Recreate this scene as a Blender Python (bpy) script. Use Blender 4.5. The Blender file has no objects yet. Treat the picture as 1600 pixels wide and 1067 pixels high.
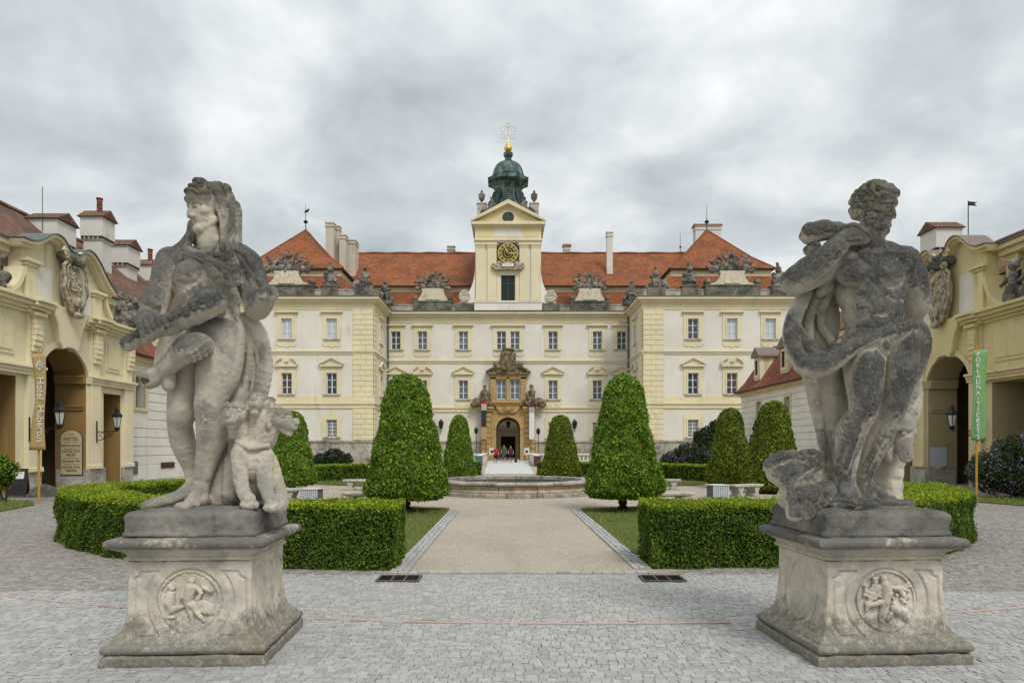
import bpy, bmesh, math, random
import numpy as np
from mathutils import Vector, Matrix

random.seed(7)
RNG = np.random.default_rng(7)
R = math.radians
SC = bpy.context.scene
COL = SC.collection

# ------------------------------------------------------------------ camera
# level camera, eye 1.70 m, 24 mm lens with vertical shift (upright verticals)
F = 1067.0                      # focal length in photo pixels (photo 1600 px wide)
VX, VY, EYE = 794.0, 697.0, 1.70
cam = bpy.data.cameras.new('camera')
cam.lens = 24.0; cam.sensor_width = 36.0; cam.sensor_fit = 'HORIZONTAL'
cam.shift_x = (800.0 - VX) / 1600.0
cam.shift_y = (VY - 533.5) / 1600.0
cam.clip_start = 0.05; cam.clip_end = 3000.0
cam_o = bpy.data.objects.new('camera', cam); COL.objects.link(cam_o)
cam_o.location = (0, 0, EYE); cam_o.rotation_euler = (R(90), 0, 0)
SC.camera = cam_o

# ------------------------------------------------------------------ overcast sky
SUN_EL, SUN_AZ = R(52), R(150)         # azimuth clockwise from +Y: behind the camera, to the right
world = bpy.data.worlds.new('World'); SC.world = world; world.use_nodes = True
wn = world.node_tree.nodes; wl = world.node_tree.links; wn.clear()
w_out = wn.new('ShaderNodeOutputWorld'); w_bg = wn.new('ShaderNodeBackground')
sky = wn.new('ShaderNodeTexSky'); sky.sky_type = 'NISHITA'; sky.sun_disc = False
sky.sun_elevation = SUN_EL; sky.sun_rotation = SUN_AZ
tc = wn.new('ShaderNodeTexCoord')
def wmath(op, a, b=None, c=None):
    n = wn.new('ShaderNodeMath'); n.operation = op
    for i, v in enumerate((a, b, c)):
        if v is None: continue
        if isinstance(v, (int, float)): n.inputs[i].default_value = v
        else: wl.new(v, n.inputs[i])
    return n.outputs[0]
sep = wn.new('ShaderNodeSeparateXYZ'); wl.new(tc.outputs['Generated'], sep.inputs[0])
zz = wmath('ADD', wmath('MAXIMUM', sep.outputs[2], 0.0), 0.30)     # cloud deck seen in perspective
comb = wn.new('ShaderNodeCombineXYZ')
wl.new(wmath('DIVIDE', sep.outputs[0], zz), comb.inputs[0])
wl.new(wmath('DIVIDE', sep.outputs[1], zz), comb.inputs[1])
def wnoise(scale, detail, rough, dist, off):
    mp = wn.new('ShaderNodeMapping'); mp.inputs['Location'].default_value = off
    wl.new(comb.outputs[0], mp.inputs[0])
    n = wn.new('ShaderNodeTexNoise'); n.inputs['Scale'].default_value = scale
    n.inputs['Detail'].default_value = detail; n.inputs['Roughness'].default_value = rough
    n.inputs['Distortion'].default_value = dist
    wl.new(mp.outputs[0], n.inputs['Vector'])
    return n.outputs[0]
n1 = wnoise(1.7, 5.0, 0.52, 0.35, (5.3, 7.9, 0.0))
n2 = wnoise(4.6, 5.0, 0.58, 0.4, (8.2, 4.4, 2.0))
dens = wmath('ADD', wmath('MULTIPLY', n1, 0.68), wmath('MULTIPLY', n2, 0.32))
ramp = wn.new('ShaderNodeValToRGB'); wl.new(dens, ramp.inputs[0])
cr = ramp.color_ramp
cr.elements[0].position = 0.36; cr.elements[0].color = (0.33, 0.365, 0.387, 1)
cr.elements[1].position = 0.66; cr.elements[1].color = (0.735, 0.748, 0.75, 1)
e = cr.elements.new(0.50); e.color = (0.495, 0.525, 0.535, 1)
# an overcast sky is brighter overhead than near the horizon
grad = wmath('ADD', 0.98, wmath('MULTIPLY', wmath('POWER', wmath('MAXIMUM', sep.outputs[2], 0.0), 2.2), 0.75))
cl = wn.new('ShaderNodeVectorMath'); cl.operation = 'SCALE'
wl.new(ramp.outputs[0], cl.inputs[0]); wl.new(grad, cl.inputs['Scale'])
sk = wn.new('ShaderNodeVectorMath'); sk.operation = 'SCALE'; sk.inputs['Scale'].default_value = 0.10
wl.new(sky.outputs[0], sk.inputs[0])
mx = wn.new('ShaderNodeMix'); mx.data_type = 'RGBA'; mx.inputs['Factor'].default_value = 0.93
wl.new(sk.outputs[0], mx.inputs['A']); wl.new(cl.outputs[0], mx.inputs['B'])
wl.new(mx.outputs['Result'], w_bg.inputs['Color']); w_bg.inputs['Strength'].default_value = 0.94
wl.new(w_bg.outputs[0], w_out.inputs[0])

sun = bpy.data.lights.new('sun', 'SUN'); sun.energy = 1.5; sun.angle = R(18); sun.color = (1.0, 0.965, 0.91)
sun_o = bpy.data.objects.new('sun', sun); COL.objects.link(sun_o)
sd = Vector((math.sin(SUN_AZ) * math.cos(SUN_EL), math.cos(SUN_AZ) * math.cos(SUN_EL), math.sin(SUN_EL)))
sun_o.rotation_euler = (-sd).to_track_quat('-Z', 'Y').to_euler(); sun_o.location = (0, -10, 40)

SC.view_settings.view_transform = 'Standard'; SC.view_settings.look = 'None'
SC.view_settings.exposure = 0.50; SC.view_settings.gamma = 1.0
SC.view_settings.use_curve_mapping = False
SC.cycles.max_bounces = 6; SC.cycles.diffuse_bounces = 2; SC.cycles.glossy_bounces = 2
SC.cycles.transparent_max_bounces = 4

# ------------------------------------------------------------------ helpers
def P(px, py, Y):
    """world point at depth Y seen at photo pixel (px, py)"""
    return np.array(((px - VX) * Y / F, Y, EYE - (py - VY) * Y / F))

class MB:
    """collects polygons of one mesh"""
    def __init__(s): s.v = []; s.f = []; s.m = []; s.T = None; s.mi = 0
    def add(s, vs, fs):
        b = len(s.v)
        if s.T is not None: vs = [s.T(p) for p in vs]
        s.v += [tuple(p) for p in vs]
        for f in fs: s.f.append([b + i for i in f]); s.m.append(s.mi)
        return s
    def box(s, x0, x1, y0, y1, z0, z1):
        return s.add([(x0,y0,z0),(x1,y0,z0),(x1,y1,z0),(x0,y1,z0),(x0,y0,z1),(x1,y0,z1),(x1,y1,z1),(x0,y1,z1)],
                     [(0,3,2,1),(4,5,6,7),(0,1,5,4),(1,2,6,5),(2,3,7,6),(3,0,4,7)])
    def frustum(s, b, z0, t, z1):
        (x0,x1,y0,y1), (X0,X1,Y0,Y1) = b, t
        return s.add([(x0,y0,z0),(x1,y0,z0),(x1,y1,z0),(x0,y1,z0),(X0,Y0,z1),(X1,Y0,z1),(X1,Y1,z1),(X0,Y1,z1)],
                     [(0,3,2,1),(4,5,6,7),(0,1,5,4),(1,2,6,5),(2,3,7,6),(3,0,4,7)])
    def prism(s, poly, y0, y1):
        """polygon in x,z extruded along y"""
        n = len(poly)
        vs = [(x, y0, z) for x, z in poly] + [(x, y1, z) for x, z in poly]
        fs = [tuple(range(n)), tuple(range(2*n-1, n-1, -1))]
        fs += [(i, n+i, n+(i+1) % n, (i+1) % n) for i in range(n)]
        return s.add(vs, fs)
    def strip(s, pa, pb, close=False):
        n = len(pa); vs = list(pa) + list(pb)
        m = n if close else n-1
        return s.add(vs, [(i, (i+1) % n, n+(i+1) % n, n+i) for i in range(m)])
    def lathe(s, prof, c=(0,0,0), n=16, sx=1, sy=1, a0=0.0):
        vs = []; fs = []
        for r, z in prof:
            for k in range(n):
                a = a0 + 2*math.pi*k/n
                vs.append((c[0]+r*sx*math.cos(a), c[1]+r*sy*math.sin(a), c[2]+z))
        for i in range(len(prof)-1):
            for k in range(n):
                k2 = (k+1) % n
                fs.append((i*n+k, i*n+k2, (i+1)*n+k2, (i+1)*n+k))
        fs.append(tuple(range(n-1, -1, -1))); fs.append(tuple(range((len(prof)-1)*n, len(prof)*n)))
        return s.add(vs, fs)
    def tube(s, pts, r, n=8):
        pts = [Vector(p) for p in pts]
        rs = r if isinstance(r, (list, tuple)) else [r]*len(pts)
        vs = []; fs = []
        for i, p in enumerate(pts):
            t = (pts[min(i+1, len(pts)-1)] - pts[max(i-1, 0)]).normalized()
            u = t.cross(Vector((0, 0, 1)))
            if u.length < 1e-3: u = t.cross(Vector((0, 1, 0)))
            u.normalize(); w = t.cross(u)
            for k in range(n):
                a = 2*math.pi*k/n
                vs.append(p + (u*math.cos(a) + w*math.sin(a))*rs[i])
        for i in range(len(pts)-1):
            for k in range(n):
                k2 = (k+1) % n
                fs.append((i*n+k, i*n+k2, (i+1)*n+k2, (i+1)*n+k))
        fs.append(tuple(range(n-1, -1, -1))); fs.append(tuple(range((len(pts)-1)*n, len(pts)*n)))
        return s.add(vs, fs)
    def moulding(s, prof, hx, hy, c=(0, 0)):
        """rectangular turned block: prof = (inset from hx/hy, z)"""
        vs = []; fs = []
        for e, z in prof:
            vs += [(c[0]-hx-e, c[1]-hy-e, z), (c[0]+hx+e, c[1]-hy-e, z), (c[0]+hx+e, c[1]+hy+e, z), (c[0]-hx-e, c[1]+hy+e, z)]
        for i in range(len(prof)-1):
            for k in range(4):
                k2 = (k+1) % 4
                fs.append((i*4+k, i*4+k2, i*4+4+k2, i*4+4+k))
        fs.append((3, 2, 1, 0)); q = 4*(len(prof)-1); fs.append((q, q+1, q+2, q+3))
        return s.add(vs, fs)

WLOC = {}
def _link(o, parent, at, rot, local):
    COL.objects.link(o)
    if parent is None:
        o.location = at; WLOC[o] = Vector(at)
    else:
        o.parent = parent
        if local: o.location = at; WLOC[o] = WLOC[parent] + Vector(at)
        else: o.location = Vector(at) - WLOC[parent]; WLOC[o] = Vector(at)
    if rot: o.rotation_euler = (0, 0, rot)
    return o

def mesh_of(mb, name, mats, smooth=False, clean=True):
    me = bpy.data.meshes.new(name)
    me.from_pydata(mb.v, [], mb.f)
    for m in (mats if isinstance(mats, (list, tuple)) else [mats]): me.materials.append(m)
    if any(mb.m): me.polygons.foreach_set('material_index', mb.m)
    if clean and len(mb.f) < 60000:
        bm = bmesh.new(); bm.from_mesh(me); bmesh.ops.recalc_face_normals(bm, faces=bm.faces); bm.to_mesh(me); bm.free()
    if smooth: me.polygons.foreach_set('use_smooth', [True]*len(me.polygons))
    me.update()
    return me

def put(name, me, parent=None, at=(0, 0, 0), rot=0, local=False, bevel=0, autosmooth=False):
    o = bpy.data.objects.new(name, me)
    _link(o, parent, at, rot, local)
    if bevel:
        b = o.modifiers.new('bevel', 'BEVEL'); b.width = bevel; b.segments = 2; b.limit_method = 'ANGLE'; b.angle_limit = R(35)
    return o

def mk(name, mb, mats, parent=None, at=(0, 0, 0), rot=0, local=False, smooth=False, bevel=0):
    return put(name, mesh_of(mb, name, mats, smooth), parent, at, rot, local, bevel)

def tag(o, label, cat, group=None):
    o['label'] = label; o['category'] = cat
    if group: o['group'] = group
    return o
def thing(name, label, cat, loc, group=None, rot=0):
    o = bpy.data.objects.new(name, None); o.empty_display_size = 0.3
    _link(o, None, loc, rot, False)
    return tag(o, label, cat, group)
def structure(o): o['kind'] = 'structure'; return o
def stuff(o): o['kind'] = 'stuff'; return o
def copy_tree(src, parent=None, at=None, rot=None):
    c = src.copy(); COL.objects.link(c); c.parent = parent
    if at is not None: c.location = at
    if rot is not None: c.rotation_euler = (0, 0, rot)
    WLOC[c] = Vector(c.location)
    for ch in list(src.children): copy_tree(ch, c)
    return c

def fast_mesh(name, V, faces_n, idx, mats, mat_idx=None, smooth=False):
    """numpy mesh: V (n,3); idx flat loop indices; faces of faces_n corners each"""
    me = bpy.data.meshes.new(name)
    V = np.ascontiguousarray(V, dtype=np.float32); idx = np.ascontiguousarray(idx, dtype=np.int32).ravel()
    nf = len(idx)//faces_n
    me.vertices.add(len(V)); me.vertices.foreach_set('co', V.ravel())
    me.loops.add(len(idx)); me.loops.foreach_set('vertex_index', idx)
    me.polygons.add(nf)
    me.polygons.foreach_set('loop_start', np.arange(0, nf*faces_n, faces_n, dtype=np.int32))
    for m in (mats if isinstance(mats, (list, tuple)) else [mats]): me.materials.append(m)
    if mat_idx is not None: me.polygons.foreach_set('material_index', np.ascontiguousarray(mat_idx, dtype=np.int32))
    me.update(calc_edges=True); me.validate()
    me.polygons.foreach_set('use_smooth', np.full(nf, smooth, dtype=bool))
    return me

# ------------------------------------------------------------------ materials
class NT:
    def __init__(s, name):
        s.mat = bpy.data.materials.new(name); s.mat.use_nodes = True
        s.t = s.mat.node_tree; s.n = s.t.nodes; s.l = s.t.links
        s.b = s.n['Principled BSDF']
        s.geo = s.n.new('ShaderNodeNewGeometry'); s.pos = s.geo.outputs['Position']
    def set(s, inp, v):
        if isinstance(v, (int, float)): inp.default_value = v
        elif isinstance(v, tuple): inp.default_value = v if len(v) == len(inp.default_value) else (*v, 1.0)
        else: s.l.new(v, inp)
    def noise(s, scale, detail=4, rough=0.55, dist=0.0, stretch=(1, 1, 1), vec=None, off=(0, 0, 0)):
        mp = s.n.new('ShaderNodeMapping'); mp.inputs['Scale'].default_value = stretch; mp.inputs['Location'].default_value = off
        s.l.new(vec or s.pos, mp.inputs[0])
        n = s.n.new('ShaderNodeTexNoise'); n.inputs['Scale'].default_value = scale; n.inputs['Detail'].default_value = detail
        n.inputs['Roughness'].default_value = rough; n.inputs['Distortion'].default_value = dist
        s.l.new(mp.outputs[0], n.inputs['Vector']); return n.outputs[0]
    def vor(s, scale, feature='F1', stretch=(1, 1, 1), out='Distance'):
        mp = s.n.new('ShaderNodeMapping'); mp.inputs['Scale'].default_value = stretch; s.l.new(s.pos, mp.inputs[0])
        n = s.n.new('ShaderNodeTexVoronoi'); n.feature = feature; n.inputs['Scale'].default_value = scale
        s.l.new(mp.outputs[0], n.inputs['Vector']); return n.outputs[out]
    def ramp(s, v, a, b, ca=0.0, cb=1.0):
        n = s.n.new('ShaderNodeMapRange'); n.interpolation_type = 'SMOOTHSTEP'
        n.inputs['From Min'].default_value = a; n.inputs['From Max'].default_value = b
        n.inputs['To Min'].default_value = ca; n.inputs['To Max'].default_value = cb
        s.l.new(v, n.inputs['Value']); return n.outputs[0]
    def math(s, op, a, b=0.0, c=0.0):
        n = s.n.new('ShaderNodeMath'); n.operation = op
        for i, v in enumerate((a, b, c)): s.set(n.inputs[i], v)
        return n.outputs[0]
    def mix(s, f, a, b, mode='MIX'):
        n = s.n.new('ShaderNodeMix'); n.data_type = 'RGBA'; n.blend_type = mode
        s.set(n.inputs['Factor'], f); s.set(n.inputs['A'], a); s.set(n.inputs['B'], b)
        return n.outputs['Result']
    def sep(s, v):
        n = s.n.new('ShaderNodeSeparateXYZ'); s.l.new(v, n.inputs[0]); return n.outputs
    def comb(s, x, y, z):
        n = s.n.new('ShaderNodeCombineXYZ')
        for i, v in enumerate((x, y, z)): s.set(n.inputs[i], v)
        return n.outputs[0]
    def bump(s, h, strength=0.3, dist=0.02):
        n = s.n.new('ShaderNodeBump'); n.inputs['Strength'].default_value = strength; n.inputs['Distance'].default_value = dist
        s.l.new(h, n.inputs['Height']); s.l.new(n.outputs[0], s.b.inputs['Normal'])
    def done(s, col, rough=0.85, spec=0.3, metal=0.0):
        s.set(s.b.inputs['Base Color'], col); s.set(s.b.inputs['Roughness'], rough)
        s.set(s.b.inputs['Specular IOR Level'], spec); s.b.inputs['Metallic'].default_value = metal
        return s.mat

def simple(name, col, rough=0.6, spec=0.4, metal=0.0, var=0.12, scale=8.0):
    t = NT(name); n = t.noise(scale, 4)
    d = tuple(c*(1-var*2) for c in col); u = tuple(min(1, c*(1+var)) for c in col)
    return t.done(t.mix(n, d, u), rough, spec, metal)

def plaster(name, col, dirt=(0.30, 0.27, 0.22), amount=0.35, tint=None, streak=True, bump=0.25):
    t = NT(name)
    big = t.noise(0.35, 5, 0.6); fine = t.noise(6.0, 6, 0.65)
    c = t.mix(t.ramp(big, 0.35, 0.68), tuple(x*0.93 for x in col), tuple(min(1, x*1.04) for x in col))
    c = t.mix(t.ramp(fine, 0.45, 0.75, 0, 0.22), c, tuple(x*0.80 for x in col))
    if tint: c = t.mix(t.ramp(t.noise(0.9, 4, 0.6, off=(5, 2, 9)), 0.52, 0.72, 0, 0.55), c, tint)
    if streak:
        st = t.noise(1.7, 5, 0.62, stretch=(1.0, 1.0, 0.16))
        c = t.mix(t.ramp(st, 0.56, 0.80, 0, amount), c, dirt)
    bl = t.noise(2.3, 7, 0.7, 0.4, off=(1, 7, 3))
    c = t.mix(t.ramp(bl, 0.60, 0.76, 0, amount*0.9), c, dirt)
    t.bump(t.noise(30.0, 5, 0.6), bump, 0.01)
    return t.done(c, 0.9, 0.15)

def stone(name, col, dark, moss=None, amt=(0.42, 0.66), scale=1.6, speck=None, bump=0.5, bscale=45.0):
    t = NT(name)
    a = t.noise(scale, 7, 0.65, 0.3); b = t.noise(scale*9, 6, 0.7, off=(4, 1, 8))
    v = t.math('ADD', t.math('MULTIPLY', a, 0.65), t.math('MULTIPLY', b, 0.35))
    c = t.mix(t.ramp(t.noise(scale*3, 4), 0.3, 0.7), tuple(x*0.82 for x in col), tuple(min(1, x*1.12) for x in col))
    c = t.mix(t.ramp(v, amt[0], amt[1]), c, dark)
    if moss: c = t.mix(t.ramp(t.noise(scale*2.2, 6, 0.7, off=(9, 9, 1)), 0.56, 0.72, 0, 0.7), c, moss)
    if speck: c = t.mix(t.ramp(t.noise(70, 3, 0.6), 0.62, 0.72, 0, 0.6), c, speck)
    t.bump(t.noise(bscale, 6, 0.65), bump, 0.012)
    return t.done(c, 0.92, 0.15)

def tiles(name, col, dark, pale, pitch=0.16, bump=0.8):
    """roof tiles too far off to tell apart: courses by height, columns along the eave"""
    t = NT(name); x, y, z = t.sep(t.pos); nx, ny, nz = t.sep(t.geo.outputs['True Normal'])
    side = t.math('GREATER_THAN', t.math('ABSOLUTE', nx), t.math('ABSOLUTE', ny))
    u = t.math('ADD', t.math('MULTIPLY', x, t.math('SUBTRACT', 1.0, side)), t.math('MULTIPLY', y, side))
    br = t.n.new('ShaderNodeTexBrick'); br.inputs['Scale'].default_value = 1.0
    br.inputs['Brick Width'].default_value = pitch*1.1; br.inputs['Row Height'].default_value = pitch
    br.inputs['Mortar Size'].default_value = pitch*0.09; br.inputs['Mortar Smooth'].default_value = 0.4
    br.inputs['Color1'].default_value = (0, 0, 0, 1); br.inputs['Color2'].default_value = (1, 1, 1, 1); br.inputs['Mortar'].default_value = (0.4, 0.4, 0.4, 1)
    t.l.new(t.comb(u, t.math('MULTIPLY', z, 1.35), 0.0), br.inputs['Vector'])
    c = t.mix(br.outputs['Color'], tuple(k*0.72 for k in col), tuple(min(1, k*1.25) for k in col))
    c = t.mix(t.ramp(t.noise(0.45, 7, 0.7), 0.40, 0.66, 0, 0.8), c, dark)
    c = t.mix(t.ramp(t.noise(2.4, 7, 0.75, off=(3, 3, 3)), 0.50, 0.68, 0, 0.7), c, dark)
    c = t.mix(t.ramp(t.noise(1.3, 6, 0.75, off=(8, 1, 2)), 0.54, 0.70, 0, 0.55), c, pale)
    c = t.mix(br.outputs['Fac'], c, tuple(k*0.4 for k in dark))
    t.bump(t.math('SUBTRACT', 1.0, br.outputs['Fac']), bump, 0.03)
    return t.done(c, 0.85, 0.2)

def leafmat(name, dark, mid, bright, trans=0.35, brown=0.0):
    t = NT(name)
    r = t.geo.outputs['Random Per Island']
    c = t.mix(t.ramp(r, 0.0, 0.5), dark, mid); c = t.mix(t.ramp(r, 0.4, 1.0), c, bright)
    c = t.mix(t.ramp(t.noise(1.4, 4), 0.35, 0.7, 0, 0.35), c, tuple(x*0.62 for x in mid))
    if brown: c = t.mix(t.ramp(t.noise(2.1, 5, .65, off=(4, 9, 2)), 0.58, 0.74, 0, brown), c, (0.17, 0.125, 0.03))
    t.done(c, 0.5, 0.3)
    tr = t.n.new('ShaderNodeBsdfTranslucent'); t.set(tr.inputs[0], c)
    ms = t.n.new('ShaderNodeMixShader'); ms.inputs[0].default_value = trans
    t.l.new(t.b.outputs[0], ms.inputs[1]); t.l.new(tr.outputs[0], ms.inputs[2])
    t.l.new(ms.outputs[0], t.n['Material Output'].inputs[0])
    return t.mat

MAT = {}
MAT['white'] = plaster('white_plaster', (0.69, 0.66, 0.575), amount=0.60, dirt=(0.42, 0.385, 0.32))
MAT['yellow'] = plaster('yellow_trim', (0.71, 0.63, 0.425), dirt=(0.38, 0.32, 0.21), amount=0.55)
MAT['yellow_old'] = plaster('weathered_yellow_plaster', (0.70, 0.585, 0.315), dirt=(0.30, 0.245, 0.145), amount=0.68, tint=(0.74, 0.67, 0.48))
MAT['cream_old'] = plaster('weathered_cream_plaster', (0.74, 0.655, 0.44), dirt=(0.29, 0.24, 0.15), amount=0.75, tint=(0.72, 0.58, 0.30))
MAT['white_old'] = plaster('peeling_white_plaster', (0.74, 0.71, 0.63), dirt=(0.36, 0.33, 0.28), amount=0.55, tint=(0.60, 0.55, 0.46))
MAT['ochre'] = plaster('shade_darkened_ochre_plaster', (0.30, 0.185, 0.065), dirt=(0.42, 0.33, 0.2), amount=0.5)  # ochre darkened: shade of the deep arch put into the colour
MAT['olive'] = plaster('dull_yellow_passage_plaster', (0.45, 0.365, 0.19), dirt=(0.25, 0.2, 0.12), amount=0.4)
MAT['vestibule'] = plaster('shade_toned_vestibule_plaster', (0.16, 0.115, 0.06), dirt=(0.08, 0.06, 0.035), amount=0.5)  # walls coloured dark to stand in for the unlit room's shade
MAT['sandstone'] = stone('golden_sandstone', (0.45, 0.30, 0.13), (0.16, 0.12, 0.07), amt=(0.50, 0.72), scale=0.9)
MAT['greystone'] = stone('grey_weathered_stone', (0.46, 0.42, 0.35), (0.13, 0.125, 0.11), amt=(0.44, 0.66), scale=0.8)
MAT['mossstone'] = stone('mossy_dark_stone', (0.22, 0.205, 0.165), (0.06, 0.06, 0.048), moss=(0.13, 0.125, 0.05), amt=(0.40, 0.6), scale=0.8)
MAT['sculpt'] = stone('lichen_covered_sculpture_stone', (0.31, 0.285, 0.235), (0.055, 0.055, 0.047), amt=(0.38, 0.58), scale=1.5)
MAT['sculpt_sand'] = stone('dark_sandstone_sculpture', (0.34, 0.25, 0.13), (0.075, 0.065, 0.045), amt=(0.38, 0.58), scale=1.5)
MAT['arms_stone'] = stone('carved_arms_stone', (0.44, 0.375, 0.26), (0.15, 0.125, 0.085), amt=(0.44, 0.64), scale=3.0)
MAT['palestone'] = stone('pale_carved_stone', (0.60, 0.54, 0.42), (0.26, 0.22, 0.16), amt=(0.50, 0.72), scale=2.0)
MAT['tile'] = tiles('orange_clay_tiles', (0.36, 0.122, 0.047), (0.16, 0.068, 0.040), (0.43, 0.23, 0.12))
MAT['tile_brown'] = tiles('brown_weathered_tiles', (0.23, 0.12, 0.075), (0.10, 0.06, 0.045), (0.34, 0.25, 0.18), pitch=0.17)
MAT['tile_red'] = tiles('red_interlocking_tiles', (0.29, 0.095, 0.05), (0.17, 0.06, 0.04), (0.42, 0.28, 0.2), pitch=0.22, bump=1.0)
MAT['lead'] = simple('grey_green_gutter_metal', (0.12, 0.145, 0.14), 0.55, 0.4, 0.3)
MAT['brownlead'] = simple('brown_sheet_metal_coping', (0.19, 0.15, 0.13), 0.6, 0.3, 0.1)
MAT['frame'] = simple('white_window_paint', (0.74, 0.74, 0.72), 0.5, 0.3)
def pane_mat():
    t = NT('sky_tinted_dark_glass'); oi = t.n.new('ShaderNodeObjectInfo'); n = t.noise(0.9, 3)
    c = t.mix(t.ramp(oi.outputs['Random'], .2, .9), (0.05, 0.06, 0.085), (0.14, 0.165, 0.205)); c = t.mix(t.ramp(n, .4, .65, 0, .6), c, (0.035, 0.04, 0.055))  # lighter blue puts the sky's reflection into some panes' colour
    return t.done(c, 0.12, 0.6)
MAT['glass'] = pane_mat()
MAT['glass_c'] = simple('curtained_window_glass', (0.50, 0.56, 0.60), 0.2, 0.5, 0.0, 0.08, 1.5)
MAT['glass_r'] = simple('brown_window_glass', (0.07, 0.045, 0.045), 0.12, 0.6, 0.0, 0.3, 1.0)
MAT['iron'] = simple('black_wrought_iron', (0.02, 0.02, 0.022), 0.5, 0.4, 0.4)
MAT['lampglass'] = simple('frosted_lantern_glass', (0.55, 0.55, 0.5), 0.15, 0.5)
MAT['gold'] = simple('gilded_metal', (0.75, 0.46, 0.10), 0.32, 0.5, 0.85, 0.1)
MAT['goldpaint'] = simple('gold_paint', (0.62, 0.45, 0.12), 0.5, 0.4, 0.2, 0.12)
MAT['palegold'] = simple('pale_gilded_iron', (0.55, 0.46, 0.30), .5, .4, .3)
MAT['blackboard'] = simple('black_clock_board', (0.025, 0.025, 0.03), 0.5, 0.3)
MAT['shutter'] = simple('dark_green_shutter', (0.035, 0.05, 0.045), 0.6, 0.3)
MAT['darkroom'] = simple('dark_interior', (0.045, 0.032, 0.024), 0.9, 0.1)
MAT['darkwood'] = simple('dark_wood', (0.07, 0.04, 0.025), 0.7, 0.2)
def copper():
    t = NT('green_copper_patina')
    st = t.noise(1.6, 6, 0.65, stretch=(1, 1, 0.2)); n = t.noise(0.8, 5, 0.6)
    c = t.mix(t.ramp(st, 0.40, 0.72), (0.030, 0.055, 0.052), (0.20, 0.31, 0.28))
    c = t.mix(t.ramp(n, 0.48, 0.7, 0, 0.8), c, (0.03, 0.045, 0.042))
    return t.done(c, 0.6, 0.3, 0.2)
MAT['copper'] = copper()
MAT['chimney'] = plaster('chimney_plaster', (0.56, 0.51, 0.42), dirt=(0.2, 0.18, 0.15), amount=0.6)
MAT['chimney_white'] = plaster('white_chimney_plaster', (0.64, 0.62, 0.57), dirt=(0.33, 0.30, 0.26), amount=0.7)

# ------------------------------------------------------------------ sculpting in a distance field (stone figures are carved as one solid)
def surface_nets(Fd, lo, h):
    S = Fd < 0
    nx, ny, nz = Fd.shape
    cnt = np.zeros((nx-1, ny-1, nz-1), np.uint8)
    c8 = [(i, j, k) for i in (0, 1) for j in (0, 1) for k in (0, 1)]
    for i, j, k in c8: cnt += S[i:nx-1+i, j:ny-1+j, k:nz-1+k]
    I, J, K = np.nonzero((cnt > 0) & (cnt < 8))
    vid = np.full(cnt.shape, -1, np.int32); vid[I, J, K] = np.arange(len(I))
    acc = np.zeros((len(I), 3)); num = np.zeros(len(I))
    for a in c8:
        for ax in range(3):
            if a[ax]: continue
            b = list(a); b[ax] = 1
            fa = Fd[I+a[0], J+a[1], K+a[2]]; fb = Fd[I+b[0], J+b[1], K+b[2]]
            m = (fa < 0) != (fb < 0)
            t = np.where(m, fa/np.where(m, fa-fb, 1), 0)
            for q in range(3):
                acc[:, q] += np.where(m, a[q] + (t if q == ax else 0), 0)
            num += m
    V = acc/num[:, None] + np.stack([I, J, K], 1)
    V = np.array(lo) + V*h
    quads = []
    for ax in range(3):
        o1, o2 = [(1, 2), (2, 0), (0, 1)][ax]
        sl0 = [slice(None)]*3; sl1 = [slice(None)]*3
        sl0[ax] = slice(0, -1); sl1[ax] = slice(1, None)
        A = S[tuple(sl0)]; B = S[tuple(sl1)]
        E = np.argwhere(A != B)
        E = E[(E[:, o1] > 0) & (E[:, o2] > 0) & (E[:, o1] < Fd.shape[o1]-1) & (E[:, o2] < Fd.shape[o2]-1)]
        def g(d1, d2):
            e = E.copy(); e[:, o1] -= d1; e[:, o2] -= d2
            return vid[e[:, 0], e[:, 1], e[:, 2]]
        q = np.stack([g(1, 1), g(0, 1), g(0, 0), g(1, 0)], 1)
        flip = ~A[E[:, 0], E[:, 1], E[:, 2]]
        q[flip] = q[flip][:, ::-1]
        quads.append(q)
    Q = np.concatenate(quads); Q = Q[(Q >= 0).all(1)]
    return V, Q

def vnoise(Pn, scale, seed):
    """value noise at points (n,3)"""
    g = np.random.default_rng(seed).random((32, 32, 32)).astype(np.float32)
    p = Pn*scale; i0 = np.floor(p).astype(int); f = p-i0; f = f*f*(3-2*f)
    out = 0
    for a in (0, 1):
        for b in (0, 1):
            for c in (0, 1):
                w = (f[:, 0] if a else 1-f[:, 0])*(f[:, 1] if b else 1-f[:, 1])*(f[:, 2] if c else 1-f[:, 2])
                out = out + w*g[(i0[:, 0]+a) % 32, (i0[:, 1]+b) % 32, (i0[:, 2]+c) % 32]
    return out*2-1

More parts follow.
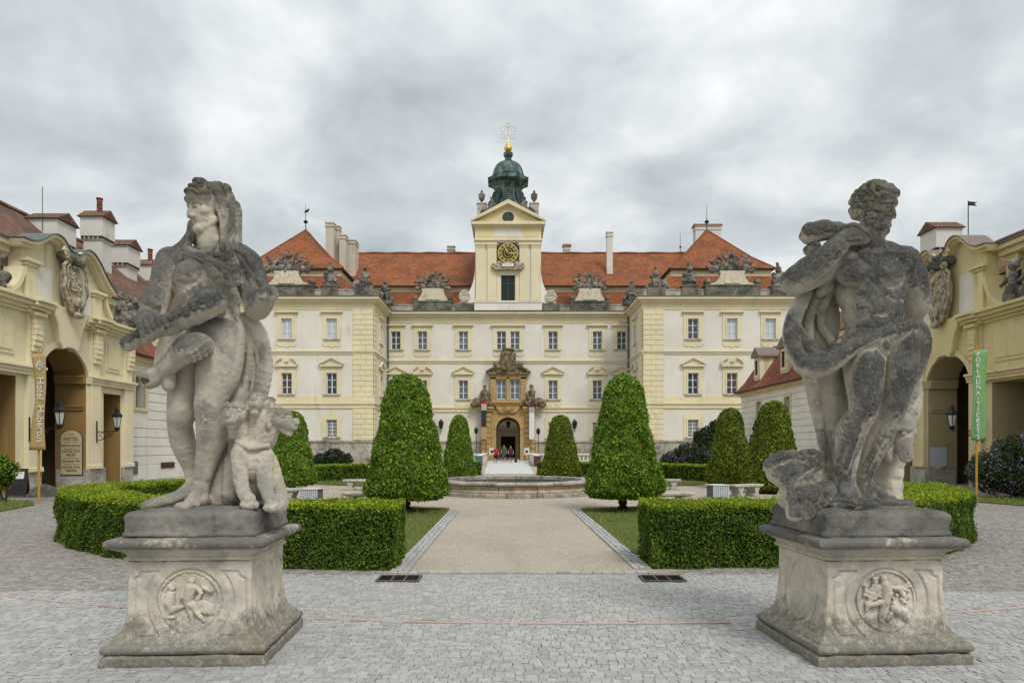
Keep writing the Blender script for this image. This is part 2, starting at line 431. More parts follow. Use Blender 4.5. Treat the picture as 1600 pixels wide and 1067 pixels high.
class Sculpt:
    def __init__(s, lo, hi, h):
        s.lo = np.array(lo, float); s.h = h
        s.n = [int((hi[i]-lo[i])/h)+2 for i in range(3)]
        s.ax = [(s.lo[i]+np.arange(s.n[i])*h).astype(np.float32) for i in range(3)]
        s.F = np.full(s.n, 0.5, np.float32)
    def _sl(s, lo, hi):
        r = []
        for i in range(3):
            a = max(0, int((lo[i]-s.lo[i])/s.h)); b = min(s.n[i], int((hi[i]-s.lo[i])/s.h)+2)
            if b <= a: return None
            r.append(slice(a, b))
        return tuple(r)
    def _grid(s, sl):
        return (s.ax[0][sl[0]][:, None, None], s.ax[1][sl[1]][None, :, None], s.ax[2][sl[2]][None, None, :])
    def _comb(s, sl, d, k, sub):
        a = s.F[sl]
        if sub:
            b = -d; h = np.maximum(k-np.abs(a-b), 0)/max(k, 1e-6); s.F[sl] = np.maximum(a, b)+h*h*k*0.25
        else:
            h = np.maximum(k-np.abs(a-d), 0)/max(k, 1e-6); s.F[sl] = np.minimum(a, d)-h*h*k*0.25
    def cone(s, a, b, ra, rb, k=0.02, sub=False):
        a = np.array(a, float); b = np.array(b, float); R_ = max(ra, rb)+k+4*s.h
        sl = s._sl(np.minimum(a, b)-R_, np.maximum(a, b)+R_)
        if sl is None: return s
        X, Y, Z = s._grid(sl); d = b-a; L = max(float(d@d), 1e-9)
        t = np.clip(((X-a[0])*d[0]+(Y-a[1])*d[1]+(Z-a[2])*d[2])/L, 0, 1)
        dist = np.sqrt((X-a[0]-t*d[0])**2+(Y-a[1]-t*d[1])**2+(Z-a[2]-t*d[2])**2)-(ra+(rb-ra)*t)
        s._comb(sl, dist, k, sub); return s
    def chain(s, pts, k=0.02, sub=False):
        for p, q in zip(pts, pts[1:]): s.cone(p[:3], q[:3], p[3], q[3], k, sub)
        return s
    def ell(s, c, r, k=0.02, rot=None, sub=False):
        c = np.array(c, float); r = np.array(r, float); R_ = r.max()+k+4*s.h
        sl = s._sl(c-R_, c+R_)
        if sl is None: return s
        X, Y, Z = s._grid(sl); x = X-c[0]; y = Y-c[1]; z = Z-c[2]
        if rot is not None:
            m = np.array(rot.to_matrix() if hasattr(rot, 'to_matrix') else rot).T
            x, y, z = (m[0, 0]*x+m[0, 1]*y+m[0, 2]*z, m[1, 0]*x+m[1, 1]*y+m[1, 2]*z, m[2, 0]*x+m[2, 1]*y+m[2, 2]*z)
        k0 = np.sqrt((x/r[0])**2+(y/r[1])**2+(z/r[2])**2)
        k1 = np.sqrt((x/r[0]**2)**2+(y/r[1]**2)**2+(z/r[2]**2)**2)
        s._comb(sl, k0*(k0-1)/np.maximum(k1, 1e-6), k, sub); return s
    def boxr(s, c, hs, rd=0.01, k=0.02, rz=0.0, sub=False):
        c = np.array(c, float); hs = np.array(hs, float); R_ = np.linalg.norm(hs)+k+4*s.h
        sl = s._sl(c-R_, c+R_)
        if sl is None: return s
        X, Y, Z = s._grid(sl); x = X-c[0]; y = Y-c[1]; z = Z-c[2]
        if rz: x, y = x*math.cos(rz)+y*math.sin(rz), -x*math.sin(rz)+y*math.cos(rz)
        qx = np.abs(x)-hs[0]+rd; qy = np.abs(y)-hs[1]+rd; qz = np.abs(z)-hs[2]+rd
        d = np.sqrt(np.maximum(qx, 0)**2+np.maximum(qy, 0)**2+np.maximum(qz, 0)**2)+np.minimum(np.maximum(np.maximum(qx, qy), qz), 0)-rd
        s._comb(sl, d, k, sub); return s
    def rough(s, amps, lo=None, hi=None, seed=3, stretch=(1, 1, 1)):
        """carve stone roughness: amps = [(amplitude, frequency)]"""
        m = np.abs(s.F) < 0.06
        if lo is not None:
            sl = s._sl(lo, hi); mm = np.zeros_like(m); mm[sl] = True; m &= mm
        I, J, K = np.nonzero(m)
        pn = np.stack([s.ax[0][I]*stretch[0], s.ax[1][J]*stretch[1], s.ax[2][K]*stretch[2]], 1)+50
        d = 0
        for i, (a, f) in enumerate(amps): d = d+a*vnoise(pn, f, seed+i)
        s.F[I, J, K] += d.astype(np.float32); return s
    def crisp(s, rad=3, amount=1.6):
        """cut creases deeper and lift ridges: unsharp mask on the distance field"""
        G = np.clip(s.F, -.12, .12); B = G
        for _ in range(2):
            for ax in range(3):
                c = np.cumsum(B, axis=ax, dtype=np.float32); n = B.shape[ax]; w = 2*rad+1
                hi = np.take(c, np.minimum(np.arange(n)+rad, n-1), axis=ax); lo_i = np.arange(n)-rad-1
                lo = np.take(c, np.maximum(lo_i, 0), axis=ax); sh = [1, 1, 1]; sh[ax] = n
                lo = lo*(lo_i >= 0).reshape(sh); cnt = (np.minimum(np.arange(n)+rad, n-1)-np.maximum(lo_i, -1)).reshape(sh)
                B = ((hi-lo)/cnt).astype(np.float32)
        m = np.abs(s.F) < .05
        s.F = np.where(m, s.F+amount*np.clip(G-B, -.012, .012), s.F).astype(np.float32); return s
    def exposure(s, V):
        """how freely rain reaches each vertex (0 sheltered .. 1 open), marched through the solid"""
        occ = s.F < 0; out = np.zeros(len(V)); n = np.array(s.n)
        dirs = [(0, -.45, 1), (.5, -.4, 1), (-.5, -.4, 1), (0, -1, .9), (.5, -1, .7), (-.5, -1, .7), (0, .3, 1)]
        for d in dirs:
            d = np.array(d, float); d /= np.linalg.norm(d); free = np.ones(len(V), bool)
            for t in np.concatenate([np.arange(2.0, 8), np.arange(8, 70, 2.5)]):
                q = np.round((V-s.lo)/s.h+d*t).astype(int); ok = ((q >= 0) & (q < n)).all(1); q = np.clip(q, 0, n-1)
                free &= ~(occ[q[:, 0], q[:, 1], q[:, 2]] & ok)
            out += free
        return out/len(dirs)
    def mesh(s, name, mat, origin=(0, 0, 0), expo=False):
        s.F[0] = s.F[-1] = 0.5; s.F[:, 0] = s.F[:, -1] = 0.5; s.F[:, :, 0] = s.F[:, :, -1] = 0.5
        V, Q = surface_nets(s.F, s.lo, s.h)
        me = fast_mesh(name, V-np.array(origin), 4, Q, mat, smooth=True)
        if expo and len(me.vertices) == len(V):
            at = me.attributes.new('expo', 'FLOAT', 'POINT'); at.data.foreach_set('value', s.exposure(V).astype(np.float32))
        return me

# ------------------------------------------------------------------ ground
def setts_mat(name, cols, obj_random=False):
    t = NT(name)
    if obj_random:
        oi = t.n.new('ShaderNodeObjectInfo'); r = oi.outputs['Random']
    else: r = t.geo.outputs['Random Per Island']
    c = t.mix(t.ramp(r, 0.0, 0.5), cols[0], cols[1]); c = t.mix(t.ramp(r, 0.45, 1.0), c, cols[2])
    c = t.mix(t.ramp(t.noise(60, 4, 0.7), 0.45, 0.75, 0, 0.5), c, tuple(x*0.6 for x in cols[0]))
    c = t.mix(t.ramp(t.noise(0.7, 5, 0.6), 0.45, 0.75, 0, 0.35), c, tuple(x*0.7 for x in cols[1]))
    t.bump(t.noise(90, 4, 0.6), 0.35, 0.006)
    return t.done(c, 0.75, 0.3)
G_GREY = ((0.295, 0.288, 0.275), (0.345, 0.338, 0.322), (0.405, 0.395, 0.375))
G_BROWN = ((0.205, 0.185, 0.17), (0.26, 0.235, 0.215), (0.325, 0.295, 0.27))
MAT['sett'] = setts_mat('pale_granite_setts', G_GREY)
MAT['sett_piece'] = setts_mat('pale_granite_sett', G_GREY, True)
MAT['sett_b'] = setts_mat('brownish_granite_setts', G_BROWN)
MAT['granite'] = stone('pale_granite_kerb', (0.50, 0.50, 0.49), (0.3, 0.3, 0.3), amt=(0.5, 0.75), scale=4)
def gravel():
    t = NT('beige_gravel')
    n = t.noise(120, 4, 0.7); v = t.vor(70, out='Color')
    c = t.mix(t.ramp(n, 0.3, 0.7), (0.27, 0.23, 0.18), (0.50, 0.44, 0.36))
    c = t.mix(0.25, c, v, 'OVERLAY')
    c = t.mix(t.ramp(t.noise(0.55, 6, 0.65), 0.4, 0.7, 0, 0.5), c, (0.30, 0.255, 0.20)); c = t.mix(t.ramp(t.noise(1.1, 5, .6, stretch=(1, .12, 1), off=(2, 0, 0)), .52, .7, 0, .35), c, (0.26, 0.22, 0.175))
    t.bump(n, 0.6, 0.012)
    return t.done(c, 0.9, 0.15)
MAT['gravel'] = gravel()
def sandy_joint():
    t = NT('dusty_joint_sand'); n = t.noise(40, 5, 0.7)
    return t.done(t.mix(n, (0.20, 0.192, 0.178), (0.31, 0.30, 0.28)), 0.95, 0.1)
MAT['joint'] = sandy_joint()
def soil():
    t = NT('lawn_soil'); n = t.noise(9, 6, 0.7)
    c = t.mix(n, (0.06, 0.085, 0.022), (0.13, 0.15, 0.045))
    return t.done(c, 0.95, 0.1)
MAT['soil'] = soil()
MAT['rust'] = simple('rusty_pink_strip', (0.44, 0.355, 0.315), 0.7, 0.2, 0.0, 0.2, 30)
MAT['white_paving'] = stone('pale_paving', (0.52, 0.52, 0.515), (0.40, 0.40, 0.39), amt=(0.5, 0.8), scale=1.0)

g = MB(); g.add([(-900, -900, 0), (900, -900, 0), (900, 1200, 0), (-900, 1200, 0)], [(0, 1, 2, 3)])
ground = structure(mk('ground', g, MAT['gravel']))

# cobbled forecourt: base sheet + setts
def hedge_line(x):                     # where gravel/garden begins
    return 9.15
AX, FY, FR = 0.25, 25.2, 3.0          # fountain axis, centre and radius
def far_setts():
    t = NT('distant_brownish_setts'); v = t.vor(11.0, out='Color'); d = t.vor(11.0, 'DISTANCE_TO_EDGE'); n = t.noise(.5, 5, .6)
    c = t.mix(t.sep(v)[0], (0.22, 0.20, 0.185), (0.36, 0.33, 0.305)); c = t.mix(t.ramp(n, .4, .7, 0, .5), c, (0.235, 0.215, 0.20))
    c = t.mix(t.ramp(d, .0, .12, .8, 0), c, (0.12, 0.11, 0.10)); t.bump(t.ramp(d, 0, .2), .5, .02)
    return t.done(c, .85, .2)
g = MB(); g.add([(-26, -6, 0.004), (26, -6, 0.004), (26, 9.12, 0.004), (-26, 9.12, 0.004)], [(0, 1, 2, 3)])
for sx in (-1, 1):                     # carriage ring round the garden on both sides
    g.mi = 1
    q = [(1.75, 9.121), (3.0, 9.8), (4.8, 10.4), (6.5, 11.5), (7.7, 13.2), (8.0, 14.6), (8.2, 17), (10.5, 20), (13.5, 26), (13.5, 36), (26, 36), (26, 9.121)]
    g.add([(sx*a+.25, b, 0.004) for a, b in q], [tuple(range(len(q)))])
    g.mi = 0
forecourt = structure(mk('cobbled_forecourt', g, [MAT['joint'], far_setts()]))

PED = [(-2.52, 5.80), (2.95, 5.80)]   # pedestal centres
def drain_y(x): return 6.50 + 0.030*(x-0.7)**2 if x > -8 else 99
def sett_zone(x, y):
    """0 none, 1 pale grey, 2 brownish"""
    if y < 8.98 and not (abs(y-drain_y(x)) < 0.045):
        lim = 7.95 + 0.03*math.sin(x*2.1) + (0.5 if abs(x) < 4 else 0)
        return 1 if (y < lim or (-3.2 < x < 3.6)) else 2
    if y >= 8.98 and abs(x-0.25) > float(np.interp(y, [9.0, 9.8, 10.4, 11.5, 13.2, 14.6], [1.95, 3.0, 4.8, 6.5, 7.7, 8.0])): return 2
    return 0
rows = []; y = 3.4
rg = random.Random(5)
while y < 14.0:
    dy = rg.uniform(0.062, 0.080); x = -9.6 + rg.uniform(0, 0.1)
    wob = rg.uniform(-6, 6)
    while x < 10.2:
        dx = rg.uniform(0.055, 0.105)
        yc = y + 0.035*math.sin(x*0.7+y*0.6) + 0.02*math.sin(x*2.3+y*1.3+1.0) + rg.uniform(-.007, .007); xc = x+dx/2
        if abs(xc) < 0.80*y+1.6:
            z = sett_zone(xc, yc+dy/2)
            if z: rows.append((xc, yc+dy/2, dx, dy, z))
        x += dx
    y += dy
near = sorted([r for r in rows if abs(r[0]) < 0.755*r[1] and r[1] > 4.95 and all(abs(r[0]-p[0]) > 0.75 or abs(r[1]-p[1]) > 0.75 for p in PED)], key=lambda r: r[1])[:300]
nset = set(id(r) for r in near)
V = []; Q = []; MI = []
top = np.array([[-.5, -.5], [.5, -.5], [.5, .5], [-.5, .5]])
for r in rows:
    if id(r) in nset: continue
    xc, yc, dx, dy, zone = r
    b = len(V); a = rg.uniform(-0.05, 0.05); hz = 0.012 + rg.uniform(-0.003, 0.003); tx, ty = rg.uniform(-0.03, 0.03), rg.uniform(-0.03, 0.03)
    for sc, z in ((0.965, 0.003), (0.93, hz*0.75), (0.76, hz)):
        for u, v in top:
            jx = u*dx*sc + rg.uniform(-0.004, 0.004); jy = v*dy*sc + rg.uniform(-0.004, 0.004)
            V.append((xc+jx-jy*a, yc+jy+jx*a, 0.004+z+(jx*tx+jy*ty)*(z > 0.005)))
    for L in (0, 4):
        for k in range(4): Q.append((b+L+k, b+L+(k+1) % 4, b+L+4+(k+1) % 4, b+L+4+k))
    Q.append((b+8, b+9, b+10, b+11)); MI += [zone-1]*9
o = put('sett_field', fast_mesh('sett_field', np.array(V), 4, np.array(Q), [MAT['sett'], MAT['sett_b']], MI), forecourt)
stuff(o)
variants = []
for k in range(8):
    m = MB(); vs = []
    hz = 0.012 + rg.uniform(-0.002, 0.003); tx, ty = rg.uniform(-0.04, 0.04), rg.uniform(-0.04, 0.04)
    for sc, z in ((0.965, 0.003), (0.93, hz*0.75), (0.76, hz)):
        for u, v in top:
            jx = u*sc + rg.uniform(-0.04, 0.04); jy = v*sc + rg.uniform(-0.04, 0.04)
            vs.append((jx, jy, z+(jx*tx+jy*ty)*0.1*(z > 0.005)))
    m.add(vs, [(L+k2, L+(k2+1) % 4, L+4+(k2+1) % 4, L+4+k2) for L in (0, 4) for k2 in range(4)] + [(8, 9, 10, 11)])
    variants.append(mesh_of(m, 'sett', MAT['sett_piece']))
for r in near:
    o = put('sett', variants[rg.randrange(8)], forecourt, (r[0], r[1], 0.004), rg.uniform(-0.05, 0.05))
    o.scale = (r[2], r[3], 1.0)

# thin rusty strip of the slot drain across the setts
g = MB(); xs = np.linspace(-8, 10, 60)
r_ = [[(x, drain_y(x)+o_, z_) for x in xs] for o_, z_ in ((-.03, .003), (-.03, .018), (.03, .018), (.03, .003))]
for a_, b_ in zip(r_, r_[1:]): g.strip(a_, b_)
mk('drain_strip', g, MAT['rust'], forecourt)

# path edging: rows of granite setts, three abreast
pl = [(-1.47, 9.25), (-1.42, 18.0)]; pr = [(1.86, 9.45), (1.79, 18.0)]
def edging(name, pts, w, n_ab, sz):
    root = MB()
    for (a, b) in zip(pts, pts[1:]):
        a = Vector((*a, 0)); b = Vector((*b, 0)); d = (b-a); L = d.length; d.normalize(); nrm = Vector((-d.y, d.x, 0))
        s_ = 0
        while s_ < L:
            l = rg.uniform(sz*0.9, sz*1.3)
            for k in range(n_ab):
                c = a + d*(s_+l/2) + nrm*((k-(n_ab-1)/2)*w/n_ab)
                hx, hy = l*0.46, w/n_ab*0.45
                z1 = 0.028+rg.uniform(-0.006, 0.006)
                ps = []
                for sc, z in ((1, 0.004), (0.97, z1-0.006), (0.82, z1)):
                    for u, v in ((-1, -1), (1, -1), (1, 1), (-1, 1)):
                        q = c + d*(u*hx*sc) + nrm*(v*hy*sc); ps.append((q.x, q.y, z))
                root.add(ps, [(L_+k2, L_+(k2+1) % 4, L_+4+(k2+1) % 4, L_+4+k2) for L_ in (0, 4) for k2 in range(4)] + [(8, 9, 10, 11)])
            s_ += l
    return structure(mk(name, root, MAT['sett']))
arc = [(AX+6.9*math.cos(a), FY+6.9*math.sin(a)) for a in np.linspace(R(-104), R(-172), 14)]
edging('path_edging', pl, 0.26, 3, 0.12)
edging('path_edging', pr, 0.26, 3, 0.12)
o = edging('path_edging', [(-1.6, 9.12), (2.0, 9.12)], 0.10, 1, 0.13)

# loose stones on the gravel path
pv, pq = [], []; rp = np.random.default_rng(77); n = 5200
px_ = rp.uniform(-1.3, 1.65, n); py_ = 9.2+9.5*rp.random(n)**1.4; sz_ = rp.uniform(.004, .011, n)*(1+(rp.random(n) < .04)*.8)
oc = np.array([(1, 0, 0), (0, 1, 0), (-1, 0, 0), (0, -1, 0), (0, 0, .8)]); an_ = rp.uniform(0, 6.28, n)
for k in range(5): pv.append(np.stack([px_+sz_*(oc[k, 0]*np.cos(an_)-oc[k, 1]*np.sin(an_)), py_+sz_*(oc[k, 0]*np.sin(an_)+oc[k, 1]*np.cos(an_)), sz_*oc[k, 2]], 1))
pv = np.stack(pv, 1).reshape(-1, 3); b_ = np.arange(n)[:, None]*5
pq = np.concatenate([b_+np.array([[k, (k+1) % 4, 4]]) for k in range(4)], 0)
stuff(put('pebbles', fast_mesh('pebbles', pv, 3, pq, setts_mat('path_pebbles', ((0.22, 0.19, 0.15), (0.40, 0.35, 0.28), (0.58, 0.53, 0.45)))), ground))

# lawns: quarter beds between the fountain circle and the hedges
def lawn_poly(sx, back):
    rin, rout = 7.0, 14.6
    cx = AX
    x0 = {(-1, 0): -1.58, (1, 0): 1.95, (-1, 1): -1.9, (1, 1): 2.3}[(sx, back)]
    sgn = 1 if back else -1
    a0i = math.asin(abs(x0-cx)/rin); a0o = math.asin(abs(x0-cx)/rout); a1 = R(62 if back else 36)
    pts = [(cx+sx*rin*math.sin(a), FY+sgn*rin*math.cos(a)) for a in np.linspace(a0i, a1, 14)]
    pts += [(cx+sx*rout*math.sin(a), FY+sgn*rout*math.cos(a)) for a in np.linspace(a1*0.95, a0o, 20)]
    return pts
LAWNS = []
for sx in (-1, 1):
    for back in (0, 1):
        p = lawn_poly(sx, back); m = MB()
        n = len(p)
        m.add([(x, y_, 0.03) for x, y_ in p] + [(x, y_, 0.0) for x, y_ in p], [tuple(range(n))] + [(i, (i+1) % n, n+(i+1) % n, n+i) for i in range(n)])
        structure(mk('lawn', m, MAT['soil'])); LAWNS.append(p)
# verge lawns beside the gates
for p in ([(-20, 15), (-12.6, 15.5), (-13.6, 19.6), (-14.6, 21.0), (-20, 20.0)], [(21, 15.5), (15.5, 16.5), (14.2, 20.5), (14.9, 22.3), (21, 22)]):
    m = MB(); n = len(p)
    m.add([(x, y_, 0.035) for x, y_ in p] + [(x, y_, 0.0) for x, y_ in p], [tuple(range(n))] + [(i, (i+1) % n, n+(i+1) % n, n+i) for i in range(n)])
    structure(mk('lawn', m, MAT['soil'])); LAWNS.append(p)

# pale walkway up to the portal
m = MB(); m.add([(-1.45, 41.5, 0.012), (1.55, 41.5, 0.012), (2.3, 79, 0.012), (-2.3, 79, 0.012)], [(0, 1, 2, 3)])
structure(mk('walkway', m, MAT['white_paving']))

# ------------------------------------------------------------------ palace
YF, YP, XI = 80.0, 72.0, 14.2          # central facade, pavilion fronts, inner side of the pavilions
PO = {-1: -32.9, 1: 32.6}              # outer sides
S80, S72 = YF/F, YP/F
palace = thing('palace', 'pale yellow and white baroque palace with orange tiled roofs and a clock tower', 'palace', (0, 80, 0))

def wall_grid(mb, A, B, z0, z1, openings, depth, inward):
    """vertical wall from A to B (xy) with rectangular openings (u0,u1,z0,z1) and reveals"""
    A = Vector((*A, 0)); B = Vector((*B, 0)); d = B-A; L = d.length; d.normalize(); nv = Vector((*inward, 0))*depth
    us = sorted({0.0, L, *[o[0] for o in openings], *[o[1] for o in openings]})
    zs = sorted({z0, z1, *[o[2] for o in openings], *[o[3] for o in openings]})
    pt = lambda u, z: (A.x+d.x*u, A.y+d.y*u, z)
    for u0, u1 in zip(us, us[1:]):
        for a, b in zip(zs, zs[1:]):
            uc, zc = (u0+u1)/2, (a+b)/2
            if any(o[0] < uc < o[1] and o[2] < zc < o[3] for o in openings): continue
            mb.add([pt(u0, a), pt(u1, a), pt(u1, b), pt(u0, b)], [(0, 1, 2, 3)])
    for (u0, u1, a, b) in openings:
        q = [pt(u0, a), pt(u1, a), pt(u1, b), pt(u0, b)]; q2 = [tuple(Vector(p)+nv) for p in q]
        mb.add(q+q2, [(0, 1, 5, 4), (1, 2, 6, 5), (2, 3, 7, 6), (3, 0, 4, 7)])

WW = 1.10
LEV = {'U': (13.0, 2.15), 'M': (7.18, 2.24), 'G': (2.65, 1.85)}
def scallop(w, z0, z1, lobes=3):
    pts = [(-w, z1), (-w, z0+0.12)]
    for i in range(lobes*6+1):
        t = i/(lobes*6); x = -w+2*w*t
        pts.append((x, z0+0.20-0.17*abs(math.sin(math.pi*lobes*t))-0.12*math.sin(math.pi*t)))
    pts += [(w, z0+0.12), (w, z1)]
    return pts
def win_meshes(kind, H):
    w = WW/2; s = MB()
    for sx in (-1, 1): s.box(*sorted((sx*w, sx*(w+0.46))), -0.07, 0.02, -0.02, H+0.02)
    s.box(-w-0.46, w+0.46, -0.07, 0.02, H+0.02, H+0.52)
    for sx in (-1, 1): s.box(*sorted((sx*w, sx*(w+0.14))), -0.12, -0.07, 0, H)
    s.box(-w-0.14, w+0.14, -0.12, -0.07, H, H+0.14)
    if kind != 'G': s.prism(scallop(w+0.46, -0.80, -0.12), -0.06, 0.02)
    else:
        s.box(-w-0.46, w+0.46, -0.06, 0.02, -0.3, -0.1)
        s.prism([(-0.8, H+.52), (.8, H+.52), (.35, H+.7), (.22, H+.98), (0, H+1.08), (-.22, H+.98), (-.35, H+.7)], -0.05, 0.02)
    out = {'surround': mesh_of(s, 'window', MAT['yellow'])}
    sill = MB(); sill.box(-w-0.34, w+0.34, -0.20, 0.1, -0.12, -0.02)
    out['sill'] = mesh_of(sill, 'sill', MAT['greystone'])
    fr = MB(); t = 0.075
    for x0, x1, z0, z1 in ((-w, -w+t, 0, H), (w-t, w, 0, H), (-.05, .05, 0, H), (-w, w, 0, t), (-w, w, H-t, H)):
        fr.box(x0, x1, 0.12, 0.20, z0, z1)
    for k in ((1/3, 2/3) if kind != 'G' else (0.2, 0.4, 0.6, 0.8)):
        fr.box(-w, w, 0.125, 0.19, H*k-0.028, H*k+0.028)
    if kind == 'G':
        for k in (-.32, -.18, .18, .32): fr.box(k-.015, k+.015, .1, .13, 0, H)
    out['frame'] = mesh_of(fr, 'frame', MAT['frame'])
    for nm, m in (('pane', 'glass'), ('pane_c', 'glass_c'), ('pane_r', 'glass_r')):
        g_ = MB(); g_.box(-w, w, 0.165, 0.175, 0, H); out[nm] = mesh_of(g_, 'pane', MAT[m])
    return out
WM = {k: win_meshes(k, LEV[k][1]) for k in LEV}
def hood_mesh(kind):
    h = MB(); w = WW/2+0.55; H = LEV['U'][1]
    if kind == 'flat':
        h.box(-w, w, -0.16, 0, H+.56, H+.64); h.box(-w-.08, w+.08, -0.30, 0, H+.64, H+.78)
    elif kind == 'eared':
        h.box(-w, w, -0.16, 0, H+.56, H+.62)
        for sx in (-1, 1): h.box(*sorted((sx*(w-.25), sx*(w+.16))), -0.30, 0, H+.62, H+.75)
        h.prism([(-w+.25, H+.72), (-w+.45, H+.86), (w-.45, H+.86), (w-.25, H+.72), (w-.3, H+.62), (-w+.3, H+.62)], -0.28, 0)
    H = LEV['M'][1]
    if kind == 'tri':
        h.box(-w-.05, w+.05, -0.30, 0, H+.66, H+.84)
        h.prism([(-w-.16, H+.84), (w+.16, H+.84), (w+.02, H+.94), (0, H+1.52), (-w-.02, H+.94)], -0.14, 0)
        for sx in (-1, 1): h.prism([(sx*(w+.20), H+.86), (0, H+1.52), (0, H+1.70), (sx*(w+.24), H+1.0)], -0.34, -0.10)
    elif kind == 'seg':
        h.box(-w-.05, w+.05, -0.30, 0, H+.66, H+.84)
        arc_ = [((w+.1)*math.cos(a), H+.84+.78*math.sin(a)) for a in np.linspace(0, math.pi, 17)]
        h.prism(arc_, -0.12, 0)
        for sx in (-1, 1):
            a1 = [(sx*(w+.16)*math.cos(a), H+.84+.88*math.sin(a)) for a in np.linspace(0, R(68), 9)]
            a2 = [(sx*(w+.02)*math.cos(a), H+.84+.70*math.sin(a)) for a in np.linspace(R(68), 0, 9)]
            h.prism(a1+a2, -0.34, -0.10)
        h.lathe([(.05, -.08), (.24, 0), (.05, .08)], (0, -0.16, H+1.18), 10)
    return mesh_of(h, 'hood', MAT['yellow'])
HM = {k: hood_mesh(k) for k in ('flat', 'eared', 'tri', 'seg')}
def window(lev, x, y, rot=0, hood=None, glass='pane', parent=None):
    z = LEV[lev][0]; m = WM[lev]
    w = put('window', m['surround'], parent or palace, (x, y, z), rot)
    put('frame', m['frame'], w, (0, 0, 0), local=True); put('pane', m[glass], w, (0, 0, 0), local=True)
    put('sill', m['sill'], w, (0, 0, 0), local=True)
    if hood: put('hood', HM[hood], w, (0, 0, 0), local=True)
    return w

# --- central block
CX = [-13.15, -10.05, -5.25, 5.25, 10.45, 13.3]
ops = []
for x in CX:
    for lev in 'UMG':
        z, H = LEV[lev]; ops.append((x-WW/2+XI, x+WW/2+XI, z, z+H))
for x in (-0.79, 0.79):
    z, H = LEV['U']; ops.append((x-WW/2+XI, x+WW/2+XI, z, z+H))
    z, H = LEV['M']; ops.append((x-WW/2+XI, x+WW/2+XI, z, z+H))
ops.append((XI-1.42, XI+1.42, 0.0, 5.15))
m = MB(); wall_grid(m, (-XI, YF), (XI, YF), 0, 17.3, ops, 0.3, (0, 1))
mk('facade_wall', m, MAT['white'], palace)
uh = {0: 'flat', 1: 'eared', 2: 'flat', 3: 'flat', 4: 'eared', 5: 'flat'}
mh = {0: 'tri', 1: 'seg', 2: 'tri', 3: 'tri', 4: 'seg', 5: 'tri'}
for i, x in enumerate(CX):
    window('U', x, YF, 0, uh[i], 'pane'); window('M', x, YF, 0, mh[i], 'pane'); window('G', x, YF, 0)
def double_window():
    H = LEV['U'][1]; w = .79+WW/2; s = MB()
    for a, b in ((-w-.46, -w), (-.24, .24), (w, w+.46)): s.box(a, b, -0.07, 0.02, -0.02, H+0.02)
    s.box(-w-.46, w+.46, -.07, .02, H+.02, H+.52); s.prism(scallop(w+.46, -.80, -.12, 5), -.06, .02)
    o = mk('window', s, MAT['yellow'], palace, (0, YF, LEV['U'][0]))
    for x in (-.79, .79):
        put('frame', WM['U']['frame'], o, (x, 0, 0), local=True); put('pane', WM['U']['pane'], o, (x, 0, 0), local=True)
    m = MB(); m.box(-w-.34, w+.34, -.20, .1, -.12, -.02); mk('sill', m, MAT['greystone'], o, local=True)
    m = MB(); v = w+.55; m.box(-v, v, -.16, 0, H+.56, H+.62)
    for sx in (-1, 1): m.box(*sorted((sx*(v-.25), sx*(v+.16))), -.30, 0, H+.62, H+.75)
    m.prism([(-v+.25, H+.72), (-v+.45, H+.86), (v-.45, H+.86), (v-.25, H+.72), (v-.3, H+.62), (-v+.3, H+.62)], -.28, 0); mk('hood', m, MAT['yellow'], o, local=True)
double_window()
for x in (-0.79, 0.79):
    w = LEV['M'][0]
    fo = put('window', WM['M']['frame'], palace, (x, YF-0.25, w)); put('pane', WM['M']['pane'], fo, (0, 0, 0), local=True)
# mouldings of the central block
def courses(tagname, x0, x1, yf, layers, mat, side=None):
    m = MB()
    for p, z0, z1 in layers: m.box(x0, x1, yf-p, yf+0.05, z0, z1)
    return mk(tagname, m, mat, palace, bevel=0.02)
STR1 = [(0.10, 11.40, 11.62), (0.20, 11.62, 11.76)]
STR2 = [(0.12, 5.70, 6.12), (0.24, 6.12, 6.28)]
CORN = [(0.06, 16.1, 16.22), (0.04, 16.22, 16.75), (0.22, 16.75, 16.92), (0.42, 16.92, 17.1), (0.66, 17.1, 17.36)]
courses('string_course', -XI, XI, YF, STR1, MAT['yellow'])
for a, b in ((-XI, -3.0), (3.0, XI)): courses('string_course', a, b, YF, STR2, MAT['yellow'])
courses('cornice', -XI, XI, YF, CORN, MAT['yellow'])
courses('gutter', -XI, XI, YF, [(0.74, 17.36, 17.46)], MAT['lead'])
for a, b in ((-XI, -3.2), (3.2, XI)):
    courses('plinth', a, b, YF, [(0.14, 0, 2.12)], MAT['greystone']); courses('plinth_moulding', a, b, YF, [(0.24, 2.12, 2.32)], MAT['greystone'])

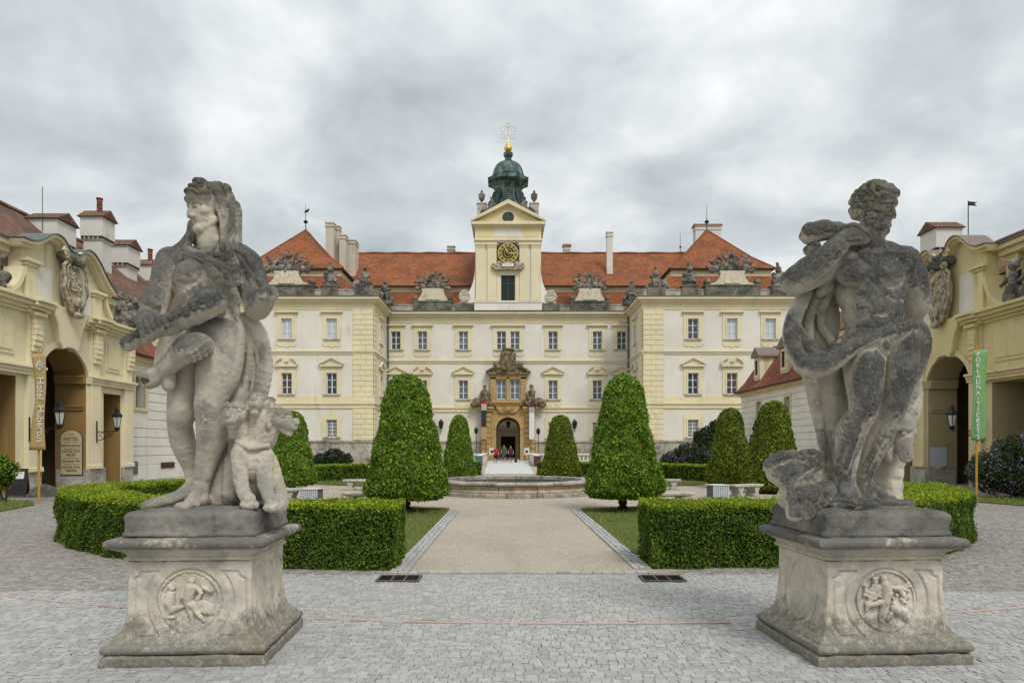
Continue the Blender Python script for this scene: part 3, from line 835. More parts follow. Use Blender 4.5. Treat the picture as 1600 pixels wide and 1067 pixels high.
# --- corner pavilions
PWIN = {-1: [-18.6, -23.35, -28.1], 1: [19.5, 23.6, 27.65]}
for sx in (-1, 1):
    xo = PO[sx]; xa, xb = sorted((sx*XI, xo))
    ops = []
    for x in PWIN[sx]:
        for lev in 'UMG':
            z, H = LEV[lev]; ops.append((x-WW/2-xa, x+WW/2-xa, z, z+H))
    m = MB(); wall_grid(m, (xa, YP), (xb, YP), 0, 17.3, ops, 0.3, (0, 1))
    so = [(4-WW/2, 4+WW/2, LEV[l][0], LEV[l][0]+LEV[l][1]) for l in 'UMG']
    wall_grid(m, (sx*XI, YP), (sx*XI, YF), 0, 17.3, so, 0.3, (sx, 0))
    m.add([(xo, YP, 0), (xo, 96, 0), (xo, 96, 17.3), (xo, YP, 17.3)], [(0, 1, 2, 3)])
    mk('pavilion_wall', m, MAT['white'], palace)
    for i, x in enumerate(PWIN[sx]):
        window('U', x, YP, 0, 'eared' if i == 1 else 'flat', 'pane' if (sx == 1 and i == 0) else 'pane_c')
        window('M', x, YP, 0, 'seg' if i == 1 else 'tri', 'pane_r' if i == 1 else 'pane'); window('G', x, YP, 0)
    rs = -sx*R(90)
    window('U', sx*XI, 76, rs, 'flat', 'pane_c'); window('M', sx*XI, 76, rs, 'tri'); window('G', sx*XI, 76, rs)
    def wrap(nm, layers, mat):
        m = MB()
        for p, z0, z1 in layers:
            m.box(xa-p, xb+p, YP-p, YP+0.05, z0, z1)
            m.box(*sorted((sx*(XI-p), sx*(XI+0.05))), YP+0.05, YF-0.01, z0, z1)
        return mk(nm, m, mat, palace, bevel=0.02)
    wrap('string_course', STR1, MAT['yellow']); wrap('string_course', STR2, MAT['yellow']); wrap('cornice', CORN, MAT['yellow'])
    wrap('gutter', [(0.74, 17.36, 17.46)], MAT['lead']); wrap('plinth', [(0.14, 0, 2.12)], MAT['greystone']); wrap('plinth_moulding', [(0.24, 2.12, 2.32)], MAT['greystone'])
    wrap('apron_band', [(0.05, 6.28, 7.0)], MAT['yellow'])
    # quoins: courses of two stones, joints left open
    rows_ = [2.34+0.555*i for i in range(6)] + [6.30+0.565*i for i in range(9)] + [11.78+0.54*i for i in range(8)]
    hs = [0.545]*6 + [0.555]*9 + [0.53]*8
    qm = {}
    def quoin(w, h):
        k = (round(w, 2), round(h, 3))
        if k not in qm:
            q = MB(); q.frustum((-w/2, w/2, -0.02, 0.05), 0, (-w/2, w/2, -0.02, 0.05), 0.001)
            q = MB(); b = 0.04
            q.add([(-w/2, 0.05, 0), (w/2, 0.05, 0), (w/2, 0.05, h-.03), (-w/2, 0.05, h-.03), (-w/2, -.05, 0), (w/2, -.05, 0), (w/2, -.05, h-.03), (-w/2, -.05, h-.03),
                   (-w/2+b, -.09, b), (w/2-b, -.09, b), (w/2-b, -.09, h-.03-b), (-w/2+b, -.09, h-.03-b)],
                  [(0, 4, 7, 3), (1, 2, 6, 5), (0, 1, 5, 4), (3, 7, 6, 2), (4, 5, 9, 8), (5, 6, 10, 9), (6, 7, 11, 10), (7, 4, 8, 11), (8, 9, 10, 11)])
            qm[k] = mesh_of(q, 'quoin', MAT['yellow'])
        return qm[k]
    m = MB(); m.box(*sorted((sx*(XI-.03), sx*(XI+2.2))), YP-.035, YP+.02, 2.33, 16.1); m.box(*sorted((sx*(XI-.035), sx*(XI+.01))), YP-.035, YP+1.3, 2.33, 16.1); mk('quoin_bed', m, MAT['yellow_old'], palace)
    for i, (z, h) in enumerate(zip(rows_, hs)):
        cut = 0.85 if i % 2 else 1.35
        for (a, b) in ((0, cut), (cut, 2.2)):
            w_ = b-a-0.03; c = sx*(XI+(a+b)/2)
            put('quoin', quoin(w_, h), palace, (c, YP, z))
        put('quoin', quoin(1.25, h), palace, (sx*XI, YP+0.66, z), rs)
    # downpipe in the inner corner
    m = MB(); m.tube([(sx*(XI-.18), YF-.22, z) for z in (2.3, 9, 17.3)], 0.09, 8); mk('downpipe', m, MAT['lead'], palace)

# --- roofs
def roof_rect(nm, b0, z0, b1, z1, mat=None):
    m = MB(); m.frustum(b0, z0, b1, z1); return mk(nm, m, mat or MAT['tile'], palace)
# main range: steep lower slope, band, long upper slope
m = MB(); m.prism([(80.7, 17.6), (82.3, 20.25), (98, 20.25), (98, 17.6)], -17.5, 17.5)
m.v = [(y_, x_, z_) for x_, y_, z_ in m.v]; mk('lower_roof', m, MAT['tile'], palace)
m = MB(); m.box(-17.5, 17.5, 82.35, 97, 20.25, 20.95); mk('roof_band', m, MAT['yellow'], palace)
m = MB(); m.box(-17.5, 17.5, 81.85, 82.2, 20.86, 20.98); mk('eave_board', m, MAT['darkwood'], palace)
m = MB(); prof = [(81.85, 20.98), (84.0, 22.35), (90.0, 27.1), (97.5, 20.98)]
m.prism(prof, -24, 24); m.v = [(y_, x_, z_) for x_, y_, z_ in m.v]
main_roof = mk('main_roof', m, MAT['tile'], palace)
m = MB(); m.tube([(x, 90.0, 27.12+0.05*math.sin(x*1.7)) for x in np.linspace(-24, 24, 40)], 0.16, 6); mk('ridge_tiles', m, MAT['tile'], main_roof)
pav_roofs = {}
for sx in (-1, 1):
    c = {-1: -23.9, 1: 23.45}[sx]
    roof_rect('lower_roof', (c-7.7, c+7.7, 73.0, 90), 17.6, (c-5.55, c+5.55, 75.1, 88), 20.4)
    roof_rect('roof_band', (c-5.5, c+5.5, 75.15, 88), 20.4, (c-5.5, c+5.5, 75.15, 88), 21.1, MAT['yellow'])
    roof_rect('eave_board', (c-5.8, c+5.8, 74.8, 88.3), 21.05, (c-5.8, c+5.8, 74.8, 88.3), 21.2, MAT['darkwood'])
    m = MB(); e = [(c-5.85, 74.75), (c+5.85, 74.75), (c+5.85, 88.4), (c-5.85, 88.4)]
    md = [(c-3.9, 76.8), (c+3.9, 76.8), (c+3.9, 86.6), (c-3.9, 86.6)]
    vs = [(*p, 21.2) for p in e] + [(*p, 22.95) for p in md] + [(c, 80.6, 27.2), (c, 83.0, 27.2)]
    m.add(vs, [(0, 1, 5, 4), (1, 2, 6, 5), (2, 3, 7, 6), (3, 0, 4, 7), (4, 5, 8), (5, 6, 9, 8), (6, 7, 9), (7, 4, 8, 9), (3, 2, 1, 0)])
    pav_roofs[sx] = mk('pavilion_roof', m, MAT['tile'], palace)
    m = MB()
    for a, b in ((4, 8), (5, 8), (0, 4), (1, 5)): m.tube([vs[a], vs[b]], 0.10, 6)
    m.tube([vs[8], vs[9]], 0.13, 6); mk('hip_tiles', m, MAT['tile'], pav_roofs[sx])
    m = MB(); m.tube([(c, 80.6, 27.1), (c, 80.6, 30.2)], [.06, .02], 6); m.lathe([(.02, 0), (.26, .2), (.26, .34), (.02, .5)], (c, 80.6, 27.9), 10)
    if sx == -1: m.prism([(c-.05, 29.5), (c+.45, 29.75), (c+.3, 29.3), (c-.2, 29.2)], 80.58, 80.62)
    mk('finial', m, MAT['iron'], pav_roofs[sx])
def chimney(px0, px1, pyt, pyb, Y, dep, roof, mat='chimney', cap='band'):
    a = P(px0, pyt, Y); b = P(px1, pyb, Y); x0, x1, z1, z0 = a[0], b[0], a[2], b[2]; w = 0.08
    m = MB(); m.box(x0, x1, Y, Y+dep, z0-1.5, z1-.1)
    m.box(x0-w, x1+w, Y-w, Y+dep+w, z1-.55, z1-.42); m.box(x0-w, x1+w, Y-w, Y+dep+w, z1-.14, z1)
    ch = mk('chimney', m, MAT[mat], roof)
    if cap == 'tile':
        m = MB(); m.frustum((x0-.2, x1+.2, Y-.2, Y+dep+.2), z1, (x0-.1, x1+.1, Y+dep*.4, Y+dep*.6), z1+.35); mk('chimney_cap', m, MAT['tile'], palace)
    return ch
chimney(508.5, 521, 347, 395, 82.5, 1.2, pav_roofs[-1]); chimney(522, 530, 352, 400, 83.9, 1.0, pav_roofs[-1]); chimney(530, 540, 366, 412, 83.0, 1.2, pav_roofs[-1])
chimney(543.5, 555, 374, 413, 84.5, 1.8, main_roof)
chimney(699, 710, 384, 400, 91.0, .8, main_roof, 'greystone'); chimney(881, 890.5, 384, 400, 91.0, .8, main_roof, 'chimney_white', 'tile')
chimney(948.5, 957.5, 362, 417, 85.0, .7, main_roof, 'chimney_white')
chimney(1087, 1127, 352, 400, 86.5, 1.2, pav_roofs[1], 'chimney_white', 'tile')
m = MB(); m.tube([P(1063, 394, 90), P(1063, 362, 90)], [.05, .015], 6); m.lathe([(.02, 0), (.2, .16), (.02, .32)], P(1063, 388, 90), 8); mk('lightning_rod', m, MAT['iron'], main_roof)

# --- parapet
def parapet_block(x0, x1, y0, y1, z1, mat='mossstone', nm='parapet_block', z0=17.46):
    m = MB(); m.box(x0, x1, y0, y1, z0, z1); m.box(x0-.06, x1+.06, y0-.06, y1+.06, z1, z1+.12)
    return mk(nm, m, MAT[mat], palace, bevel=0.02)
parapet_block(-XI+.6, -4.9, YF-.12, YF+.35, 18.15, 'greystone', 'parapet')
parapet_block(4.9, XI-.6, YF-.12, YF+.35, 18.15, 'greystone', 'parapet')
for sx in (-1, 1):
    xa, xb = sorted((sx*(XI+.1), PO[sx]))
    parapet_block(xa, xb, YP-.1, YP+.4, 18.1, 'greystone', 'parapet')
    m = MB(); m.box(*sorted((sx*(XI+.08), sx*(XI+.5))), YP+.4, YF-.2, 17.46, 18.1); mk('parapet', m, MAT['greystone'], palace)

# --- clock tower
TX, TYF = 3.82, 79.3
m = MB(); wall_grid(m, (-TX, TYF), (TX, TYF), 17.46, 27.5, [(TX-.82, TX+.80, 18.6, 21.55)], 0.3, (0, 1))
m.add([(-TX, TYF, 17.4), (-TX, 87, 17.4), (-TX, 87, 27.5), (-TX, TYF, 27.5)], [(0, 1, 2, 3)])
m.add([(TX, TYF, 17.4), (TX, 87, 17.4), (TX, 87, 27.5), (TX, TYF, 27.5)], [(0, 1, 2, 3)])
tower = mk('clock_tower', m, MAT['white'], palace)
def tp(nm, mb, mat, **k): return mk(nm, mb, MAT[mat], tower, **k)
m = MB(); m.box(-TX-.12, TX+.12, TYF-.12, TYF+.02, 17.46, 18.35); m.box(-TX-.2, TX+.2, TYF-.2, TYF+.02, 18.35, 18.5); tp('podium', m, 'white_old', bevel=.02)
for x0, x1 in ((-3.76, -2.7), (-2.4, -1.36), (1.32, 2.36), (2.66, 3.72)):
    m = MB(); m.box(x0, x1, TYF-.16, TYF+.02, 18.5, 24.75); m.box(x0-.08, x1+.08, TYF-.22, TYF+.02, 18.5, 18.8)
    m.box(x0-.06, x1+.06, TYF-.22, TYF+.02, 24.75, 24.87); m.box(x0-.12, x1+.12, TYF-.28, TYF+.02, 25.0, 25.15); m.box(x0-.02, x1+.02, TYF-.18, TYF+.02, 24.87, 25.0)
    tp('pilaster', m, 'yellow', bevel=.015)
m = MB(); m.box(-1.34, 1.30, TYF-.05, TYF+.01, 21.75, 25.0); m.box(-1.34, -.95, TYF-.05, TYF+.01, 18.5, 21.75); m.box(.93, 1.3, TYF-.05, TYF+.01, 18.5, 21.75); tp('clock_panel', m, 'cream_old')
m = MB(); m.box(-TX-.05, TX+.05, TYF-.14, TYF+.02, 25.15, 25.5)
m.box(-TX-.12, TX+.12, TYF-.3, 86.9, 25.5, 25.75); m.box(-TX-.02, TX+.02, TYF-.16, 86.8, 25.75, 27.05)
m.box(-TX-.2, TX+.2, TYF-.4, 87, 27.05, 27.25); m.box(-TX-.42, TX+.42, TYF-.7, 87.2, 27.25, 27.6); tp('entablature', m, 'yellow', bevel=.02)
m = MB(); m.box(-1.6, 1.5, TYF-.19, TYF-.1, 25.95, 26.9); tp('frieze_panel', m, 'white')
for x0, x1 in ((-3.6, -1.9), (1.8, 3.5)):
    m = MB(); m.box(x0, x1, TYF-.19, TYF-.1, 25.95, 26.9); tp('frieze_panel', m, 'yellow_old')
# pediment with oculus
tri = [(-TX-.2, 27.6), (TX+.2, 27.6), (0, 29.7)]
m = MB(); m.prism(tri, TYF-.15, TYF+1.5); ped = tp('pediment', m, 'yellow_old')
m = MB()
for sx in (-1, 1): m.prism([(sx*(TX+.5), 27.6), (sx*(TX+.5), 27.85), (0, 30.15), (0, 29.65)], TYF-.7, TYF+1.4)
tp('raking_cornice', m, 'yellow', bevel=.02)
m = MB(); m.lathe([(.70, -.06), (.70, .03), (.86, .03), (.90, -.03), (.90, -.06)], (0, 0, 0), 24); m.v = [(x, TYF-.18-z, 28.2+y_*.92) for x, y_, z in m.v]; tp('oculus_ring', m, 'yellow')
m = MB(); m.lathe([(.70, 0), (.70, .03)], (0, 0, 0), 24); m.v = [(x, TYF-.17-z, 28.2+y_*.92) for x, y_, z in m.v]; tp('oculus_pane', m, 'shutter')
m = MB(); m.box(-.03, .03, TYF-.24, TYF-.2, 27.6, 28.8); m.box(-.66, .66, TYF-.24, TYF-.2, 28.17, 28.23); tp('oculus_bars', m, 'lead')
# louvred belfry window
m = MB(); m.box(-.82, .80, TYF+.2, TYF+.25, 18.6, 21.55)
for k in range(14): m.box(-.80, .78, TYF+.12, TYF+.2, 18.65+k*.21, 18.75+k*.21)
m.box(-.82, .80, TYF+.1, TYF+.22, 18.6, 18.68); tp('shutter', m, 'shutter')
m = MB(); m.box(-.03, .03, TYF+.06, TYF+.1, 18.6, 21.55); m.box(-.82, .8, TYF+.06, TYF+.1, 20.55, 20.6); tp('shutter_bar', m, 'lead')
# clock
CZ = 24.08
m = MB(); m.box(-1.28, 1.24, TYF-.16, TYF-.05, CZ-1.16, CZ+1.2); tp('clock_board', m, 'blackboard')
m = MB(); cy = TYF-.2
def ringpts(r, n=48): return [(-.02+r*math.cos(2*math.pi*k/n), r*math.sin(2*math.pi*k/n)) for k in range(n)]
for r0, r1 in ((1.06, 1.17), (.70, .76), (.42, .47)):
    a, b = ringpts(r0), ringpts(r1)
    m.strip([(x, cy, CZ+z) for x, z in a], [(x, cy, CZ+z) for x, z in b], True)
for k in range(12):
    an = math.pi/6*k; c_, s_ = math.cos(an), math.sin(an)
    for off in ((-.09, 0, .09) if k % 3 else (-.12, -.02, .1)):
        q = [(.78, off-.03), (1.05, off*1.3-.035), (1.05, off*1.3+.035), (.78, off+.03)]
        m.add([(-.02+r*s_+w*c_, cy-.003, CZ+r*c_-w*s_) for r, w in q], [(0, 1, 2, 3)])
for sx_ in (-1, 1):
    for sz in (-1, 1): m.add([(sx_*1.16-.02, cy, CZ+sz*1.08), (sx_*.98-.02, cy, CZ+sz*1.08), (sx_*1.16-.02, cy, CZ+sz*.8)], [(0, 1, 2)])
tp('clock_dial', m, 'goldpaint')
m = MB(); m.v = []; 
def hand(an, L, w):
    c_, s_ = math.cos(an), math.sin(an); q = [(-.2, -w*.6), (L*.7, -w), (L, 0), (L*.7, w), (-.2, w*.6)]
    m_ = MB(); m_.add([(-.02+r*s_+t*c_, cy-.05, CZ+r*c_-t*s_) for r, t in q]+[(-.02+r*s_+t*c_, cy-.03, CZ+r*c_-t*s_) for r, t in q], [(0, 1, 2, 3, 4), (5, 6, 7, 8, 9)]+[(i, (i+1) % 5, 5+(i+1) % 5, 5+i) for i in range(5)])
    tp('clock_hand', m_, 'gold')
hand(R(96), 1.0, .09); hand(R(330), .7, .1)
# side volutes of the tower
for sx in (-1, 1):
    pts = [(TX, 22.6)] + [(TX+1.75*(1-math.cos(a)), 18.9+3.6*(1-math.sin(a))) for a in np.linspace(0, R(88), 12)] + [(TX+1.75, 18.2), (TX, 18.2)]
    m = MB(); m.prism([(sx*x-.04, z) for x, z in pts], TYF-.05, TYF+.8); tp('volute', m, 'white_old')
    m = MB(); c = (sx*5.05-.05, 19.05); sp = []
    for i in range(60):
        a = i/59*R(800); r = .68*(1-i/75)
        sp.append((c[0]+sx*r*math.cos(a+R(60)), TYF-.22, c[1]+r*math.sin(a+R(60))))
    m.tube(sp, .095, 6); m.lathe([(.66, -.25), (.66, .25)], (0, 0, 0), 20); nb = 22*0
    m2 = MB(); m2.lathe([(.62, -.22), (.66, 0), (.62, .5)], (0, 0, 0), 20); m2.v = [(c[0]+x, TYF+z, c[1]+y_) for x, y_, z in m2.v]
    m.v = m.v[:60*6]; m.f = m.f[:59*6+2]; m.m = m.m[:len(m.f)]
    sc_ = tp('scroll', m2, 'palestone'); mk('scroll_ridge', m, MAT['palestone'], tower)
    m = MB(); m.box(*sorted((sx*(TX+.2), sx*6.0)), TYF-.1, TYF+.8, 17.46, 18.3); tp('volute_base', m, 'mossstone')
# attic corner blocks, behind the pediment
for x in (-3.1, 3.05):
    m = MB(); m.box(x-.5, x+.5, TYF+.3, TYF+1.3, 27.6, 30.1); m.box(x-.58, x+.58, TYF+.22, TYF+1.38, 29.95, 30.1); tp('attic_block', m, 'greystone', bevel=.02)
# copper lantern (octagonal)
LY = 83.0; O8 = R(22.5)
m = MB(); m.lathe([(3.3, 27.55), (3.3, 29.3), (2.75, 29.8), (2.45, 30.4), (1.95, 31.2), (1.72, 32.4), (1.78, 33.6)], (0, LY, 0), 8, a0=O8)
lant = tp('lantern', m, 'copper')
m = MB(); m.lathe([(1.8, 33.0), (2.05, 33.3), (2.62, 33.55), (2.66, 33.95), (2.2, 34.1), (1.95, 34.2)], (0, LY, 0), 8, a0=O8); tp('lantern_eave', m, 'copper')
m = MB(); m.lathe([(2.1, 34.1), (1.92, 34.5), (1.78, 35.0), (1.5, 35.55), (1.05, 35.95), (.6, 36.2), (.42, 36.35)], (0, LY, 0), 16, a0=O8); tp('dome', m, 'copper', smooth=True)
m = MB()
for k in range(8):
    a = O8+k*R(45); m.tube([(r*math.cos(a), LY+r*math.sin(a), z) for r, z in [(2.1, 34.1), (1.92, 34.55), (1.78, 35.05), (1.5, 35.6), (1.05, 36.0), (.6, 36.25)]], .07, 6)
tp('dome_rib', m, 'copper')
m = MB(); m.lathe([(.42, 36.2), (.40, 36.7), (.55, 36.9), (.60, 37.25), (.45, 37.35), (.2, 37.4)], (0, LY, 0), 12); tp('dome_neck', m, 'copper')
m = MB(); m.lathe([(.12, 37.35), (.34, 37.5), (.5, 37.75), (.46, 38.0), (.25, 38.15), (.3, 38.3), (.12, 38.5), (.04, 38.8), (.025, 40.2)], (0, LY, 0), 14); tp('gilded_ball', m, 'gold', smooth=True)
m = MB()
for sx in (-1, 1):
    for sz, rr in ((1, .52), (-1, .46)):
        pts = []
        for i in range(26):
            a = i/25*R(430); r = rr*(1-.72*i/25)
            pts.append((sx*(.55-r*math.cos(a)+.0), LY, 39.75+sz*(.38)+sz*r*math.sin(a)*.9))
        m.tube([(0, LY, 39.75)]+pts, .027, 5)
    m.tube([(0, LY, 40.35), (sx*.22, LY, 40.55), (sx*.2, LY, 40.8), (0, LY, 40.9)], .027, 5)
m.tube([(0, LY, 38.6), (0, LY, 41.0)], .03, 5); tp('scrolled_finial', m, 'palegold')
for k in range(8):
    a = k*R(45)-R(90); c_, s_ = math.cos(a), math.sin(a)
    arc_ = [(.62*math.cos(t), 32.0+.62*math.sin(t)) for t in np.linspace(0, math.pi, 9)]
    q = [(-.62, 30.4), (.62, 30.4)] + arc_
    m = MB()
    vs = [((1.86+(32.2-z)*.26)*c_-w*s_, LY+(1.86+(32.2-z)*.26)*s_+w*c_, z) for w, z in q]
    m.add(vs, [tuple(range(len(q)))]); tp('louvre', m, 'shutter')
    m = MB(); 
    for i in range(7):
        z = 30.5+i*.26; r = 1.90+(32.2-z)*.26
        m.add([(r*c_-w*s_, LY+r*s_+w*c_, zz_) for w, zz_ in ((-.58, z), (.58, z), (.58, z+.1), (-.58, z+.1))], [(0, 1, 2, 3)])
    tp('louvre_slat', m, 'copper')

# --- portal
m = MB(); zs_, ra = 3.70, 1.40
arcp = [(-ra*math.cos(a), zs_+ra*math.sin(a)) for a in np.linspace(0, math.pi, 21)]
m.prism([(-1.95, 0)] + [(-ra, 0)] + arcp + [(ra, 0), (1.95, 0), (1.95, 5.5), (-1.95, 5.5)], YF-.45, YF+.35)
portal = mk('portal', m, MAT['sandstone'], palace)
def pp(nm, mb, mat='sandstone', **k): return mk(nm, mb, MAT[mat], portal, **k)
m = MB(); a2 = [(-(ra+.26)*math.cos(a), zs_+(ra+.26)*math.sin(a)) for a in np.linspace(0, math.pi, 21)]
m.prism(arcp+a2[::-1], YF-.53, YF-.44); pp('archivolt', m)
bm_ = {}
for sx in (-1, 1):
    for i in range(9):
        z = .15+i*.62
        for (x0, x1, pr_) in ((1.98, 2.55, .70), (2.58, 3.15, .55)):
            key = (x0, 0)
            if key not in bm_:
                q = MB(); q.box(-(x1-x0)/2, (x1-x0)/2, -pr_, .1, 0, .57); bm_[key] = mesh_of(q, 'ashlar_block', MAT['sandstone'])
            put('ashlar_block', bm_[key], portal, (sx*(x0+x1)/2, YF, z), bevel=.03)
m = MB(); m.box(-3.3, 3.3, YF-.85, YF, 0, .14); pp('portal_step', m, 'greystone')
m = MB(); m.box(-1.95, 1.95, YF-.5, YF, 5.5, 6.15); pp('portal_lintel', m)
m = MB(); m.prism([(-1.6, 6.45), (1.6, 6.45), (.95, 5.62), (-.95, 5.62)], YF-.78, YF-.4); pp('tapered_panel', m, bevel=.03)
m = MB()
for sx in (-1, 1):
    m.box(*sorted((sx*1.75, sx*3.3)), YF-.85, YF, 5.75, 6.05); m.box(*sorted((sx*1.65, sx*3.45)), YF-1.0, YF, 6.05, 6.3)
m.box(-1.75, 1.75, YF-.9, YF, 6.45, 6.7); m.box(-1.9, 1.9, YF-1.05, YF, 6.7, 6.88); pp('portal_cornice', m, bevel=.02)
m = MB()
for x0, x1 in ((-2.1, -1.42), (-.2, .2), (1.42, 2.1)): m.box(x0, x1, YF-.5, YF, 6.88, 9.75)
m.box(-2.1, 2.1, YF-.5, YF, 9.5, 10.05); m.box(-2.1, 2.1, YF-.42, YF, 6.88, 7.15); pp('window_storey', m, bevel=.03)
m = MB(); m.box(-2.4, 2.4, YF-.8, YF, 10.05, 10.28)
for sx in (-1, 1):
    q = [(sx*2.5, 10.28), (sx*2.35, 10.45), (sx*1.7, 10.75), (sx*1.2, 11.2), (sx*.95, 11.2), (sx*.7, 10.28)]; m.prism(q, YF-.7, YF)
    m.prism([(sx*2.65, 10.28), (sx*2.5, 10.5), (sx*1.8, 10.85), (sx*1.3, 11.35), (sx*1.1, 11.2), (sx*1.6, 10.7), (sx*2.3, 10.35)], YF-.9, YF)
pp('broken_pediment', m, 'sculpt_sand', bevel=.02)
# passage through the gate to the inner court
m = MB(); ap = [(-ra, 0)] + arcp + [(ra, 0)]
m.strip([(x, YF+.3, z) for x, z in ap], [(x, 90, z) for x, z in ap]); pp('passage_vault', m, 'arms_stone')
m = MB(); wall_grid(m, (-9, 104), (9, 104), 0, 14, [(9-1.1, 9+1.1, 0, 3.2)], .5, (0, 1)); pp('inner_court_wall', m, 'cream_old')
m = MB(); m.box(-1.1, 1.1, 104.4, 104.5, 0, 3.2); pp('inner_doorway', m, 'darkroom')
m = MB(); m.box(-9, 9, 103.6, 103.99, 4.3, 4.8)
for x in (-2.4, 2.4): m.lathe([(.3, 0), (.3, .3), (.22, .35), (.19, 3.6), (.3, 3.8), (.3, 4.3)], (x, 103.4, 0), 12)
pp('court_colonnade', m, 'palestone')
m = MB(); m.lathe([(.02, 5.05), (.03, 4.75), (.22, 4.6), (.26, 4.5), (.2, 4.05), (.08, 3.9), (.02, 3.85)], (0, YF+2.0, 0), 6); pp('hanging_lantern', m, 'iron')

# ------------------------------------------------------------------ side ranges: gate pavilion, low rusticated range, hotel roof behind
def text_mesh(s, size, mat, name='lettering', ext=0.004, shear=0.0):
    cu = bpy.data.curves.new('t', 'FONT'); cu.body = s; cu.size = size; cu.align_x = 'CENTER'; cu.align_y = 'CENTER'; cu.extrude = ext; cu.shear = shear
    ob = bpy.data.objects.new('t', cu); COL.objects.link(ob)
    dg = bpy.context.evaluated_depsgraph_get(); me = bpy.data.meshes.new_from_object(ob.evaluated_get(dg))
    bpy.data.objects.remove(ob); bpy.data.curves.remove(cu)
    me.name = name; me.materials.clear(); me.materials.append(mat); return me

GATE = {-1: (-17.5, 26.9), 1: (18.9, 29.3)}
def side_frame(s):
    X0, Y0 = GATE[s]
    return lambda p: (X0 - s*p[1], Y0+p[0], p[2])
def cartouche(s, root):
    """carved coat-of-arms shield with scrolled rim, crown of foliage on top"""
    sc = Sculpt((-1.1, -.45, -1.5), (1.1, .6, 1.75), 0.022)
    sc.ell((0, 0, .1), (.62, .22, 1.05), .05)
    sc.ell((0, 0, -.7), (.36, .2, .6), .1)
    for sx in (-1, 1):
        for (a, b, r) in [((.35, .12, 1.1), (.72, .18, .8), .13), ((.72, .18, .8), (.66, .2, .2), .11), ((.66, .2, .2), (.75, .2, -.15), .12), ((.75, .2, -.15), (.5, .2, -.6), .11), ((.5, .2, -.6), (.3, .2, -1.1), .12), ((.3, .2, -1.1), (0, .2, -1.3), .1)]:
            sc.cone((sx*a[0], a[1], a[2]), (sx*b[0], b[1], b[2]), r*.62, r*.5, .02); sc.cone((sx*a[0]*.8, a[1]+.06, a[2]*.92), (sx*b[0]*.8, b[1]+.06, b[2]*.92), r*.3, r*.3, .01)
        sc.ell((sx*.42, .2, 1.18), (.17, .12, .17), .02); sc.ell((sx*.42, .31, 1.18), (.08, .08, .08), .01, sub=True)
    for k in range(46):
        a = RNG.uniform(0, 6.28); rr = RNG.uniform(.05, .42)
        sc.ell((rr*math.cos(a), .21, .25+rr*1.6*math.sin(a)), (RNG.uniform(.03, .06), .04, RNG.uniform(.04, .08)), .012)
    sc.ell((0, .28, -.72), (.16, .14, .26), .03); sc.ell((0, .3, -1.28), (.2, .16, .14), .03)
    sc.rough([(.010, 12), (.008, 26)])
    me = sc.mesh('cartouche', MAT['arms_stone'])
    V = np.empty(len(me.vertices)*3, np.float32); me.vertices.foreach_get('co', V); V = V.reshape(-1, 3)
    X0, Y0 = GATE[s]
    W = np.stack([-s*V[:, 1], V[:, 0]*1.05, V[:, 2]], 1); me.vertices.foreach_set('co', W.ravel()); me.update()
    put('cartouche', me, root, (X0-s*.28, Y0, 8.15 if s > 0 else 7.95)).scale = (1, 1, 1) if s > 0 else (1, .95, .88)
    sc = Sculpt((-.9, -.5, -.35), (.9, .6, .8), 0.03)
    for k in range(30):
        a = RNG.uniform(0, 3.14); rr = RNG.uniform(.05, .55)
        sc.ell((rr*math.cos(a)*1.0, RNG.uniform(-.1, .25), rr*math.sin(a)*.7), (RNG.uniform(.12, .24),)*3, .06)
    sc.rough([(.04, 7), (.02, 16)])
    me = sc.mesh('eagle_crest', MAT['mossstone'])
    me.vertices.foreach_get('co', V2 := np.empty(len(me.vertices)*3, np.float32)); V2 = V2.reshape(-1, 3)
    me.vertices.foreach_set('co', np.stack([-s*V2[:, 1], V2[:, 0], V2[:, 2]], 1).ravel()); me.update()
    put('crest', me, root, (X0-s*.25, Y0, 9.45 if s > 0 else 8.95)).scale = (1, 1, 1) if s > 0 else (1, .95, .85)

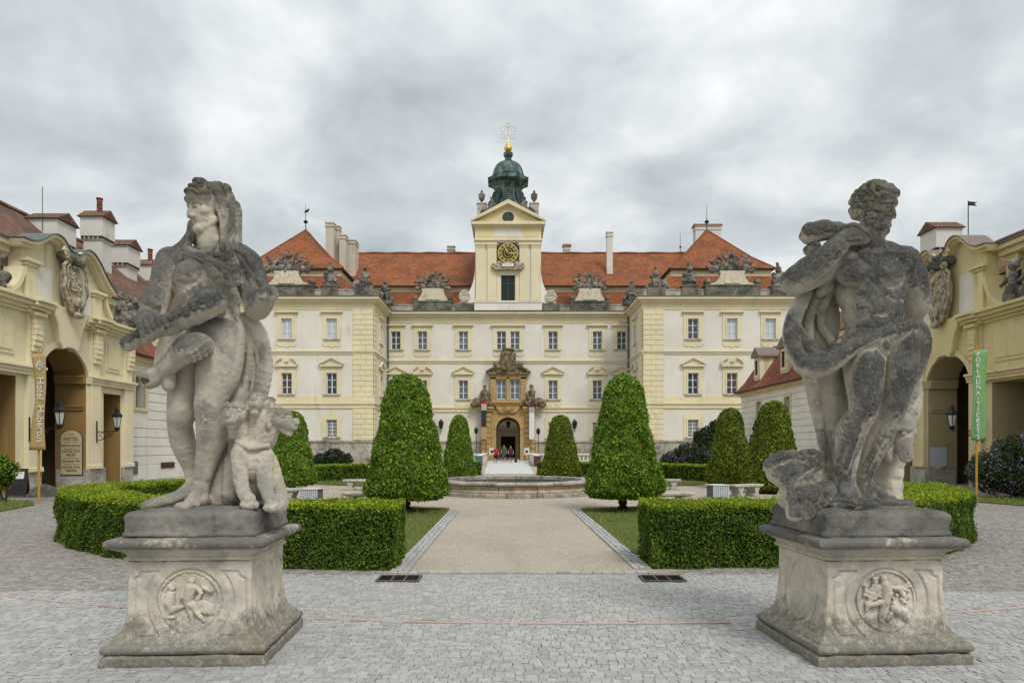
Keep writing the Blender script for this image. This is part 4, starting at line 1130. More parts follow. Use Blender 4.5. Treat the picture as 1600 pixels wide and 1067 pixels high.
def side_range(s):
    word = 'left' if s < 0 else 'right'
    X0, Y0 = GATE[s]; T = side_frame(s)
    root = thing('gate_pavilion', {-1: 'weathered yellow baroque gateway with hotel sign under its arch', 1: 'yellow baroque gateway with white notice in its arch behind purple lilac'}[s], 'gateway', (X0, Y0, 0))
    def B(): m = MB(); m.T = T; return m
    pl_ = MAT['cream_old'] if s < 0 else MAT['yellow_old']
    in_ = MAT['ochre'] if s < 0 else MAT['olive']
    # wall with arch and two square openings
    m = B(); ha, zs = 1.45, 4.30
    arch = [(-ha*math.cos(a), zs+1.30*math.sin(a)) for a in np.linspace(0, math.pi, 25)]
    m.prism([(-2.5, 0), (-ha, 0)] + arch + [(ha, 0), (2.5, 0), (2.5, 7.0), (-2.5, 7.0)], -.6, 0)
    m.prism([(2.5, 0), (2.62, 0), (2.62, 4.0), (3.95, 4.0), (3.95, 0), (4.75, 0), (4.75, 7), (2.5, 7)], -.6, 0)
    m.prism([(-2.5, 0), (-2.62, 0), (-2.62, 4.2), (-4.7, 4.2), (-4.7, 0), (-13, 0), (-13, 7), (-2.5, 7)], -.6, 0)
    mk('gate_wall', m, pl_, root)
    m = B(); ap_ = [(-ha, 0)]+arch+[(ha, 0)]
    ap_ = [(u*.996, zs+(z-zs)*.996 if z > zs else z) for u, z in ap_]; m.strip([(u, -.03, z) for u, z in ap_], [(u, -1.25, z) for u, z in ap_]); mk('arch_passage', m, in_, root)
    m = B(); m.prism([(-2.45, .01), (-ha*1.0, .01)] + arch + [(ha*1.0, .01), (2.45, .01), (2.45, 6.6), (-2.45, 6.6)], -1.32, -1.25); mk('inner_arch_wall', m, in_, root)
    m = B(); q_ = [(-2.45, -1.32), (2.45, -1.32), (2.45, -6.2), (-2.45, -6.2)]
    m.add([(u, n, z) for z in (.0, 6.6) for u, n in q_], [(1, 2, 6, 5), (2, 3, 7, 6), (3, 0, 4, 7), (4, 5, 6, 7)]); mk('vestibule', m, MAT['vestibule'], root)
    m = B(); m.box(-1.2, 1.2, -6.19, -6.1, 0, 3.4); mk('vestibule_door', m, MAT['darkroom'], root)
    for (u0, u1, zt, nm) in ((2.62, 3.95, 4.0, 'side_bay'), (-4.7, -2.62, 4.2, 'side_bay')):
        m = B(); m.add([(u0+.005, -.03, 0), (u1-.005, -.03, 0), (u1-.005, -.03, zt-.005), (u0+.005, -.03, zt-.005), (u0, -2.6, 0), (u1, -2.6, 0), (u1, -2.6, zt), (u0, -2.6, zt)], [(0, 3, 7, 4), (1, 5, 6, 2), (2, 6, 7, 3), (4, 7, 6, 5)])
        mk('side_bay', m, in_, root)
        m = B(); m.box(u0+.25, u1-.25, -2.58, -2.5, .0, zt-.5); mk('bay_door', m, MAT['darkwood'], root)
    # pilasters
    for u0, u1, n_ in ((1.50, 2.22, .16), (-2.22, -1.50, .16), (4.05, 4.75, .14), (-5.5, -4.75, .14), (-8.6, -7.8, .14)):
        m = B(); m.box(u0, u1, -.02, n_, .75, 4.3); m.box(u0+.06, u1-.06, -.02, n_-.02, 4.62, 6.55)
        m.box(u0-.04, u1+.04, -.02, n_+.05, .75, .92); mk('pilaster', m, pl_, root, bevel=.02)
        m = B()                                     # consoles under the cornice
        for k in range(7):
            z0 = 5.15+k*.2; d = .10+.10*math.sin(k/6*math.pi*.9)
            m.box(u0+.14, u1-.14, n_-.02, n_-.02+d, z0, z0+.2)
        m.box(u0+.05, u1-.05, n_-.02, n_+.26, 6.45, 6.58); mk('console', m, pl_, root, bevel=.03)
    for u0, u1 in ((ha, 2.62), (-2.62, -ha), (3.95, 4.75), (-13, -4.7)):
        m = B(); m.box(u0, u1, -.02, .12, 0, .76); mk('plinth', m, MAT['greystone'], root, bevel=.02)
    m = B(); m.box(1.40, 1.46, -1.24, -.01, 0, .74); mk('plinth', m, MAT['greystone'], root)
    # impost mouldings
    def impost(u0, u1, lay, nm, z_=0):
        m = B()
        for p, z0, z1 in lay: m.box(u0, u1, -.02, p, z0+z_, z1+z_)
        mk(nm, m, pl_, root, bevel=.015)
    IM = [(.20, 4.28, 4.40), (.24, 4.40, 4.52), (.32, 4.52, 4.62)]
    for u0, u1 in ((1.42, 4.82), (-13, -1.42)): impost(u0, u1, IM, 'impost')
    m = B()
    for p, z0, z1 in IM: m.box(1.36-p*.5, 1.47, -1.24, -.01, z0, z1)
    mk('impost', m, in_, root)
    m = B(); m.box(1.38, 1.47, -1.1, -.15, 3.2, 3.32); m.box(1.34, 1.47, -1.16, -.1, 3.32, 3.42); mk('reveal_panel', m, in_, root)
    # raised panels
    for u0, u1, z0, z1 in ((2.72, 3.85, 4.95, 6.35), (-4.55, -2.75, 4.95, 6.35), (-7.6, -5.7, 4.95, 6.35)):
        m = B(); m.box(u0, u1, -.02, .05, z0, z1); m.box(u0+.14, u1-.14, .04, .09, z0+.14, z1-.14); mk('wall_panel', m, pl_, root, bevel=.02)
    # archivolt band and keystone
    m = B(); a2 = [(-(ha+.22)*math.cos(a), zs+1.52*math.sin(a)) for a in np.linspace(0, math.pi, 25)]; m.prism(arch+a2[::-1], -.05, .10); mk('archivolt', m, pl_, root)
    m = B(); m.prism([(-.45, 5.45), (-.6, 5.7), (-.75, 6.3), (-1.1, 6.9), (-1.1, 7.1), (1.1, 7.1), (1.1, 6.9), (.75, 6.3), (.6, 5.7), (.45, 5.45), (.2, 5.55), (-.2, 5.55)], -.05, .28); mk('keystone_panel', m, pl_, root, bevel=.04)
    # main cornice
    CL = [(.12, 6.55, 6.66), (.26, 6.66, 6.78), (.42, 6.78, 6.92), (.55, 6.92, 7.04)]
    for u0, u1 in ((1.1, 4.85), (-13, -1.1)): impost(u0, u1, CL, 'cornice')
    for u0, u1 in ((1.42, 2.35), (-2.35, -1.42), (4.0, 4.92)): impost(u0, u1, [(p+.16, a+.004, b-.004) for p, a, b in CL], 'cornice_break')
    # gable
    def soft(pts, n=5):
        q = np.array(pts, float); out = []
        for i in range(len(q)-1):
            p0, p1, p2, p3 = q[max(i-1, 0)], q[i], q[i+1], q[min(i+2, len(q)-1)]
            for t in np.linspace(0, 1, n, endpoint=False): out.append(tuple(.5*(2*p1+(p2-p0)*t+(2*p0-5*p1+4*p2-p3)*t*t+(3*p1-p0-3*p2+p3)*t**3)))
        return out+[tuple(q[-1])]
    side_ = [(3.5, 7.03)] + [(3.5-1.1*math.sin(a), 7.03+1.5*(1-math.cos(a))) for a in np.linspace(.1, R(90), 10)]
    far_ = soft([(2.72, 8.42), (2.35, 8.72), (1.95, 9.15), (1.6, 9.62), (1.2, 10.0), (.82, 10.1), (.55, 9.95), (.4, 9.72), (0, 9.6)])
    near_ = soft([(2.75, 9.32), (2.3, 9.36), (1.85, 9.58), (1.45, 9.95), (1.1, 10.15), (.78, 10.12), (.55, 9.95), (.4, 9.72), (0, 9.6)])
    kz = .78 if s < 0 else 1.0
    far_ = [(u, 7.05+(z-7.05)*kz) for u, z in far_]; near_ = [(u, 7.05+(z-7.05)*kz) for u, z in near_]; side_ = [(u, 7.03+(z-7.03)*kz) for u, z in side_]
    zk = lambda z: 7.05+(z-7.05)*kz
    near_s = side_[:-1]+[(2.4, zk(8.6)), (2.4, zk(9.3))]
    poly = side_+[(2.4, zk(8.6))]+far_[4:] + [(-u, z) for u, z in (near_s+near_[4:-1])[::-1]]
    m = B(); m.prism(poly, -.45, .02); mk('gable', m, pl_, root)
    for q, topc, sd_ in ((1, far_, side_), (-1, near_, near_s)):
        m = B(); m.box(*sorted((q*.78, q*1.62)), 0, .06, 7.15, zk(8.8)); mk('gable_panel', m, MAT['white_old'], root)
        zc_ = zk(8.55 if q > 0 else 8.9)
        m = B(); m.box(*sorted((q*1.72, q*2.32)), 0, .14, 7.05, zc_-.25); m.box(*sorted((q*1.66, q*2.38)), 0, .2, zc_-.25, zc_-.13); m.box(*sorted((q*1.6, q*2.46)), 0, .3, zc_-.13, zc_); mk('gable_pilaster', m, pl_, root, bevel=.02)
        lo_ = [(q*u, z) for u, z in topc]; md_ = [(q*u*1.02, z+.10) for u, z in topc]; hi_ = [(q*u*1.04, z+.20) for u, z in topc]
        m = B(); m.prism(lo_+md_[::-1], -.6, .30); mk('gable_coping', m, pl_, root)
        m = B(); m.prism([(u, z+.003) for u, z in md_]+hi_[::-1], -.62, .46); mk('coping_moulding', m, pl_, root)
        m = B(); m.prism([(u, z+.005) for u, z in hi_]+[(u*1.01, z+.05) for u, z in hi_][::-1], -.66, .52); mk('coping_flashing', m, MAT['brownlead'] if s > 0 else MAT['lead'], root)
        m = B(); c_ = (q*.46, zk(9.86)); sp_ = [(c_[0]+q*.20*(1-i/34)*math.cos(i/29*R(560)), .40, c_[1]+.20*(1-i/34)*math.sin(i/29*R(560))) for i in range(30)]; m.tube(sp_, .055, 6); mk('coping_volute', m, pl_, root)
        m = B(); si = [(q*u, z) for u, z in side_[:-1]]; so_ = [(q*(u+.14), z+.10) for u, z in side_[:-1]]
        m.prism(si+so_[::-1], -.5, .22); mk('gable_scroll', m, pl_, root)
    cartouche(s, root)
    # attic behind the sculptures, running on towards the camera
    m = B(); za = zk(9.3); m.box(-13, -2.35, -1.2, -.75, 7.0, za-.2); m.box(-13, -2.5, -1.3, -.30, za-.2, za+.02); m.box(-13, -2.5, -1.3, -.12, za+.02, za+.2); m.box(-5.0, -4.2, -.76, -.5, 7.0, za-.2); m.box(-3.3, -2.7, -.76, -.5, 7.0, za-.2); mk('attic_wall', m, pl_, root, bevel=.02)
    m = B(); m.box(-13, -2.5, -1.4, -.06, za+.2, za+.28); mk('attic_flashing', m, MAT['brownlead'] if s > 0 else MAT['lead'], root)

    # ---- hotel body and brown roof behind
    hb = thing('hotel_range', {-1: 'tall range behind the left gateway with brown tiled roof and capped chimneys', 1: 'tall range behind the right gateway with reddish brown roof and one chimney'}[s], 'building', (X0+s*5, Y0+6, 0))
    m = B(); m.box(-14, 5, -12, -6.4, 0, 6.8); m.box(-14, 5, -12, -1.45, 6.8, 8.65); m.box(5, 20, -12, -1.45, 0, 8.6); mk('body_wall', m, MAT['white_old'], hb)
    m = B(); m.box(-14, 20, -1.45, -1.15, 8.35, 8.7); mk('eave_cornice', m, pl_, hb)
    m = B(); zr = 13.0 if s < 0 else 12.1; prof = [(-1.0, 8.68), (-6.2, zr), (-11.6, 8.68)]
    m.T = lambda p: T((p[1], p[0], p[2])); m.prism(prof, -14, 20.5); rf = mk('roof', m, MAT['tile_brown'], hb)
    m = B(); m.tube([(u, -6.2, zr+.02) for u in np.linspace(-14, 20.5, 20)], .14, 6); mk('ridge_tiles', m, MAT['tile_brown'], rf)
    def stack(px0, px1, pyt, pyb, X, ww=1.05, pot=True):
        Yc = X*F/((px0+px1)/2-VX); zt = EYE+(VY-pyt)*Yc/F; zb = EYE+(VY-pyb)*Yc/F-1.2
        m = MB(); h = ww/2; m.box(X-h*.82, X+h*.82, Yc-h*.82, Yc+h*.82, zb, zt-1.25); m.box(X-h, X+h, Yc-h, Yc+h, zt-1.0, zt)
        m.frustum((X-h*.82, X+h*.82, Yc-h*.82, Yc+h*.82), zt-1.25, (X-h, X+h, Yc-h, Yc+h), zt-1.12); m.box(X-h*.9, X+h*.9, Yc-h*.9, Yc+h*.9, zt-1.12, zt-1.0)
        ch = mk('chimney', m, MAT['chimney_white'], hb, bevel=.015)
        for k in range(5):
            m = MB(); m.box(X-h*.92+k*h*.4, X-h*.92+k*h*.4+.1, Yc-h-.01, Yc-h*.9+.02, zt-1.12, zt-1.02); mk('smoke_slot', m, MAT['darkroom'], ch)
            m = MB(); m.box(*sorted((X-s*(h*.9-.02), X-s*(h+.01))), Yc-h*.92+k*h*.4, Yc-h*.92+k*h*.4+.1, zt-1.12, zt-1.02); mk('smoke_slot', m, MAT['darkroom'], ch)
        m = MB(); e = .12; m.add([(X-h-e, Yc-h-e, zt), (X+h+e, Yc-h-e, zt), (X+h+e, Yc+h+e, zt), (X-h-e, Yc+h+e, zt), (X-h-e, Yc, zt+.5), (X+h+e, Yc, zt+.5)], [(0, 1, 5, 4), (2, 3, 4, 5), (0, 4, 3), (1, 2, 5), (3, 2, 1, 0)])
        mk('chimney_cap', m, MAT['tile_brown'], ch)
        if pot: m = MB(); m.lathe([(.14, 0), (.14, .75), (.17, .78), (.17, .85)], (X+.1, Yc, zt+.3), 8); mk('chimney_pot', m, MAT['tile_red'], ch)
    if s < 0:
        stack(57, 104, 349, 380, -22.6, 1.5, False); stack(135, 170, 344, 410, -21.6, 1.15); stack(170, 212, 388, 430, -22.2, 1.35, False); stack(214, 250, 418, 445, -22.6, 1.3)
        m = MB(); m.tube([P(66, 360, 33), P(66, 292, 33)], .02, 5); mk('aerial', m, MAT['lead'], hb)
    else:
        stack(1447, 1494, 362, 395, 22.4, 1.35, False)
        m = MB(); m.tube([P(1513, 400, 33), P(1513, 314, 33)], .025, 5); q = P(1513, 318, 33)
        m.prism([(q[0], q[2]+.1), (q[0]+.45, q[2]+.06), (q[0]+.3, q[2]-.02), (q[0]+.42, q[2]-.12), (q[0], q[2]-.1)], 32.99, 33.01); mk('weather_vane', m, MAT['iron'], hb)

    # ---- low rusticated range towards the palace
    n0 = -.6 if s > 0 else -.75; u0, u1 = 4.75, (57.0 if s > 0 else 46.5)-Y0
    lr = thing('low_range', {-1: 'low white range with grooved wall beyond the left gateway', 1: 'low cream range with grooved wall, red mansard roof and dormers'}[s], 'building', (X0, Y0+18, 0))
    wins = [(yy-Y0-.45, yy-Y0+.45) for yy in ((33.8, 39.3, 44.2) if s < 0 else (53.0, 47.6, 42.2, 36.8))]
    m = B(); wall_pts = []
    us = sorted([u0, u1]+[w for q in wins for w in q])
    for a, b in zip(us, us[1:]):
        isw = any(abs(a-w[0]) < 1e-6 for w in wins)
        if isw: m.box(a, b, n0-.5, n0, 0, 3.6); m.box(a, b, n0-.5, n0, 5.15, 5.75); m.box(a, b, n0-.6, n0-.5, 3.6, 5.15)
        else: m.box(a, b, n0-.5, n0, 0, 5.75)
    m.box(u0, u1, n0-6, n0-.6, 0, 5.7); mk('range_wall', m, MAT['white_old'], lr)
    for i in range(11):
        z0 = .78+i*.455; z1 = z0+.425
        seg = [(u0+.15, u1)]
        for w in wins:
            if z1 > 3.3 and z0 < 5.3:
                ns = []
                for a, b in seg:
                    if a < w[0]-.25 and b > w[1]+.25: ns += [(a, w[0]-.25), (w[1]+.25, b)]
                    else: ns.append((a, b))
                seg = ns
        for a, b in seg:
            m = B(); m.box(a, b, n0-.01, n0+.05, z0, z1); mk('rustication_band', m, MAT['white_old'], lr, bevel=.02)
    m = B(); m.box(u0+.1, u1, n0-.01, n0+.09, 0, .76); mk('range_plinth', m, MAT['white_old'], lr, bevel=.02)
    for a, b in wins:
        m = B(); m.box(a-.22, a, n0-.02, n0+.07, 3.45, 5.3); m.box(b, b+.22, n0-.02, n0+.07, 3.45, 5.3); m.box(a, b, n0-.02, n0+.07, 5.15, 5.3); m.box(a, b, n0-.3, n0+.07, 3.45, 3.6)
        w_ = mk('window', m, MAT['yellow_old'], lr)
        m = B(); m.box(a, b, n0-.42, n0-.38, 3.6, 5.15); mk('pane', m, MAT['glass_r'], w_)
        m = B(); m.box((a+b)/2-.03, (a+b)/2+.03, n0-.38, n0-.34, 3.6, 5.15); m.box(a, b, n0-.38, n0-.34, 4.6, 4.66); mk('frame', m, MAT['darkwood'], w_)
    m = B()
    for p, z0, z1 in ((.12, 5.72, 5.86), (.24, 5.86, 6.0), (.36, 6.0, 6.12)): m.box(u0+.2, u1+.1, n0-.1, n0+p, z0, z1)
    mk('range_cornice', m, MAT['yellow_old'], lr, bevel=.02)
    m = B(); m.box(u0+.2, u1+.4, n0+.36, n0+.52, 6.05, 6.17); mk('range_gutter', m, MAT['darkwood'], lr)
    m = MB(); m.T = lambda p: T((p[1], p[0], p[2]))
    ur = 7.0 if s < 0 else 4.9
    m.prism([(n0+.45, 6.13), (n0-.4, 7.0), (n0-2.4, 9.9), (n0-4.2, 10.3), (n0-6, 6.2)], ur, u1+.5); rr = mk('mansard_roof', m, MAT['tile_red'], lr)
    if s < 0:
        m = MB(); m.T = lambda p: T((p[1], p[0], p[2])); m.prism([(n0+.45, 6.13), (n0-.8, 7.3), (n0-1.0, 7.3), (n0-1.0, 6.2)], 4.9, 7.0); mk('lean_to_roof', m, MAT['tile_red'], lr)
    for yy in ((54.3, 49.0, 43.6, 38.2) if s > 0 else (36.5, 41.9)):
        u = yy-Y0; nf = n0-.3
        m = B(); m.box(u-.62, u+.62, nf-2.2, nf, 6.95, 8.75); dm = mk('dormer', m, MAT['cream_old'], lr)
        m = B(); m.box(u-.30, u+.30, nf, nf+.02, 7.35, 8.5); mk('dormer_window', m, MAT['darkroom'], dm)
        m = B()
        for a, b, z0, z1 in ((u-.42, u-.30, 7.3, 8.55), (u+.30, u+.42, 7.3, 8.55), (u-.42, u+.42, 8.5, 8.65), (u-.5, u+.5, 7.15, 7.35)): m.box(a, b, nf, nf+.08, z0, z1)
        mk('dormer_surround', m, MAT['cream_old'], dm)
        m = B(); m.prism([(u-.85, 8.75), (u+.85, 8.75), (u+.82, 8.9), (u, 9.55), (u-.82, 8.9)], nf-2.3, nf+.22); mk('dormer_roof', m, MAT['brownlead'], dm)
    if s < 0:
        m = B(); m.box(6.0, 6.5, n0+.09, n0+.14, .35, .95); mk('cellar_window', m, MAT['lead'], lr)
        m = B(); m.box(8.8, 10.2, n0+.09, n0+.13, .55, .85); mk('vent_grille', m, MAT['darkwood'], lr)
    return root
gates = {s: side_range(s) for s in (-1, 1)}

# ------------------------------------------------------------------ planting
MAT['box_leaf'] = leafmat('box_hedge_leaf', (0.032, 0.070, 0.006), (0.085, 0.155, 0.011), (0.21, 0.31, 0.022), .35, .4)
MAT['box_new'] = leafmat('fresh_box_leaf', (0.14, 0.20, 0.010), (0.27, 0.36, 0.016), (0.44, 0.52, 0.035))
MAT['horn_leaf'] = leafmat('hornbeam_leaf', (0.050, 0.105, 0.010), (0.13, 0.24, 0.020), (0.36, 0.50, 0.05), .35, .18)
MAT['yew_leaf'] = leafmat('golden_green_leaf', (0.06, 0.095, 0.010), (0.14, 0.195, 0.016), (0.34, 0.41, 0.04), .35, .5)
MAT['dark_leaf'] = leafmat('dark_shrub_leaf', (0.015, 0.03, 0.012), (0.03, 0.055, 0.02), (0.06, 0.09, 0.03))
MAT['lilac_leaf'] = leafmat('lilac_leaf', (0.02, 0.045, 0.014), (0.04, 0.08, 0.022), (0.09, 0.13, 0.04))
MAT['lilac_flower'] = leafmat('lilac_blossom', (0.22, 0.13, 0.26), (0.36, 0.24, 0.42), (0.55, 0.44, 0.60), 0.2)
MAT['rose'] = leafmat('red_blossom', (0.35, 0.05, 0.06), (0.5, 0.15, 0.12), (0.6, 0.4, 0.35), 0.2)
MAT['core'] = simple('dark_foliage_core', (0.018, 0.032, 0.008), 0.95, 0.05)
MAT['bark'] = stone('dark_bark', (0.085, 0.065, 0.05), (0.03, 0.025, 0.02), amt=(.4, .6), scale=6, bscale=60, bump=.9)
MAT['grass'] = leafmat('grass_blade', (0.10, 0.14, 0.025), (0.20, 0.25, 0.05), (0.34, 0.36, 0.10), 0.3)

def leaf_arrays(Pn, Nn, size, spread=0.8, rng=RNG, wide=0.62):
    n = len(Pn); nn = Nn + rng.normal(0, spread, (n, 3)); nn /= np.linalg.norm(nn, axis=1)[:, None]+1e-9
    t = np.cross(nn, rng.normal(0, 1, (n, 3))); t /= np.linalg.norm(t, axis=1)[:, None]+1e-9
    b = np.cross(nn, t); sz = size*(.55+.95*rng.random((n, 1))**1.5)
    bend = nn*sz*0.12
    V = np.stack([Pn-t*sz*.5, Pn+b*sz*wide*.5+bend, Pn+t*sz*.5, Pn-b*sz*wide*.5+bend], 1).reshape(-1, 3)
    return V, np.arange(4*n).reshape(-1, 4)

PROF = np.array([(0, .70), (.015, .92), (.05, 1.0), (.25, .875), (.45, .745), (.65, .615), (.80, .52), (.88, .465), (.94, .385), (.975, .26), (1, 0.0)])
def topiary(label, px, py, pxl, pxr, pyt, pyb, kind, n_leaf, lsize, seed, cat='topiary tree', rmul=.935):
    Y = EYE*F/(py-VY); base = P(px, py, Y); base[2] = 0
    sc = Y/F; rmax = (pxr-pxl)/2*sc*rmul; zt = EYE+(VY-pyt)*sc; zb = EYE+(VY-pyb)*sc
    cxo = ((pxl+pxr)/2-px)*sc
    rg_ = np.random.default_rng(seed)
    root = thing('topiary_tree', label, cat, tuple(base), 'clipped topiary trees')
    m = MB(); tr = .055*rmax*1.7+.03
    m.tube([(0, 0, -.02), (0.01, 0, .12), (0, .01, zb*.5), (0.02, 0, zb+.5), (0, 0, zb+1.0)], [tr*1.5, tr*1.12, tr, tr*1.05, tr*.7], 12)
    for k in range(6):
        a = k*1.05; m.tube([(0, 0, zb*.9), (.35*rmax*math.cos(a), .35*rmax*math.sin(a), zb+.25), (.6*rmax*math.cos(a), .6*rmax*math.sin(a), zb+.6)], [tr*.5, tr*.35, tr*.2], 6)
    mk('trunk', m, MAT['bark'], root, (0, 0, 0), local=True, smooth=True)
    H = zt-zb
    # sample the profile by area
    tt = rg_.random(n_leaf*3); rr = np.interp(tt, PROF[:, 0], PROF[:, 1])
    keep = rg_.random(len(tt)) < rr/1.02; tt = tt[keep][:n_leaf]; rr = rr[keep][:n_leaf]
    an = rg_.uniform(0, 2*math.pi, len(tt))
    lump = 1+.035*np.sin(3*an+seed)+.03*np.sin(7*an+9*tt+seed)+.025*np.sin(17*tt+2*an)
    dep = 1-np.abs(rg_.normal(0, .055, len(tt)))+.02; spr = rg_.random(len(tt)) < .08; dep[spr] += rg_.uniform(0, .10, spr.sum())
    Pq = np.stack([rr*np.cos(an)*rmax, rr*np.sin(an)*rmax, tt*H], 1)+40; cl = vnoise(Pq, 3.4, seed)+.6*vnoise(Pq, 8.0, seed+9)
    dep += .055*cl
    r = rr*rmax*lump*dep
    Pn = np.stack([cxo*tt*1.0+r*np.cos(an), r*np.sin(an), zb+H*tt+rg_.normal(0, .02, len(tt))], 1)
    slope = np.gradient(PROF[:, 1], PROF[:, 0]); sl = np.interp(tt, PROF[:, 0], slope)*rmax/H
    Nn = np.stack([np.cos(an), np.sin(an), -np.clip(sl, -3, 3)], 1); Nn /= np.linalg.norm(Nn, axis=1)[:, None]
    # underside and dome fill
    nb = n_leaf//10; a2 = rg_.uniform(0, 6.28, nb); r2 = np.sqrt(rg_.random(nb))*rmax*.9
    Pb = np.stack([r2*np.cos(a2), r2*np.sin(a2), zb+rg_.uniform(-.05, .06, nb)*1.0], 1); Nb = np.tile([0, 0, -1.0], (nb, 1))
    nt = n_leaf//14; a3 = rg_.uniform(0, 6.28, nt); r3 = np.sqrt(rg_.random(nt))*rmax*.30
    Pt = np.stack([cxo+r3*np.cos(a3), r3*np.sin(a3), zt-.03-(r3/rmax)**2*.55*H*.9+rg_.normal(0, .025, nt)], 1); Nt = np.tile([0, 0, 1.0], (nt, 1))
    V, Q = leaf_arrays(np.concatenate([Pn, Pb, Pt]), np.concatenate([Nn, Nb, Nt]), lsize, .75, rg_)
    mi = np.zeros(len(Q), int)
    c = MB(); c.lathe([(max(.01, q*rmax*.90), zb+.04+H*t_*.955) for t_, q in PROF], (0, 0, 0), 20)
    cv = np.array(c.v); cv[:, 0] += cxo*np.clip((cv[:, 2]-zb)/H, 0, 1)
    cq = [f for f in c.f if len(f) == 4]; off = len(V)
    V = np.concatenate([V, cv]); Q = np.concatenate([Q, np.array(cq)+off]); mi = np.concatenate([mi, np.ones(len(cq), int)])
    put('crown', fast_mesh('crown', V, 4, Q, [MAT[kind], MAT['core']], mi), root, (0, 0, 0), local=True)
    return root
topiary('tall clipped cone tree by the path, left of the fountain, fresh green', 634, 800, 566, 702, 586, 776, 'horn_leaf', 44000, .077, 1)
topiary('tall clipped cone tree by the path, right of the fountain, fresh green', 973, 799, 911, 1036, 586, 774, 'horn_leaf', 44000, .077, 2)
topiary('small green cone tree beyond the fountain, left of the portal', 716, 751, 689, 746, 649, 746, 'horn_leaf', 18000, .10, 3)
topiary('small olive cone tree beyond the fountain, right of the portal', 877, 750, 843, 909, 649, 744, 'yew_leaf', 18000, .10, 4)
topiary('green cone tree behind the three headed stone dog', 456, 764, 418, 497, 643, 756, 'horn_leaf', 19000, .095, 5)
topiary('olive green cone tree left of its taller twin before the cream range', 1141, 762, 1103, 1180, 638, 756, 'yew_leaf', 19000, .095, 6)
topiary('tallest of the two olive cone trees beside the right stone statue', 1209, 770, 1163, 1256, 627, 764, 'yew_leaf', 21000, .09, 7)

